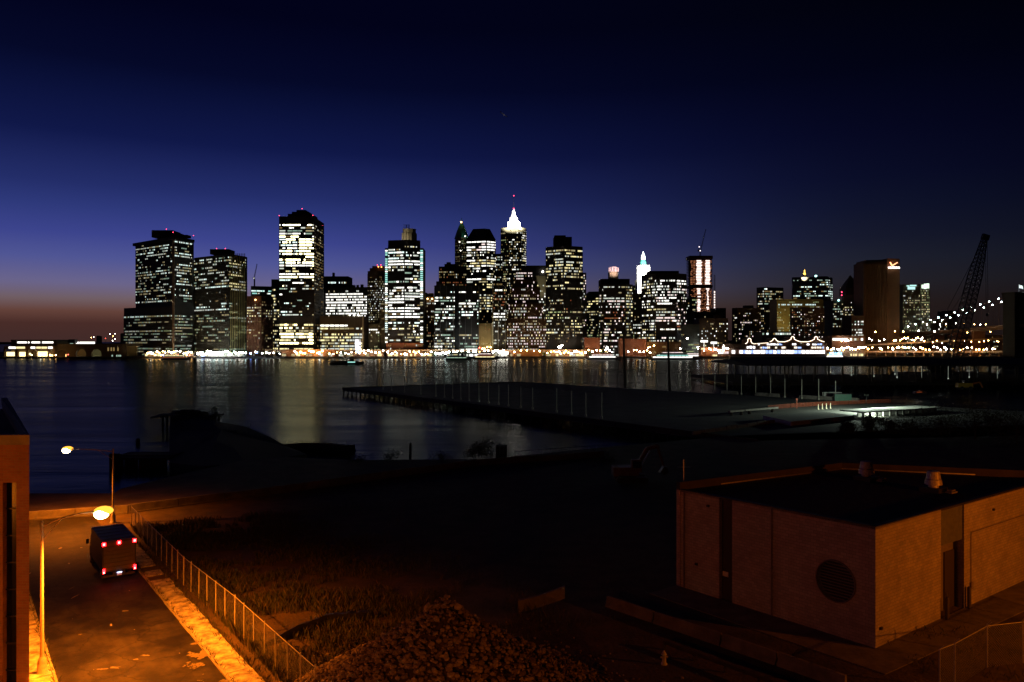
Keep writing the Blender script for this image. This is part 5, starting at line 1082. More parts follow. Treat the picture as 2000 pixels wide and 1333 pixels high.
B('pale_block', 'small pale pilastered block at street level right of the black twin wings', [dict(c=[(936, 1006), (960, 1006)], top=632, wtop=636, z=[(0, 999, .12, 1, 'oyr')], fl=3.6, bay=2.4, ww=.4, pe=1, pw=.9, dep=.9)], col=(.42, .34, .18), extra=lambda r, m: flood(r, (XP(948, 985), 985, 9.5), (XP(948, 1006), 1006, 24), 9000, (1, .8, .35), 110))
B('stone_block', 'dim stepped block above the small pale pilastered block', [dict(c=[(935, 1050), (962, 1050)], top=612, wtop=616, z=[(0, 999, .15, 1, 'o')], fl=3.6, bay=2.2, ww=.4, pe=1)], col=(.10, .09, .06))
def x14(root, mw):
    for px, c in ((962.5, (.6, .56, .4)), (973, (.25, .24, .2)), (987, (.25, .24, .2))): mb = MB(); Y = 999; mb.slab((XP(px-.8, Y), Y), (XP(px+.8, Y), Y), 0, 1, 0, ZP(552, Y)); mb.build('edge_pier', tower_wall('edge_%d' % px, c), root)
B('striped_tower', 'narrow dark tower with pale vertical edge strips and white window rows', [dict(c=[(961, 1000), (990, 1000)], top=550, wtop=553, z=[(553, 562, .2, 2, 'o'), (562, 568, .85, 6, 'WY'), (568, 610, .45, 2, 'wyr'), (610, 622, .7, 4, 'WW'), (622, 690, .35, 2, 'yw')], fl=3.7, bay=1.9, ww=.75, pe=5)], col=(.05, .05, .042), extra=x14)
# wedding-cake block
Z15 = [(528, 545, .8, 3, 'PPwP'), (545, 556, .4, 1.5, 'yP'), (556, 640, .4, 1.4, 'PwyyP'), (640, 690, .66, 1.6, 'PPwY'), (0, 999, .3, 1.2, 'yP')]
B('stepped_block', 'brown wedding-cake stepped building with pinkish white windows', [
  dict(c=[(990, 1003), (1067, 1003)], top=622, wtop=625, z=Z15, fl=3.5, bay=1.95, ww=.5, pe=1, dep=.6), dict(c=[(993, 1006), (1061, 1006)], top=592, bot=624, wtop=594, name='setback', z=Z15, fl=3.5, bay=1.95, ww=.5, pe=1),
  dict(c=[(998, 1009), (1055, 1009)], top=561, bot=593, wtop=563, name='setback', z=Z15, fl=3.5, bay=1.95, ww=.5, pe=1), dict(c=[(1003, 1012), (1047, 1012)], top=546, bot=563, wtop=548, name='setback', z=Z15, fl=3.5, bay=1.95, ww=.5, pe=1), dict(c=[(1008, 1015), (1040, 1015)], top=529, bot=548, wtop=531, name='setback', z=Z15, fl=3.5, bay=1.95, ww=.6, pe=1)],
  col=(.14, .085, .05), blocks=[(1018, 1032, 523, 529, 1018, 10)])
B('slab_block', 'dark flat-topped slab behind the stepped block with one bright lamp', [dict(c=[(1019, 1150), (1068, 1150)], top=519)], extra=lambda r, m: [lampx(1060, 531, 1148, MAT['lamp_white'], 1.5)(r, m)], col=(.05, .045, .045))
B('cream_block', 'cream block with bright windows between the stepped block and the black corner tower', [dict(c=[(1041, 1060), (1068, 1060)], top=539, wtop=550, z=[(550, 556, .1, 1, 'o'), (556, 610, .75, 2, 'wYWy'), (0, 999, .5, 2, 'wy')], fl=3.7, bay=2, ww=.75, pe=2)], col=(.42, .38, .28), extra=lambda r, m: flood(r, (XP(1056, 1030), 1030, 84), (XP(1054, 1060), 1060, 98), 9000, (1, .88, .55), 80))
B('corner_tower', 'black tower with chamfered corner, square roof box and yellowish window rows', [
  dict(c=[(1066, 1004), (1101, 987), (1138, 1000)], ref=1, top=480, wtop=486, wbot=670, z={0: [(487, 494, .8, 8, 'Yy'), (494, 560, .36, 3.5, 'yYwy'), (560, 575, .5, 5, 'Yy'), (575, 605, .2, 2, 'y'), (605, 622, .4, 2, 'yYg'), (622, 645, .25, 1.5, 'yw'), (645, 655, .6, 8, 'Yy'), (655, 690, .15, 1, 'y')], 1: [(487, 494, .8, 8, 'Yy'), (494, 560, .42, 2.5, 'yYw'), (560, 575, .7, 6, 'Yy'), (575, 605, .2, 1.5, 'ywr'), (605, 622, .35, 1.5, 'yg'), (622, 640, .5, 2, 'yY'), (640, 655, .4, 2, 'y'), (0, 999, .1, 1, 'o')]}, fl=3.7, bay=1.85, ww=.85, pe=5, pw=.35)], blocks=[(1082, 1117, 463, 481, 1005, 22), (1083, 1105, 460, 463, 1010, 12)], col=(.028, .027, .026))
B('pale_block', 'thin pale tower edge showing right of the black corner tower', [dict(c=[(1137, 1060), (1145, 1060)], top=533, wtop=536, z=[(0, 999, .35, 1, 'ywP')], fl=3.6, bay=2.2, ww=.6)], col=(.26, .22, .14))
B('dark_block', 'dark rounded block with yellow windows left of the pink-crowned tower', [dict(c=[(1146, 1105), (1172, 1085)], top=574, wtop=582, z=[(582, 612, .5, 6, 'YyY'), (612, 640, .15, 1, 'y'), (640, 680, .25, 1.5, 'gy')], fl=3.6, bay=1.9, ww=.85), dict(c=[(1150, 1112), (1170, 1108)], top=570, name='upper_step')], col=(.04, .038, .036))
def x19(root, mw):
    Y = 1120
    mb = MB(); c = (XP(1199, Y), Y+8, 0); mb.lathe([(7.6, ZP(546, Y)), (7.6, ZP(531, Y))], c, 12, smooth=False); mb.build('drum', tower_wall('drum_stone', (.5, .45, .3)), root)
    for k in range(7): mb = MB(); x = XP(1190+k*3, Y); hz = ZP(523-2.0*math.sin(k/6*math.pi), Y); mb.box((x, Y+1.5-2*math.sin(k/6*math.pi), (ZP(531, Y)+hz)/2), (1.3, 1.6, hz-ZP(531, Y))); mb.build('crown_fin', mat('crown_fin', (.8, .72, .72), .7), root)
    flood(root, (XP(1199, Y), Y-16, ZP(534, Y)), (XP(1199, Y), Y+3, ZP(526, Y)), 26000, (1, .66, .62), 80)
    for k in range(4): mb = MB(); mb.box((XP(1192+k*4.6, Y), Y-.2, ZP(540, Y)), (.7, .7, 9)); mb.build('drum_fin', tower_wall('drum_fin', (.6, .55, .4)), root)
B('crowned_tower', 'dark setback tower with a round drum and pink lit crown', [
  dict(c=[(1170, 1018), (1178, 1010), (1222, 1010), (1236, 1020)], top=556, wtop=559, z={0: [(559, 690, .3, 2, 'wyP')], 1: [(559, 572, .4, 2, 'ywP'), (572, 592, .7, 6, 'WPw'), (592, 618, .3, 1.5, 'Pwr'), (618, 622, .7, 6, 'rP'), (622, 690, .42, 2.2, 'wyPW'), (0, 999, .3, 2, 'w')], 2: [(559, 690, .6, 2, 'yYw')]}, fl=3.6, bay=1.85, ww=.82, pe=4), dict(c=[(1174, 1016), (1230, 1016)], top=545, bot=557, name='setback')], extra=x19, col=(.05, .04, .04))
B('stone_block', 'dim block stepping up right of the crowned tower', [dict(c=[(1228, 1090), (1241, 1090)], top=558, wtop=562, z=[(0, 999, .12, 1, 'oyg')], fl=3.6, bay=2, ww=.5)], col=(.09, .08, .06))
# floodlit gothic tower
def x20(root, mw):
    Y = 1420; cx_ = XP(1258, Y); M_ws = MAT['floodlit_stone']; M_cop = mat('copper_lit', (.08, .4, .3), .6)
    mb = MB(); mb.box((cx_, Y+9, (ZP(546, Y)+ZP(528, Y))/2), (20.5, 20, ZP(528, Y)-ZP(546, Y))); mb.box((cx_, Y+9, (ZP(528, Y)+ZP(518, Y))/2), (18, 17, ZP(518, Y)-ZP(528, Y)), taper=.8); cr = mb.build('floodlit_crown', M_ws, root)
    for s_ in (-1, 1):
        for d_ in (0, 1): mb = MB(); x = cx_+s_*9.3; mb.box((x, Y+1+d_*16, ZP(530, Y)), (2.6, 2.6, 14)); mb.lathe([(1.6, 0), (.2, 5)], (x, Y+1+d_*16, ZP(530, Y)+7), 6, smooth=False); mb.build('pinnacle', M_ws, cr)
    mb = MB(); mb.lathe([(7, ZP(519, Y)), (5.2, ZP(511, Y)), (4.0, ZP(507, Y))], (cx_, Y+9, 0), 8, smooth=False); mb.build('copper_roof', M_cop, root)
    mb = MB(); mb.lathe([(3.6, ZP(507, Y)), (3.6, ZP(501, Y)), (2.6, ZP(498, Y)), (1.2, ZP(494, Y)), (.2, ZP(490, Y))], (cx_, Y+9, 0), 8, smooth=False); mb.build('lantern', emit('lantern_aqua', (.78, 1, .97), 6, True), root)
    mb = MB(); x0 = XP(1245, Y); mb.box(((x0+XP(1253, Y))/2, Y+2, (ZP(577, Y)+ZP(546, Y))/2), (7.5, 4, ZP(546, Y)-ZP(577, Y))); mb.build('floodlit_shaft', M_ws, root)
    for s_ in (-1, 1): flood(root, (cx_+s_*20, Y-26, ZP(540, Y)), (cx_, Y+4, ZP(532, Y)), 450000, ang=80)
    flood(root, (cx_-9, Y-28, ZP(548, Y)), (cx_-9, Y, ZP(560, Y)), 160000, ang=50)
    for py in (551, 557, 563): mb = MB(); mb.box(((x0+XP(1253, Y))/2, Y-.2, ZP(py, Y)), (1.2, .6, 4)); mb.build('shaft_window', E_['g'], root)
B('gothic_tower', 'slender tower with a brilliant white floodlit crown and aqua lantern', [dict(c=[(1245, 1424), (1271, 1424)], top=546)], extra=x20, col=(.3, .28, .22))
B('stone_block', 'ochre-green block with lit lower windows at the foot of the floodlit gothic tower', [dict(c=[(1236, 1040), (1257, 1040)], top=574, wtop=580, z=[(580, 630, .12, 1, 'gy'), (630, 655, .75, 3, 'WwY'), (0, 999, .35, 1.5, 'yg')], fl=3.5, bay=2, ww=.6, pe=1)], col=(.12, .11, .05))
B('faceted_tower', 'broad faceted dark tower with dense white window rows', [
  dict(c=[(1254, 1030), (1281, 1004), (1321, 1000), (1341, 1012)], ref=2, top=534, wtop=540, z={0: [(545, 690, .5, 2, 'wyYW'), (0, 999, .3, 2, 'y')], 1: [(538, 543, .2, 2, 'w'), (543, 560, .6, 4, 'WWw'), (560, 580, .45, 3, 'wWP'), (580, 604, .75, 7, 'WWP'), (604, 620, .6, 4, 'wyW'), (620, 660, .62, 5, 'WPw'), (0, 999, .4, 2, 'wyP')], 2: [(543, 560, .75, 5, 'WW'), (560, 636, .45, 3, 'wWP'), (636, 641, .9, 6, 'r'), (0, 999, .35, 2, 'wy')]}, fl=3.7, bay=1.85, ww=.9, pe=5, pw=.5)], blocks=[(1268, 1326, 529.5, 535, 1012, 25)], col=(.055, .05, .05), windows_cap=90)
B('glass_block', 'low glassy block with faint green floor lines at the foot of the faceted tower', [dict(c=[(1322, 1006), (1366, 1006)], top=634, wtop=638, z=[(0, 999, .3, 5, 'gog')], fl=4.2, bay=2.4, ww=.97, sp=.7, pe=3)], col=(.07, .07, .05))
B('dark_block', 'dark slab showing between the faceted tower and the tower under construction', [dict(c=[(1338, 1080), (1352, 1080)], top=585, wtop=590, z=[(596, 612, .35, 2, 'wP'), (0, 999, .1, 1, 'o')], fl=3.7, bay=2, ww=.7)], col=(.05, .05, .05))
# tower under construction
def x23(root, mw):
    Y = 1240; M_c = tower_wall('raw_concrete', (.32, .12, .06)); x0, x1 = XP(1348, Y), XP(1390, Y)
    for py in range(500, 612, 3):
        mb = MB(); e = 0 if py < 573 else 2.5; mb.prism([(x0-1, Y-1), (x1+1+e, Y-1), (x1+1+e, Y+24), (x0-1, Y+24)], ZP(py+.7, Y), ZP(py, Y)); mb.build('floor_slab', M_c, root)
    for k in range(9): mb = MB(); x = x0+(x1-x0)*k/8; mb.box((x, Y-.3, (ZP(500, Y)+ZP(615, Y))/2), (.9, .9, ZP(500, Y)-ZP(615, Y))); mb.build('column', M_c, root)
    M_w = emit('work_light_strip', (1, .80, .74), 1.7, True); M_w2 = emit('work_light_dim', (1, .36, .16), .8)
    for (a, b, c, d, full) in ((1359, 1371, 508, 556, 1), (1376.5, 1387, 508, 556, 1), (1359, 1370, 563, 612, .8), (1377, 1386, 563, 606, .8)):
        for py in range(c, d, 3):
            xa, xb = a+random.uniform(0, 2), b-random.uniform(0, 2)
            if py > 563: xa += 2; xb -= 1.5
            if random.random() < full: mb = MB(); mb.box((XP((xa+xb)/2, Y), Y-1.25, ZP(py+1.9, Y)), (XP(xb, Y)-XP(xa, Y), .3, 1.75)); mb.build('floor_light', M_w, root)
    mb = MB()
    for py in range(505, 612, 3):
        for px in range(1349, 1391, 2):
            if random.random() < .6 and not (500 < py < 508 or 557 < py < 562): mb.box((XP(px+1, Y), Y+1.5, ZP(py+1.8, Y)), (1.2, .3, 1.3))
    tag(mb.build('dim_work_lights', M_w2, root), kind='stuff')
    mb = MB(); mb.prism([(x0-1.5, Y-1.5), (x1+1.5, Y-1.5), (x1+1.5, Y+25), (x0-1.5, Y+25)], ZP(506, Y), ZP(500, Y)); mb.prism([(x0-1.4, Y-1.6), (x1+1.4, Y-1.6), (x1+1.4, Y+25), (x0-1.4, Y+25)], ZP(562, Y), ZP(557, Y)); mb.build('netting_band', tower_wall('band', (.12, .045, .025)), root)
    mb = MB(); lattice(mb, (XP(1395, Y), Y-2, 0), (XP(1395, Y), Y-2, ZP(538, Y)), 1.6, 1.6, 40, .14); mb.build('hoist_mast', M_black, root)
    for py in range(571, 612, 5): mb = MB(); mb.box((XP(1394.5, Y), Y-3.4, ZP(py, Y)), (1.8, .3, 2.8)); mb.build('hoist_light', M_w, root)
    t = thing('tower_crane', 'slim luffing crane on top of the tower under construction', 'crane', (XP(1369, Y), Y+6, ZP(500, Y)))
    mb = MB(); lattice(mb, (XP(1369.5, Y), Y+6, ZP(506, Y)), (XP(1369.5, Y), Y+6, ZP(488, Y)), 1.8, 1.8, 7, .2); mb.build('mast', M_black, t)
    mb = MB(); lattice(mb, (XP(1370, Y), Y+6, ZP(489, Y)), (XP(1380.5, Y), Y+6, ZP(447, Y)), 1.3, .7, 16, .16); mb.build('jib', M_black, t)
    mb = MB(); mb.box((XP(1368, Y), Y+6, ZP(489, Y)), (6, 2, 2.4)); mb.tube((XP(1366.5, Y), Y+6, ZP(488, Y)), (XP(1366.5, Y), Y+6, ZP(480, Y)), .4, 5); mb.tube((XP(1366.5, Y), Y+6, ZP(481, Y)), (XP(1378, Y), Y+6, ZP(457, Y)), .12, 4); mb.build('counter_jib', M_black, t)
    mb = MB(); mb.ball((XP(1367, Y), Y+4.5, ZP(482, Y)), .9, 0, 8, 5); mb.ball((XP(1369, Y), Y+4.5, ZP(489.5, Y)), .9, 0, 8, 5); mb.build('crane_lamp', emit('crane_lamp', (1, .85, .9), 2.5), t)
B('construction_tower', 'red-brown tower under construction with glaring columns of work lights', [dict(c=[(1350, 1244), (1388, 1244)], top=502, d=20)], extra=x23, col=(.14, .05, .03))
B('office_block', 'yellow-green faced block at the lower left of the tower under construction', [dict(c=[(1347, 1140), (1361, 1140)], top=580, wtop=584, z=[(584, 640, .5, 3, 'ggy')], fl=3.6, bay=2, ww=.97)], col=(.35, .32, .18))
RZ = [(0, 999, .16, 1.1, 'ywoyW')]
B('apartment_block', 'brown apartment block with scattered windows under the tower under construction', [dict(c=[(1366, 1015), (1422, 1015)], top=622, wtop=626, z=[(626, 690, .2, 1.1, 'yowYW')], fl=3.1, bay=2.3, ww=.5, pe=1)], col=(.17, .10, .05), blocks=[(1396, 1408, 616, 622, 1020, 10)])
B('apartment_block', 'dark upper block behind the brown apartment block, right of the construction hoist', [dict(c=[(1356, 1090), (1398, 1090)], top=609, wtop=612, z=RZ, fl=3.4, bay=2.3, ww=.5), dict(c=[(1398, 1092), (1418, 1092)], top=602, name='upper_step')], col=(.08, .07, .05))
B('apartment_block', 'dark brown slab of flats left of the lit-top office block', [dict(c=[(1432, 1060), (1440, 1055), (1486, 1062)], top=602, wtop=606, z={0: RZ, 1: [(606, 690, .13, 1.2, 'yoowP')]}, fl=3.0, bay=2.2, ww=.5, pe=1)], col=(.13, .08, .045), blocks=[(1455, 1472, 597, 602, 1066, 10)])
B('office_block', 'dark block with one lit top floor and faint yellow rows below', [dict(c=[(1480, 1180), (1492, 1172), (1530, 1185)], top=562, wtop=563, z={0: [(575, 605, .4, 3, 'wyo')], 1: [(562, 568, .6, 9, 'WC'), (568, 620, .34, 4, 'ycyo'), (0, 999, .2, 2, 'o')]}, fl=3.7, bay=2, ww=.85)], col=(.06, .055, .05))
B('pale_block', 'pale ochre block with a colonnaded top between dark brick slabs', [dict(c=[(1517, 1110), (1608, 1110)], top=585, wtop=588, z=[(588, 594, .3, 4, 'og'), (594, 600, .3, 5, 'C'), (600, 650, .25, 1.5, 'cgy'), (0, 999, .2, 1, 'g')], fl=3.7, bay=2.2, ww=.5, pe=1, pw=.7, dep=.8)], col=(.36, .28, .11), extra=lambda r, m: flood(r, (XP(1540, 1075), 1075, 38), (XP(1552, 1110), 1110, 60), 22000, (1, .78, .3), 110))
B('brick_slab', 'dark brick slab in front of the pale ochre block', [dict(c=[(1546, 1050), (1570, 1044), (1610, 1050)], top=601, wtop=604, z=[(604, 690, .18, 1.2, 'yowPr')], fl=3.0, bay=2.2, ww=.5, pe=1)], col=(.10, .055, .035))
def x28(root, mw):
    Y = 1330; cx_ = XP(1570.5, Y); M_g = mat('gilding', (.85, .55, .12), .5); M_w = MAT['floodlit_stone']; flood(root, (cx_-8, Y-20, ZP(548, Y)), (cx_, Y-2, ZP(540, Y)), 130000, (1, .85, .55), 70)
    mb = MB(); mb.lathe([(5.2, ZP(553, Y)), (5.2, ZP(549, Y)), (3.4, ZP(546, Y))], (cx_, Y-2, 0), 10, smooth=False); mb.build('lit_lantern', M_w, root)
    mb = MB(); mb.lathe([(4.4, ZP(542, Y)), (4.4, ZP(540, Y)), (2.4, ZP(539, Y)), (2.4, ZP(535, Y)), (1.5, ZP(533.5, Y)), (1.5, ZP(531, Y)), (.9, ZP(530, Y)), (1.4, ZP(528, Y)), (.3, ZP(526.5, Y))], (cx_, Y-2, 0), 10, smooth=False); mb.build('gilded_finial', M_g, root)
    mb = MB(); mb.lathe([(3.4, ZP(546, Y)), (3.4, ZP(542, Y))], (cx_, Y-2, 0), 8, smooth=False); mb.build('drum', tower_wall('drum_grey', (.3, .28, .2)), root)
    mb = MB(); mb.ball((XP(1593.5, Y-14), Y-14, ZP(539.5, Y-14)), 2.2, 0, 10, 6, .8); mb.build('aqua_lamp', emit('lamp_aqua', (.5, 1, .95), 3), root)
B('municipal_tower', 'dark broad tower with a gilded lit statue lantern in front', [dict(c=[(1549, 1320), (1617, 1312), (1626, 1330)], top=542, wtop=546, z={0: [(552, 590, .3, 4, 'cCo'), (590, 620, .35, 3, 'cyw'), (0, 999, .2, 2, 'c')], 1: [(560, 650, .4, 3, 'cCw')]}, fl=3.8, bay=2.2, ww=.85, pe=4)], blocks=[(1592, 1617, 540, 543, 1318, 15)], extra=x28, col=(.05, .05, .05))
B('office_block', 'low block with an aqua lamp on top left of the pointed-roof tower', [dict(c=[(1626, 1120), (1649, 1120)], top=587, wtop=592, z=[(600, 640, .5, 2, 'wyc'), (0, 999, .3, 1.5, 'cy')], fl=3.6, bay=2, ww=.7)], col=(.06, .06, .05), extra=lambda r, m: [lampx(1638, 587, 1118, emit('lamp_aqua', (.5, 1, .95), 3), 1.6)(r, m), lampx(1644, 571, 1130, M_red, .8)(r, m), lampx(1644, 577, 1130, M_red, .8)(r, m)])
B('pointed_tower', 'brown tower with a dark pointed pyramid roof', [dict(c=[(1648, 1160), (1675, 1150), (1686, 1165)], top=577, wtop=580, z=[(580, 600, .25, 2, 'wWy'), (600, 630, .4, 1.2, 'wyYP'), (0, 999, .2, 1, 'yo')], fl=3.6, bay=2, ww=.5, pe=1), dict(c=[(1651, 1162), (1682, 1162)], top=563, bot=578, name='setback', d=24), dict(c=[(1651.5, 1163), (1681.5, 1163)], top=537, bot=563, taper=.04, name='pointed_roof', d=24)], col=(.16, .11, .055))
B('terrace_block', 'low sloping block with white windows at the foot of the pointed-roof tower', [dict(c=[(1663, 1060), (1687, 1060)], top=617, wtop=626, z=[(626, 660, .7, 2, 'Wcw')], fl=3.6, bay=2, ww=.7)], col=(.10, .05, .03))
# ribbed stone slab with lit emblem
def x31(root, mw):
    Yf = 1085
    M_rib = tower_wall('slab_rib', (.17, .085, .03))
    for i in range(15):
        px = 1687+i*3.2; mb = MB(); Y = 1096-i*.75; mb.slab((XP(px-.8, Y), Y), (XP(px+.8, Y), Y), -.5, 1.3, 0, ZP(517, Y)); mb.build('rib', M_rib, root)
    for k, (a, b) in enumerate((((1738.5, 512.5), (1742, 519)), ((1742, 519.5), (1753, 513)))):
        mb = MB(); p = Vector((XP(a[0], Yf-2.5), Yf-2.5, ZP(a[1], Yf-2.5))); q = Vector((XP(b[0], Yf-2.5), Yf-2.5, ZP(b[1], Yf-2.5))); mb.tube(p, q, .75, 6, .95 if k == 0 else .6); mb.build('emblem_tick', emit('emblem_orange', (1, .36, .16), 3.5), root)
    cu = bpy.data.curves.new('emblem_word', 'FONT'); cu.body = 'verizon'; cu.size = 5.6; cu.align_x = 'CENTER'; cu.extrude = .2; cu.offset = .05
    o = bpy.data.objects.new('emblem_word', cu); S.collection.objects.link(o); o.location = (XP(1746, Yf-2.5), Yf-2.5, ZP(525, Yf-2.5)); o.rotation_euler = (math.pi/2, 0, 0); cu.materials.append(emit('emblem_white', (1, .92, .86), 4)); setp(o, root)
B('ribbed_slab', 'windowless brown stone slab with vertical ribs and a lit tick emblem at its top corner', [dict(c=[(1686, 1098), (1734, 1086)], top=513), dict(c=[(1733, 1085), (1757, 1092)], top=505, name='service_core', m=tower_wall('core_stone', (.17, .085, .032))), dict(c=[(1691, 1101), (1730, 1094)], top=508.5, bot=514, name='roof_step')], col=(.11, .052, .018), extra=x31)
def x32(root, mw):
    Y = 1132
    for px0, px1, a, b in ((1770, 1775.5, 558, 560), (1776.5, 1789, 557, 559.5), (1772, 1786.5, 560.5, 566)): 
        mb = MB(); mb.box((XP((px0+px1)/2, Y), Y-1.2, ZP((a+b)/2, Y)), (XP(px1, Y)-XP(px0, Y), .5, (b-a)*Y/F)); mb.build('sign_letters', emit('sign_aqua', (.55, .95, .9), 1.1), root)
    for k, (px0, px1, a, b) in enumerate(((1800, 1804, 557, 564), (1804.5, 1809, 555, 565), (1809.5, 1814.5, 554.5, 564))): mb = MB(); mb.box((XP((px0+px1)/2, Y-3), Y-3.2, ZP((a+b)/2, Y)), (XP(px1, Y)-XP(px0, Y), .5, (b-a)*Y/F)); mb.build('lit_panel', emit('sign_pale', (.8, 1, .8), 1.6), root)
B('signed_block', 'square dark block with aqua roof signs and yellow windows near the bridge', [dict(c=[(1763, 1132), (1797, 1132)], top=556, wtop=567, z=[(575, 612, .42, 1.6, 'yYgw'), (0, 999, .25, 1.5, 'yg')], fl=3.4, bay=2, ww=.75, pe=1), dict(c=[(1797.5, 1130), (1816, 1130)], top=555, name='right_bay', wtop=566, z=[(566, 615, .4, 1.4, 'yYg'), (0, 999, .2, 1, 'y')], fl=3.4, bay=2, ww=.6, pe=1)], col=(.09, .08, .05), extra=x32)
B('low_block', 'low dark block with few lights right of the signed block', [dict(c=[(1815, 1150), (1850, 1150)], top=624, wtop=627, z=RZ, fl=3.4, bay=2.3, ww=.5), dict(c=[(1852, 1200), (1870, 1200)], top=607, name='tank_tower')], col=(.05, .04, .03))
B('low_block', 'low brick row behind the bridge deck, amber windows', [dict(c=[(1690, 1120), (1765, 1120)], top=650, wtop=652, z=[(0, 999, .2, 1.2, 'yor')], fl=3.4, bay=2.4, ww=.5, pe=1)], col=(.22, .09, .04))
B('low_block', 'long brick row under the bridge, dull orange', [dict(c=[(1770, 1180), (1960, 1160)], top=655, wtop=657, z=[(0, 999, .1, 1.2, 'yor')], fl=3.4, bay=2.4, ww=.5, pe=1)], col=(.2, .08, .04))
# ---------------------------------------------------------------- waterfront band
M_lo = emit('shore_lamp_orange', (1, .55, .16), 60, True); M_lw = emit('shore_lamp_white', (1, .95, .82), 60); M_lc = emit('shore_lamp_cool', (.78, 1, .96), 60); M_lb = emit('shore_lamp_blue', (.2, .35, 1), 30, True); M_lr = emit('shore_lamp_red', (1, .1, .06), 14, True)
LM = {'o': M_lo, 'w': M_lw, 'c': M_lc, 'b': M_lb, 'r': M_lr}
LN = {'o': 'orange', 'w': 'white', 'c': 'cool white', 'b': 'blue', 'r': 'red'}
def near_phrase(px):
    L = [(110, 'the bright ferry hall'), (245, 'the arched maritime hall'), (380, 'the flared-cornice tower'), (482, 'the ribbed tower'), (545, 'the red-brown brick block'), (632, 'the tallest slab tower'), (715, 'the yellow-lit office block'), (830, 'the aqua-edged tower'), (940, 'the black twin-wing tower'), (1065, 'the wedding-cake block'), (1145, 'the black corner tower'), (1240, 'the pink-crowned tower'), (1345, 'the faceted tower'), (1430, 'the brown flats'), (1615, 'the gabled pier mall'), (1690, 'the pointed-roof tower'), (1765, 'the ribbed stone slab'), (2100, 'the bridge tower')]
    for a, b in L:
        if px < a: return b
LAMP_ME = {}; LAMPS = []
def shore_lamp(px, py, Y, k, r=.8, ground=-.8):
    z = ZP(py, Y); hgt = max(2.5, z-ground); x = XP(px, Y)
    t = thing('shore_lamp', '%s lamp on the waterfront in front of %s' % (LN[k], near_phrase(px)), 'lamp', (x, Y, ground), 'waterfront lamps'); LAMPS.append((px, t))
    if k not in LAMP_ME:
        mb = MB(); mb.ball((0, 0, 0), 1, 0, 8, 6); o = mb.build('globe', LM[k]); LAMP_ME[k] = o.data; bpy.data.objects.remove(o)
    if 'post' not in LAMP_ME:
        mb = MB(); mb.tube((0, 0, 0), (0, 0, 1), .14, 6); mb.tube((0, 0, 0), (0, 0, .06), .3, 6); o = mb.build('post', M_black); LAMP_ME['post'] = o.data; bpy.data.objects.remove(o)
    for nm, me, loc, sc in (('post', LAMP_ME['post'], (0, 0, 0), (1, 1, hgt-r*.6)), ('globe', LAMP_ME[k], (0, 0, hgt), (r, r, r))):
        o = bpy.data.objects.new(nm, me); S.collection.objects.link(o); o.parent = t; o.location = loc; o.scale = sc
random.seed(77)
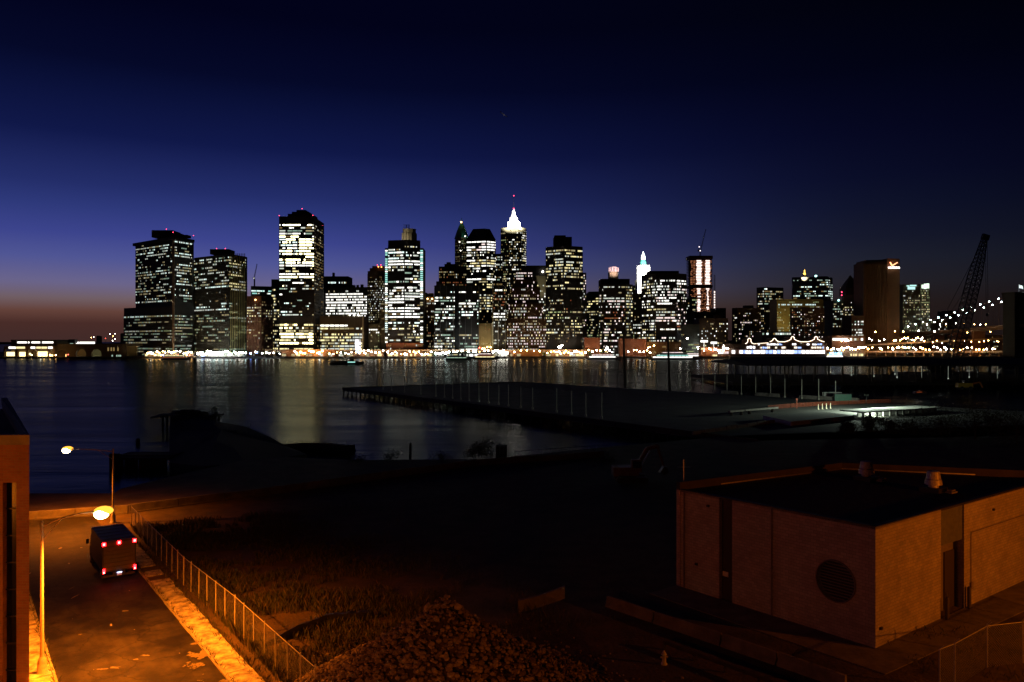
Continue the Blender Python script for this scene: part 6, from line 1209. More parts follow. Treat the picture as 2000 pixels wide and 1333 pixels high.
def waterfront():
    # seawall and elevated highway
    mb = MB(); mb.prism([(-480, 966.5), (640, 966.5), (640, 969.5), (-480, 969.5)], -5, .1); tag(mb.build('seawall', M_concd), 'long low stone seawall edging the far shore', 'seawall')
    t = thing('elevated_highway', 'long orange-lit elevated highway on columns along the far shore', 'highway', (0, 982, 0)); M_h = mat('highway_concrete', (.42, .26, .15), .85, noise=.3, scale=.1)
    x0, x1 = XP(520, 985), XP(1160, 985)
    mb = MB(); mb.prism([(x0, 978), (x1, 978), (x1, 990), (x0, 990)], 6.2, 7.6); mb.prism([(x0, 977.6), (x1, 977.6), (x1, 978), (x0, 978)], 6.4, 8.6); mb.build('deck', M_h, t)
    k = 0; x = x0
    while x < x1:
        mb = MB(); mb.box((x, 980, 2.7), (1.2, 1.6, 7), taper=.8); mb.build('column', M_h, t); x += 13
    # low waterfront sheds: name, label, px0, px1, roof row, Y, colours
    sh = [('brick_shed', 'long low orange-lit wall of the waterfront below the tallest slab tower', 549, 655, 683, 975, (.42, .2, .10), 'y'),
          ('ferry_landing', 'brightly lit ferry landing in front of the flared-cornice tower', 282, 378, 690, 975, (.25, .2, .15), 'Y'),
          ('ferry_landing', 'brightly lit ferry landing with cool lamps in front of the ribbed tower', 388, 476, 690, 974, (.25, .25, .22), 'W'),
          ('shore_shed', 'low lit shed in front of the yellow-lit office block', 660, 748, 688, 974, (.25, .14, .08), 'Y'),
          ('shore_shed', 'low amber shed in front of the aqua-edged tower', 756, 845, 689, 974, (.22, .12, .07), 'Y'),
          ('pier_pavilion', 'long white-lit pier pavilion in front of the black twin-wing tower', 884, 960, 688, 960, (.2, .22, .2), 'W'),
          ('pier_pavilion', 'short white-lit pavilion in front of the striped tower', 962, 992, 688, 968, (.3, .3, .28), 'W'),
          ('shore_shed', 'low brown shed with square lit openings below the wedding-cake block', 995, 1060, 686, 974, (.25, .12, .06), 'y'),
          ('shore_shed', 'low amber-lit shed below the black corner tower', 1066, 1145, 688, 974, (.25, .14, .07), 'Y'),
          ('brick_row', 'dull red brick warehouses right of the black corner tower', 1142, 1172, 660, 985, (.28, .09, .04), 'r'),
          ('brick_row', 'dull red brick warehouses below the pink-crowned tower', 1210, 1262, 662, 983, (.26, .09, .045), 'r'),
          ('brick_row', 'dull ochre warehouses below the faceted tower', 1264, 1330, 668, 985, (.2, .11, .05), 'o'),
          ('market_shed', 'lit market shed with awnings left of the gabled pier mall', 1368, 1424, 678, 972, (.3, .14, .08), 'P'),
          ('shore_shed', 'low shed with lit openings right of the gabled pier mall', 1614, 1690, 684, 976, (.25, .13, .07), 'Y')]
    for nm, lb, a, b, pt, Y, col, pal in sh:
        t = thing(nm, lb, 'shed', (XP((a+b)/2, Y), Y, -.8)); zt = ZP(pt, Y); xa, xb = XP(a, Y), XP(b, Y); mw = tower_wall('shed_%d' % a, col)
        mb = MB(); mb.prism([(xa, Y), (xb, Y), (xb, Y+10), (xa, Y+10)], -3, zt-.5); mb.build('wall', mw, t)
        mb = MB(); mb.prism([(xa-1, Y-1.8), (xb+1, Y-1.8), (xb+1, Y+11), (xa-1, Y+11)], zt-.5, zt); mb.build('roof', mw, t)
        x = xa+1
        while x < xb-3:
            w = random.uniform(2, 6)
            if random.random() < (.75 if pal in 'WYP' else .35):
                hgt = min(zt-1.4, 3.0) if zt < 9 else 2.0; zb = .3 if zt < 9 else random.choice([.3, 4, 8, 11]); zb = min(zb, max(.3, zt-3.5))
                kk = pal if random.random() < .7 else random.choice('Yyw')
                o = bpy.data.objects.new('lit_opening', unit_quad(kk)); S.collection.objects.link(o); o.location = (x, Y-.08, zb); o.scale = (min(w, xb-x-.3), 1, hgt); setp(o, t)
            x += w+random.uniform(.4, 3)
        for x in range(int(xa), int(xb), 7): mb = MB(); mb.box((x+.5, Y-1.5, (zt-.5)/2-.4), (.35, .35, zt+.2)); mb.build('post', mw, t)
    # lamps: (px0, px1, count, row, colours, size)
    for a, b, n, py, ks, r in ((285, 378, 12, 689, 'owwo', .75), (300, 375, 7, 697, 'oorob', .5), (384, 445, 12, 689, 'wcwwc', 1.0), (392, 412, 4, 693, 'ccb', .9), (446, 482, 6, 690, 'wcw', .8), (485, 548, 6, 690, 'cwob', .7), (572, 632, 8, 688, 'ooow', .85), (640, 720, 8, 690, 'owow', .6), (700, 752, 5, 687, 'oow', .75), (756, 846, 11, 690, 'owow', .7), (850, 880, 5, 690, 'cww', .8), (882, 955, 11, 688, 'cwcwo', .8), (935, 960, 4, 681, 'or', .6), (962, 992, 6, 688, 'ww', 1.0), (1000, 1060, 4, 687, 'wo', .75), (1068, 1145, 11, 689, 'woowo', .75), (1090, 1100, 2, 677, 'w', 1.0), (1146, 1200, 5, 686, 'ow', .8), (1184, 1190, 1, 683, 'w', 1.4), (1225, 1275, 5, 687, 'ow', .6), (1262, 1280, 2, 678, 'oo', .7), (1340, 1345, 1, 662, 'w', .7), (1372, 1425, 8, 683, 'wwor', .7), (1615, 1690, 10, 682, 'wowc', .7), (1620, 1640, 3, 690, 'bcb', .8)):
        n = int(n*1.35+.5)
        for i in range(n):
            px = a+(b-a)*(i+random.uniform(.2, .8))/n; shore_lamp(px, py+random.uniform(-3, 2.5), 966 if py > 680 else 972, random.choice(ks), r*random.uniform(.8, 1.45))
    # billboard
    t = thing('lit_billboard', 'glowing white and violet stepped billboard by the waterfront', 'billboard', (XP(697, 972), 972, 0))
    for px0, px1, a, b, c in ((694, 701, 664, 676, (1, .92, 1)), (697, 705, 668, 674, (1, .9, 1)), (694, 704, 677, 683, (.9, .8, 1)), (695, 701, 684, 690, (.4, .75, 1))):
        mb = MB(); mb.box((XP((px0+px1)/2, 971), 971-random.random(), ZP((a+b)/2, 971)), (XP(px1, 971)-XP(px0, 971), .4, (b-a)*971/F)); mb.build('panel', emit('billboard_%d%d' % (px0, a), c, 2.2), t)
    mb = MB(); mb.box((XP(699, 973), 973, 4), (1, 1, 9)); mb.build('mast', M_black, t)
    # esplanade trees
    for i, (px, py, h) in enumerate(((455, 684, 8), (508, 684, 11), (518, 686, 9), (640, 684, 8), (672, 684, 9), (845, 682, 9), (1152, 680, 9), (1175, 676, 12), (1062, 684, 7))):
        tree('tree', 'small dark tree on the far waterfront in front of '+near_phrase(px)+(', taller' if h > 10 else ', by billboard' if px == 672 else ''), 'tree', (XP(px, 972), 972, -.8), h, h*.42, 260, 200+i, 1.4, 'far waterfront trees')
waterfront()
def ferry_terminal():
    Y = 985; t = thing('ferry_terminal', 'brightly lit ferry hall with two rows of white windows at the left edge', 'ferry terminal', (XP(55, Y), Y, -.8)); M_t = tower_wall('terminal', (.22, .15, .09))
    x = lambda px: XP(px, Y); z = lambda py: ZP(py, Y)
    mb = MB(); mb.prism([(x(14), Y+8), (x(104), Y+8), (x(104), Y+40), (x(14), Y+40)], -3, z(667)); mb.prism([(x(8), Y), (x(106), Y), (x(106), Y+8), (x(8), Y+8)], z(683), z(676)); mb.build('wall', M_t, t)
    mb = MB(); mb.prism([(x(17), Y+4), (x(101), Y+4), (x(104), Y+40), (x(14), Y+40)], z(667), z(664)); mb.build('roof', tower_wall('terminal_roof', (.04, .035, .03)), t)
    def band(px0, px1, a, b, m, yy=0, nm='window'): mb = MB(); mb.quad((x(px0), Y+yy-.2, z(b)), (x(px1), Y+yy-.2, z(b)), (x(px1), Y+yy-.2, z(a)), (x(px0), Y+yy-.2, z(a))); mb.build(nm, m, t)
    for a, b in ((26, 45), (47, 50), (54, 71), (75, 97)): band(a, b, 667.5, 671, E_['W'], 8)
    for a, b in ((17, 31), (32, 49), (60, 69), (71, 80), (81, 92), (94, 103)): band(a, b, 677.5, 681.5, E_['W'] if a in (17, 60, 94) else E_['Y'])
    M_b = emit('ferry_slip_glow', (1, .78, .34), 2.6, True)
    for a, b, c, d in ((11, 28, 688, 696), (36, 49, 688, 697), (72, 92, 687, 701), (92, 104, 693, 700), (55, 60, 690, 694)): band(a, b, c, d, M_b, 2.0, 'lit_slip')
    for px in (8, 30, 34, 51, 62, 70, 94, 105): mb = MB(); mb.box((x(px), Y+1.2, z(692)), (1.6, 2.5, 14)); mb.build('pier_column', M_t, t)
    mb = MB(); mb.prism([(x(5), Y-9), (x(112), Y-9), (x(112), Y+3), (x(5), Y+3)], -3, -.3); mb.build('landing', M_timber, t)
    Y2 = 990; t2 = thing('maritime_hall', 'old dark ferry building with large lit arches beside the flared-cornice tower', 'ferry terminal', (XP(180, Y2), Y2, -.8)); x = lambda px: XP(px, Y2); z = lambda py: ZP(py, Y2)
    M_m = tower_wall('maritime', (.13, .09, .05)); mb = MB()
    # facade with three arches: built from columns and ring segments
    ar = [(121, 8.5), (158, 10), (188, 10)]; xs = [106]
    zt = z(672); spr = z(692); lo = -.8
    edges = [(x(106), x(121)-8.5*Y2/F)]
    for i, (c, r) in enumerate(ar):
        nx = (x(ar[i+1][0])-ar[i+1][1]*Y2/F) if i < 2 else x(246)
        edges.append((x(c)+r*Y2/F, nx))
    for a, b in edges: mb.prism([(a, Y2), (b, Y2), (b, Y2+3), (a, Y2+3)], lo, zt)
    for c, r in ar:
        R_ = r*Y2/F; n = 14
        for k in range(n):
            a0, a1 = math.pi*k/n, math.pi*(k+1)/n; p0 = (x(c)+R_*math.cos(a0), spr+R_*math.sin(a0)); p1 = (x(c)+R_*math.cos(a1), spr+R_*math.sin(a1))
            mb.add([(p0[0], Y2, p0[1]), (p1[0], Y2, p1[1]), (p1[0], Y2, zt), (p0[0], Y2, zt), (p0[0], Y2+3, p0[1]), (p1[0], Y2+3, p1[1])], [(0, 3, 2, 1), (0, 1, 5, 4)])
    mb.prism([(x(106), Y2+3), (x(246), Y2+3), (x(246), Y2+45), (x(106), Y2+45)], zt-3, zt); mb.build('wall', M_m, t2)
    mb = MB(); mb.prism([(x(106), Y2+28), (x(246), Y2+28), (x(246), Y2+30), (x(106), Y2+30)], lo, zt-3); mb.build('back_wall', tower_wall('ochre_plaster', (.45, .33, .16)), t2)
    for px in (210, 216, 221, 229): mb = MB(); mb.quad((x(px), Y2-.1, z(686)), (x(px+3), Y2-.1, z(686)), (x(px+3), Y2-.1, z(679)), (x(px), Y2-.1, z(679))); mb.build('window', E_['o'], t2)
    for px in (218, 227, 231, 234): mb = MB(); mb.quad((x(px), Y2-.1, z(697)), (x(px+2.6), Y2-.1, z(697)), (x(px+2.6), Y2-.1, z(693.5)), (x(px), Y2-.1, z(693.5))); mb.build('window', E_['c'], t2)
    for a, b in ((120, 125), (132, 136), (139, 168)): mb = MB(); mb.box((x((a+b)/2), Y2+20, z(670)), (x(b)-x(a), 2, 2.6)); mb.build('roof_light', E_['W'] if a > 130 else E_['c'], t2)
    mb = MB(); mb.box((x(132), Y2+12, z(667)), (8.5, 6, 5)); mb.build('water_tank', M_black, t2)
    for px, k, e in ((160, (.75, 1, .85), 1.4), (192, (.9, 1, .6), 1.0), (118, (1, .5, .15), .8)):
        mb = MB(); mb.box((x(px+4), Y2+12, z(696)), (5.5, .6, 4.2)); mb.build('arch_light', emit('arch_light_%d' % px, k, 5*e, True), t2)
    mb = MB(); mb.prism([(x(104), Y2-12), (x(250), Y2-12), (x(250), Y2), (x(104), Y2)], -3, -.6); mb.build('landing', M_timber, t2)
    for px, py, k, r in ((98, 698, 'o', .8), (86, 697, 'o', .9), (109, 699, 'o', .7), (79, 699, 'w', .7), (62, 698, 'o', .5), (43, 698, 'o', .6), (133, 693, 'r', .5)): shore_lamp(px, py, 972, k, r)
    # distant dark trees and towers at the far left
    tree('tree', 'distant dark rounded tree with lights behind, right of the arched hall lights', 'tree', (XP(218, 1100), 1100, -.8), 15, 7, 500, 301, 1.5); tree('tree', 'distant dark tree beside a pale distant tower', 'tree', (XP(176, 1120), 1120, -.8), 9, 6, 400, 302, 1.5)
    for px, pt, w, lb in ((190, 657, 4, 'pale distant tower stub left of the round tree'), (238, 652, 6, 'faint ochre distant block left of the flared-cornice podium')):
        Yd = 2200; mb = MB(); mb.prism([(XP(px-w/2, Yd), Yd), (XP(px+w/2, Yd), Yd), (XP(px+w/2, Yd), Yd+20), (XP(px-w/2, Yd), Yd+20)], -1, ZP(pt, Yd)); mb.prism([(XP(px-w/3, Yd), Yd+2), (XP(px+w/3, Yd), Yd+2), (XP(px+w/3, Yd), Yd+14), (XP(px-w/3, Yd), Yd+14)], ZP(pt, Yd), ZP(pt-1, Yd)); tag(mb.build('distant_tower', tower_wall('distant_%d' % px, (.2, .17, .12))), lb, 'building', 'distant blocks at the left')
    for px, py, k in ((206, 661, 'r'), (215, 653, 'w'), (225, 652, 'w'), (221, 657, 'o'), (220, 666, 'w'), (225, 663, 'w'), (178, 660, 'o'), (183, 659, 'w')): shore_lamp(px, py, 1085, k, .28)
ferry_terminal()
# ---------------------------------------------------------------- gabled pier mall
def mall():
    Y = 972; x = lambda px: XP(px, Y); z = lambda py: ZP(py, Y)
    t = thing('pier_mall', 'pier mall with gables outlined in string lights and glaring white galleries', 'mall', (x(1520), Y, -.8)); M_m = tower_wall('mall', (.22, .12, .08))
    mb = MB(); mb.prism([(x(1426), Y), (x(1612), Y), (x(1612), Y+30), (x(1426), Y+30)], -3, z(672)); mb.build('wall', M_m, t)
    gab = [(1463, 661, 8, 672), (1512, 661, 9, 668), (1547.5, 657.5, 16, 668), (1593, 657.5, 16, 668)]
    M_s = emit('string_light', (1, .80, .58), 3.2)
    for cx_, top, hw, bt in gab:
        mb = MB(); pts = [(cx_-hw, bt), (cx_-hw*.55, bt-2), (cx_-3, (top+bt)/2), (cx_-3.2, top+2.2), (cx_, top), (cx_+3.2, top+2.2), (cx_+3, (top+bt)/2), (cx_+hw*.55, bt-2), (cx_+hw, bt)]
        mb.add([(x(a), Y-1, z(b)) for a, b in pts]+[(x(a), Y+25, z(b)) for a, b in pts], [tuple(range(9))]+[(i, i+9, i+10, i+1) for i in range(8)]); mb.add([(x(cx_-hw), Y-1, z(bt)), (x(cx_+hw), Y-1, z(bt)), (x(cx_+hw), Y-1, z(673)), (x(cx_-hw), Y-1, z(673))], [(0, 3, 2, 1)]); g = mb.build('gable', M_m, t)
        mb = MB(); mb.path([(x(a), Y-1.4, z(b)) for a, b in pts], .38, 5); mb.build('string_lights', M_s, g)
    mb = MB(); mb.path([(x(1518), Y-1.4, z(668)), (x(1532), Y-1.4, z(668))], .35, 5); mb.path([(x(1563), Y-1.4, z(668)), (x(1577), Y-1.4, z(668))], .35, 5); mb.path([(x(1471), Y-1.4, z(672)), (x(1500), Y-1.4, z(670))], .3, 5); mb.build('eaves_lights', M_s, t)
    M_g = emit('gallery_light', (.95, .97, 1), 2.6, True); M_gw = emit('gallery_warm', (1, .86, .66), 1.6, True)
    random.seed(31)
    for a, b, py0, py1, m, pr in ((1480, 1608, 671, 674.5, M_g, .55), (1470, 1608, 677, 681, M_gw, .6), (1428, 1610, 684, 691, M_g, .88), (1458, 1475, 676, 681, M_g, .9)):
        p = a
        while p < b:
            w = random.uniform(3, 10)
            if random.random() < pr: mb = MB(); mm = m if random.random() < .75 else emit('gallery_blue', (.35, .5, 1), 1.8); mb.quad((x(p), Y-1.6, z(py1)), (x(min(p+w, b)), Y-1.6, z(py1)), (x(min(p+w, b)), Y-1.6, z(py0+random.uniform(0, 1.5))), (x(p), Y-1.6, z(py0+random.uniform(0, 1)))); mb.build('gallery_window', mm, t)
            p += w+random.uniform(.3, 1.5)
    for py in (675.5, 682.5, 692): mb = MB(); mb.prism([(x(1426), Y-3.2), (x(1612), Y-3.2), (x(1612), Y), (x(1426), Y)], z(py+.6), z(py)); mb.build('gallery_floor', M_m, t)
    for k in range(24): px = 1428+k*8; mb = MB(); mb.box((x(px), Y-2.8, (z(671)+z(694))/2), (.4, .4, z(671)-z(694))); mb.build('column', M_m, t)
    mb = MB(); mb.prism([(x(1420), Y-14), (x(1640), Y-14), (x(1640), Y), (x(1420), Y)], -3.2, -.4); mb.build('pier_deck', M_timber, t)
    t = thing('paddle_pavilion', 'small lit open pavilion with pointed lights left of the gabled pier mall', 'pavilion', (x(1410), Y, -.8))
    mb = MB(); mb.prism([(x(1400), Y-4), (x(1424), Y-4), (x(1424), Y+5), (x(1400), Y+5)], z(684), z(682)); mb.lathe([(9, z(682)), (3, z(677)), (.3, z(673))], (x(1411), Y, 0), 6, smooth=False); mb.build('roof', M_m, t)
    mb = MB(); mb.lathe([(2.6, z(683)), (1.2, z(677)), (.3, z(673))], (x(1411), Y-5.5, 0), 6, smooth=False); mb.build('lit_sail', emit('lit_sail', (1, .85, .75), 3, True), t)
    for px in (1401, 1408, 1416, 1423): mb = MB(); mb.box((x(px), Y-3.5, 3), (.4, .4, 8)); mb.build('post', M_m, t)
    for a, b, c in ((1402, 1412, 'W'), (1414, 1422, 'P')): mb = MB(); mb.box((x((a+b)/2), Y-2, z(689)), (x(b)-x(a), .4, 3)); mb.build('lit_counter', E_[c], t)
    for a, b, py, m in ((1368, 1382, 667, 'W'), (1388, 1400, 670, 'W')): mb = MB(); mb.box((x((a+b)/2), Y-1, z(py)), (x(b)-x(a), .8, 2.6)); mb.box((x((a+b)/2), Y, z(py)-5), (.4, .4, 10)); tag(mb.build('lit_canopy', E_[m]), 'glowing white canopy panel, '+('left' if a < 1380 else 'right')+' one of two above the market shed', 'canopy', 'glowing canopies')
mall()
# ---------------------------------------------------------------- suspension bridge at the right
def bridge():
    T0 = Vector((648, 978)); d = Vector((-100, 285)).normalized(); n = Vector((d.y, -d.x))
    t = thing('suspension_bridge', 'suspension bridge with stone tower and lamps strung along its cables', 'bridge', (T0.x, T0.y, WZ)); M_st = tower_wall('bridge_stone', (.012, .011, .01))
    def sl(a0, a1, w0, w1, z0, z1, mb): p = [T0+d*a+n*w for a, w in ((a0, w0), (a0, w1), (a1, w1), (a1, w0))]; mb.prism(p, z0, z1)
    mb = MB()
    for w0, w1 in ((-21, -13.5), (-3.6, 3.6), (13.5, 21)): sl(-8, 8, w0, w1, WZ-2, 74, mb)
    sl(-8, 8, -21, 21, WZ-2, 36, mb); sl(-8.5, 8.5, -21.5, 21.5, 73.5, 78, mb); sl(-9, 9, -22, 22, 78, 81, mb)
    for c in (-8.55, 8.55):            # pointed arch heads
        for k in range(8):
            q0, q1 = k/8, (k+1)/8
            for s_ in (-1, 1):
                w_a, w_b = c+s_*4.95*(1-q0**1.6), c+s_*4.95*(1-q1**1.6); za, zb = 58+q0*14, 58+q1*14
                sl(-7.9, 7.9, min(w_a, c+s_*4.96), max(w_a, c+s_*4.96), za, zb, mb) if abs(w_a-(c+s_*4.96)) > .05 else None
    mb.build('stone_tower', M_st, t)
    M_dk = mat('bridge_steel', (.16, .09, .05), .7, noise=.3, scale=.1)
    def dz(a): return 38.5-(18.5*min(a, 330)/300 if a > 0 else -a*.004)
    mb = MB(); L = list(range(-300, 0, 60))+list(range(0, 400, 20))
    for a, b in zip(L, L[1:]):
        for w0, w1, h in ((-13, 13, 1.2), (-13.3, -12.7, 4), (12.7, 13.3, 4)):
            P = [T0+d*a+n*w0, T0+d*a+n*w1, T0+d*b+n*w1, T0+d*b+n*w0]; za, zb = dz(a), dz(b)
            mb.add([(P[0].x, P[0].y, za-1.5), (P[1].x, P[1].y, za-1.5), (P[2].x, P[2].y, zb-1.5), (P[3].x, P[3].y, zb-1.5), (P[0].x, P[0].y, za-1.5+h), (P[1].x, P[1].y, za-1.5+h), (P[2].x, P[2].y, zb-1.5+h), (P[3].x, P[3].y, zb-1.5+h)], [(0, 3, 2, 1), (4, 5, 6, 7), (0, 1, 5, 4), (1, 2, 6, 5), (2, 3, 7, 6), (3, 0, 4, 7)])
    mb.build('deck', M_dk, t)
    me = None
    def cz(a): q = min(1, a/235); return 79-(79-(dz(235)+1.5))*(q*1.12-.12*q*q)
    M_cl = emit('cable_lamp', (.80, 1, .98), 55); ml = MB(); ml.ball((0, 0, 0), .62, 0, 8, 6); lo = ml.build('x', M_cl); lm = lo.data; bpy.data.objects.remove(lo)
    for w in (-11, 11):
        mb = MB(); pts = [T0+d*a+n*w for a in range(0, 236, 12)]; mb.path([(p.x, p.y, cz(i*12)) for i, p in enumerate(pts)], .35, 6); cb = mb.build('main_cable', M_dk, t)
        for i, a in enumerate(range(9, 236, 13)):
            p = T0+d*a+n*w; z_ = cz(a)+.9; o = bpy.data.objects.new('cable_lamp', lm); S.collection.objects.link(o); o.location = (p.x, p.y, z_); setp(o, cb)
        for a in range(6, 230, 8): mb = MB(); p = T0+d*a+n*w; mb.tube((p.x, p.y, dz(a)), (p.x, p.y, cz(a)), .09, 4); mb.build('hanger', M_dk, t)
        mb = MB(); pts = [T0+d*a+n*w for a in range(-240, 1, 12)]; mb.path([(p.x, p.y, 42+36*(a_/240)**2) for a_, p in zip(range(240, -1, -12), pts)][::-1][::-1] if False else [(p.x, p.y, 44+35*((i*12)/240)**2) for i, p in enumerate(pts)], .35, 6); mb.build('main_span_cable', M_dk, t)
    for a in range(60, 400, 32): p = T0+d*a; mb = MB(); mb.box((p.x, p.y, dz(a)/2-2), (3, 22, dz(a)), math.atan2(d.y, d.x)); mb.build('approach_pier', tower_wall('approach_brick', (.2, .09, .05)), t)
    for i, a in enumerate(range(235, 390, 22)):
        p = T0+d*a+n*(-12.5); o = bpy.data.objects.new('deck_lamp', lm); S.collection.objects.link(o); o.location = (p.x, p.y, dz(a)+6); setp(o, t)
    # flag
    p = T0+n*(-6); f = thing('flag', 'floodlit flag on a pole on top of the bridge tower', 'flag', (p.x, p.y, 81)); mb = MB(); px_ = XP(1990, p.y-4); y_ = p.y-4
    mb.tube((px_, y_, 80), (px_, y_, 91.5), .18, 6); mb.build('pole', M_gal, f)
    mb = MB(); 
    for i in range(9):
        q = i/8
        for z_ in (86.6+.6*math.sin(q*3)-q*1.5, 90.8+.4*math.sin(q*4)-q*2): mb.v.append((px_+.1+q*5.0, y_+.6*math.sin(q*6), z_))
    for i in range(8): k = i*2; mb.f.append((k, k+2, k+3, k+1)); mb.m.append(0); mb.sm.append(True)
    mb.build('cloth', mat('flag_cloth', (.75, .75, .75), .8), f); flood(f, (px_+2, y_-9, 80), (px_+2, y_, 88.5), 16000, (.8, 1, .95), 70)
    q = T0+d*(-9)+n*(-8); mb = MB()
bridge()
def right_shore():
    # low riverside road with orange lamps
    t = thing('riverside_viaduct', 'low orange-lit riverside road viaduct under the bridge', 'viaduct', (XP(1780, 985), 985, -.8)); M_h = MAT['highway_concrete']
    mb = MB(); x0, x1 = XP(1640, 980), XP(1962, 980); mb.prism([(x0, 980), (x1, 980), (x1, 992), (x0, 992)], 4.6, 6.0); mb.prism([(x0, 979.6), (x1, 979.6), (x1, 980), (x0, 980)], 4.8, 6.9); mb.build('deck', M_h, t)
    x = x0
    while x < x1: mb = MB(); mb.box((x, 982, 2), (1.2, 1.6, 5.5)); mb.build('column', M_h, t); x += 12
    mb = MB(); xa, xb = XP(1660, 1030), XP(1960, 1030); mb.add([(xa, 1030, 12), (xb, 1030, 22), (xb, 1036, 22), (xa, 1036, 12), (xa, 1030, 14), (xb, 1030, 24), (xb, 1036, 24), (xa, 1036, 14)], [(0, 3, 2, 1), (4, 5, 6, 7), (0, 1, 5, 4), (1, 2, 6, 5), (2, 3, 7, 6), (3, 0, 4, 7)]); mb.build('ramp', M_h, t)
    random.seed(55)
    for a, b, n, py, ks, r, Y in ((1645, 1760, 12, 681, 'oowo', .85, 974), (1740, 1860, 18, 681, 'woow', .9, 974), (1860, 1950, 11, 682, 'oowo', .8, 974), (1745, 1805, 13, 663, 'oowo', .7, 1024), (1800, 1960, 14, 668, 'ooow', .55, 1010), (1690, 1730, 4, 664, 'ow', .6, 1024), (1640, 1660, 4, 664, 'wow', .8, 1000), (1700, 1840, 5, 646, 'owo', .7, 1060), (1830, 1935, 7, 633, 'oow', .6, 1100), (1880, 1945, 4, 650, 'oo', .5, 1040)):
        for i in range(n): shore_lamp(a+(b-a)*(i+random.uniform(.1, .9))/n, py+random.uniform(-3, 3), Y, random.choice(ks), r*random.uniform(.7, 1.15))
    t = thing('lit_kiosk', 'blue-white glowing kiosk at the water right of the gabled pier mall', 'kiosk', (XP(1632, 968), 968, -.8))
    mb = MB(); mb.box((XP(1632, 968), 968, 2.5), (14, 5, 5)); mb.build('wall', emit('kiosk_blue', (.3, .65, 1), 2.2, True), t); mb = MB(); mb.lathe([(11, 5), (4, 8), (.4, 10.5)], (XP(1632, 968), 968, 0), 8, smooth=False); mb.build('roof', M_black, t); mb = MB(); mb.box((XP(1632, 962), 964.5, .2), (20, .5, 1.4)); mb.build('lit_counter', E_['W'], t)
    B('market_hall', 'low hall with a glaring white row of lights left of the ribbed stone slab', [dict(c=[(1625, 1004), (1690, 1004)], top=656, wtop=658, wbot=668, z=[(0, 999, .9, 8, 'WWP')], fl=3.6, bay=3, ww=.9)], col=(.2, .09, .05), group='waterfront halls')
    B('market_hall', 'low hall with a white window strip behind the gabled pier mall', [dict(c=[(1488, 1000), (1545, 1000)], top=648, wtop=649, wbot=656, z=[(0, 999, .8, 5, 'cCw')], fl=3.6, bay=3, ww=.9)], col=(.06, .05, .04), group='waterfront halls')
right_shore()
# ---------------------------------------------------------------- boats and aeroplane
def boat(name, label, px, py, L, hgt, rows, dark=False, mast=True, group='boats on the river', bow=1):
    Y = (H-WZ)*F/(py-CY); x = XP(px, Y); t = thing(name, label, 'boat', (x, Y, WZ), group); W2 = L*.11
    mb = MB(); n = 12; st = []
    for i in range(n+1):
        q = i/n; w = W2*(1 if q < .7 else max(.02, 1-((q-.7)/.3)**2)); sh = 1.5+1.2*q**3; xx = x+bow*(-L/2+L*q)
        st.append([(xx, Y-w*.7, WZ-.5), (xx, Y-w, WZ+sh), (xx, Y+w, WZ+sh), (xx, Y+w*.7, WZ-.5)])
    for s_ in st: mb.v += s_
    for i in range(n):
        for j in range(4): k = i*4+j; mb.f.append((k, k+4, i*4+4+(j+1) % 4, i*4+(j+1) % 4)); mb.m.append(0); mb.sm.append(False)
    mb.add(st[0], [(0, 1, 2, 3)]); mb.build('hull', mat('hull_dark' if dark else 'hull_white', (.03, .03, .035) if dark else (.6, .6, .6), .5), t)
    z = WZ+1.7; ll = L*.78
    for i, (kk, hh) in enumerate(rows):
        mb = MB(); mb.box((x-bow*L*.06, Y, z+hh/2), (ll, W2*1.6, hh)); mb.box((x-bow*L*.06, Y, z+hh+.06), (ll+1, W2*1.85, .16)); mb.build('deckhouse', MAT['hull_dark'] if dark else mat('cabin_white', (.5, .5, .5), .5), t)
        if kk:
            nw = max(3, int(ll/4)); w = ll/nw
            for j in range(nw): mb = MB(); xx = x-bow*L*.06-ll/2+j*w; mb.quad((xx+.2, Y-W2*.81, z+hh*.3), (xx+w-.2, Y-W2*.81, z+hh*.3), (xx+w-.2, Y-W2*.81, z+hh*.85), (xx+.2, Y-W2*.81, z+hh*.85)); mb.build('window', E_[kk], t)
        z += hh+.2; ll *= .8
    mb = MB(); mb.box((x+bow*L*.16, Y, z+.8), (L*.12, W2, 1.8), taper=.85); mb.build('wheelhouse', M_glass, t)
    if mast: mb = MB(); mb.tube((x, Y, z), (x, Y, z+5), .15, 5); mb.tube((x-1, Y, z+3.6), (x+1, Y, z+3.6), .08, 4); mb.build('mast', M_black, t)
    return t, x, Y, z
boat('tour_boat', 'white tour boat with a glowing white lower deck and red upper deck lights', 1180, 702.5, 40, 5, [('W', 2.4), ('P', 1.8), ('r', 1.2)])
t, x, Y, z = boat('ferry', 'long ferry with pale and aqua deck lights right of the tour boat', 1318, 703, 60, 6, [('W', 2.4), ('A', 1.6), (None, 1.5), ('P', 1.2)])
mb = MB(); mb.ball((XP(1328, Y), Y-1, ZP(681.5, Y)), .8, 0, 8, 6); mb.build('mast_lamp', M_lw, t)
t, x, Y, z = boat('ferry', 'smaller ferry with a dazzling white searchlight left of the pier mall', 1366, 699.5, 46, 6, [('W', 2.4), ('P', 1.8)])
mb = MB(); mb.ball((XP(1363, Y), Y-3, ZP(679.5, Y)), 1.5, 0, 10, 6); mb.build('searchlight', emit('search_lamp', (.9, .95, 1), 60, True), t)
t, x, Y, z = boat('work_boat', 'dark low work boat with one aqua light in midstream', 678, 712, 32, 3, [(None, 1.4)], dark=True, mast=False)
mb = MB(); mb.box((XP(688, Y), Y-3.6, ZP(707.5, Y)), (7, .4, .9)); mb.build('deck_light', E_['A'], t)
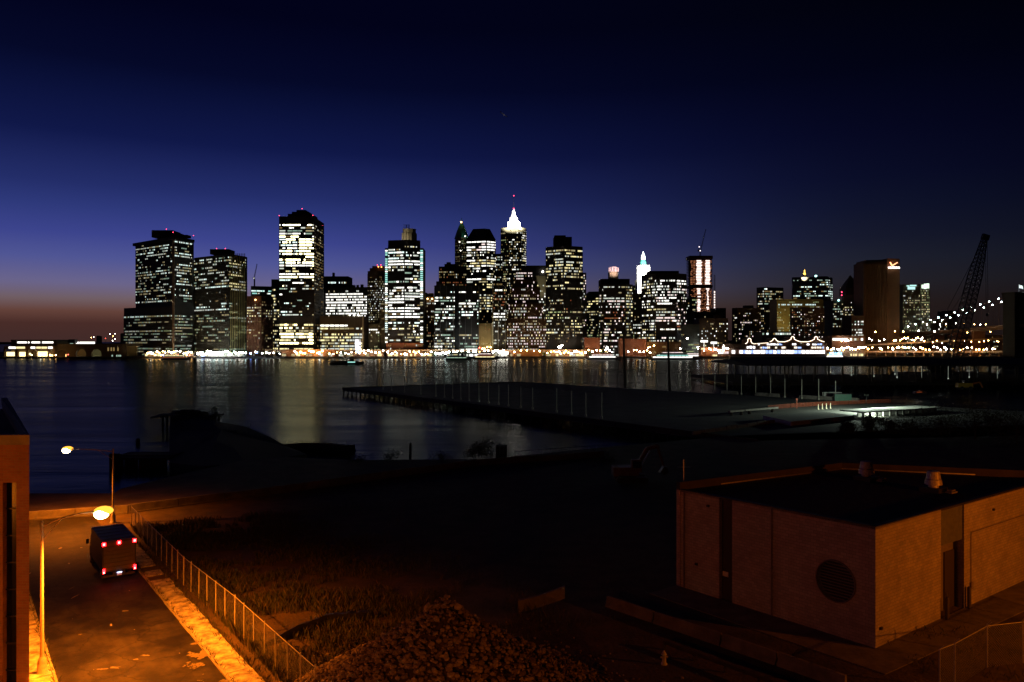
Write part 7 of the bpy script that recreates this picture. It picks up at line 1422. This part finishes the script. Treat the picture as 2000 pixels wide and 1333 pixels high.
t, x, Y, z = boat('ferry', 'small red-lit ferry moored in front of the flared-cornice tower', 345, 703, 34, 4, [('r', 2), ('Y', 1.6)]); 
t, x, Y, z = boat('ferry', 'paddle-style ferry with rows of orange bulbs at the pier pavilion', 950, 702, 30, 4, [('Y', 2), ('r', 1.6), ('P', 1.4)], dark=True)
t, x, Y, z = boat('work_boat', 'dark moored boat at the white-lit pavilion, left of the bulb-lit ferry', 895, 703.5, 30, 4, [('c', 1.8), (None, 1.5)], dark=True)
def plane():
    c = Vector((XP(985, 5200), 5200, ZP(225, 5200))); t = thing('aeroplane', 'tiny distant aeroplane high in the dusk sky', 'aeroplane', c); M_a = emit('landing_glow', (.9, .9, 1), .03)
    T = Matrix.Translation(c) @ Matrix.Rotation(math.radians(33), 4, 'Y')
    def Bd(mb, nm, m): mb.v = [tuple(T @ Vector(v)) for v in mb.v]; mb.build(nm, m, t)
    M_w = mat('aluminium', (.6, .6, .62), .4)
    mb = MB(); mb.tube((-26, 0, 0), (20, 0, 0), 2.6, 10); mb.tube((20, 0, 0), (28, 0, -.5), 2.6, 10, .4); mb.tube((-26, 0, 0), (-34, 0, 1), 2.6, 10, .5); Bd(mb, 'fuselage', M_w)
    mb = MB()
    for s_ in (-1, 1): mb.add([(6, s_*2, -1), (-2, s_*2, -1), (-12, s_*26, 1), (-8, s_*26, 1), (6, s_*2, -.4), (-2, s_*2, -.4), (-12, s_*26, 1.3), (-8, s_*26, 1.3)], [(0, 1, 2, 3), (4, 7, 6, 5), (0, 3, 7, 4), (1, 5, 6, 2)])
    Bd(mb, 'wing', M_w)
    mb = MB(); mb.add([(-26, -.3, 2), (-34, -.3, 2), (-36, -.3, 10), (-32, -.3, 10), (-26, .3, 2), (-34, .3, 2), (-36, .3, 10), (-32, .3, 10)], [(0, 1, 2, 3), (4, 7, 6, 5), (0, 3, 7, 4), (1, 5, 6, 2)]); Bd(mb, 'tail_fin', M_w)
    mb = MB(); mb.ball((-1, -3, -2), 2.4, 0, 8, 5); Bd(mb, 'navigation_light', emit('nav_light', (.9, .85, 1), .16))
    for k in range(9): mb = MB(); mb.box((-22+k*4.8, -2.7, .4), (2.8, .3, .9)); Bd(mb, 'cabin_window', emit('cabin_glow', (.9, .88, 1), .1))
plane()

# lamps of one colour before one landmark are told apart by their order from the left
ORD = 'first second third fourth fifth sixth seventh eighth ninth tenth eleventh twelfth thirteenth fourteenth fifteenth sixteenth seventeenth eighteenth nineteenth twentieth'.split()
def ordw(i): return ORD[i] if i < 20 else ('twenty-' if i < 29 else 'thirty-' if i < 39 else 'forty-')+ORD[(i+1) % 10-1] if (i+1) % 10 else ('thirtieth' if i == 29 else 'fortieth')
byl = {}
for px, t in LAMPS: byl.setdefault(t['label'], []).append((px, t))
for lb, L in byl.items():
    if len(L) > 1:
        for i, (px, t) in enumerate(sorted(L, key=lambda q: q[0])): t['label'] = ordw(i)+' '+lb.replace(' lamp on the waterfront', ' waterfront lamp from the left')
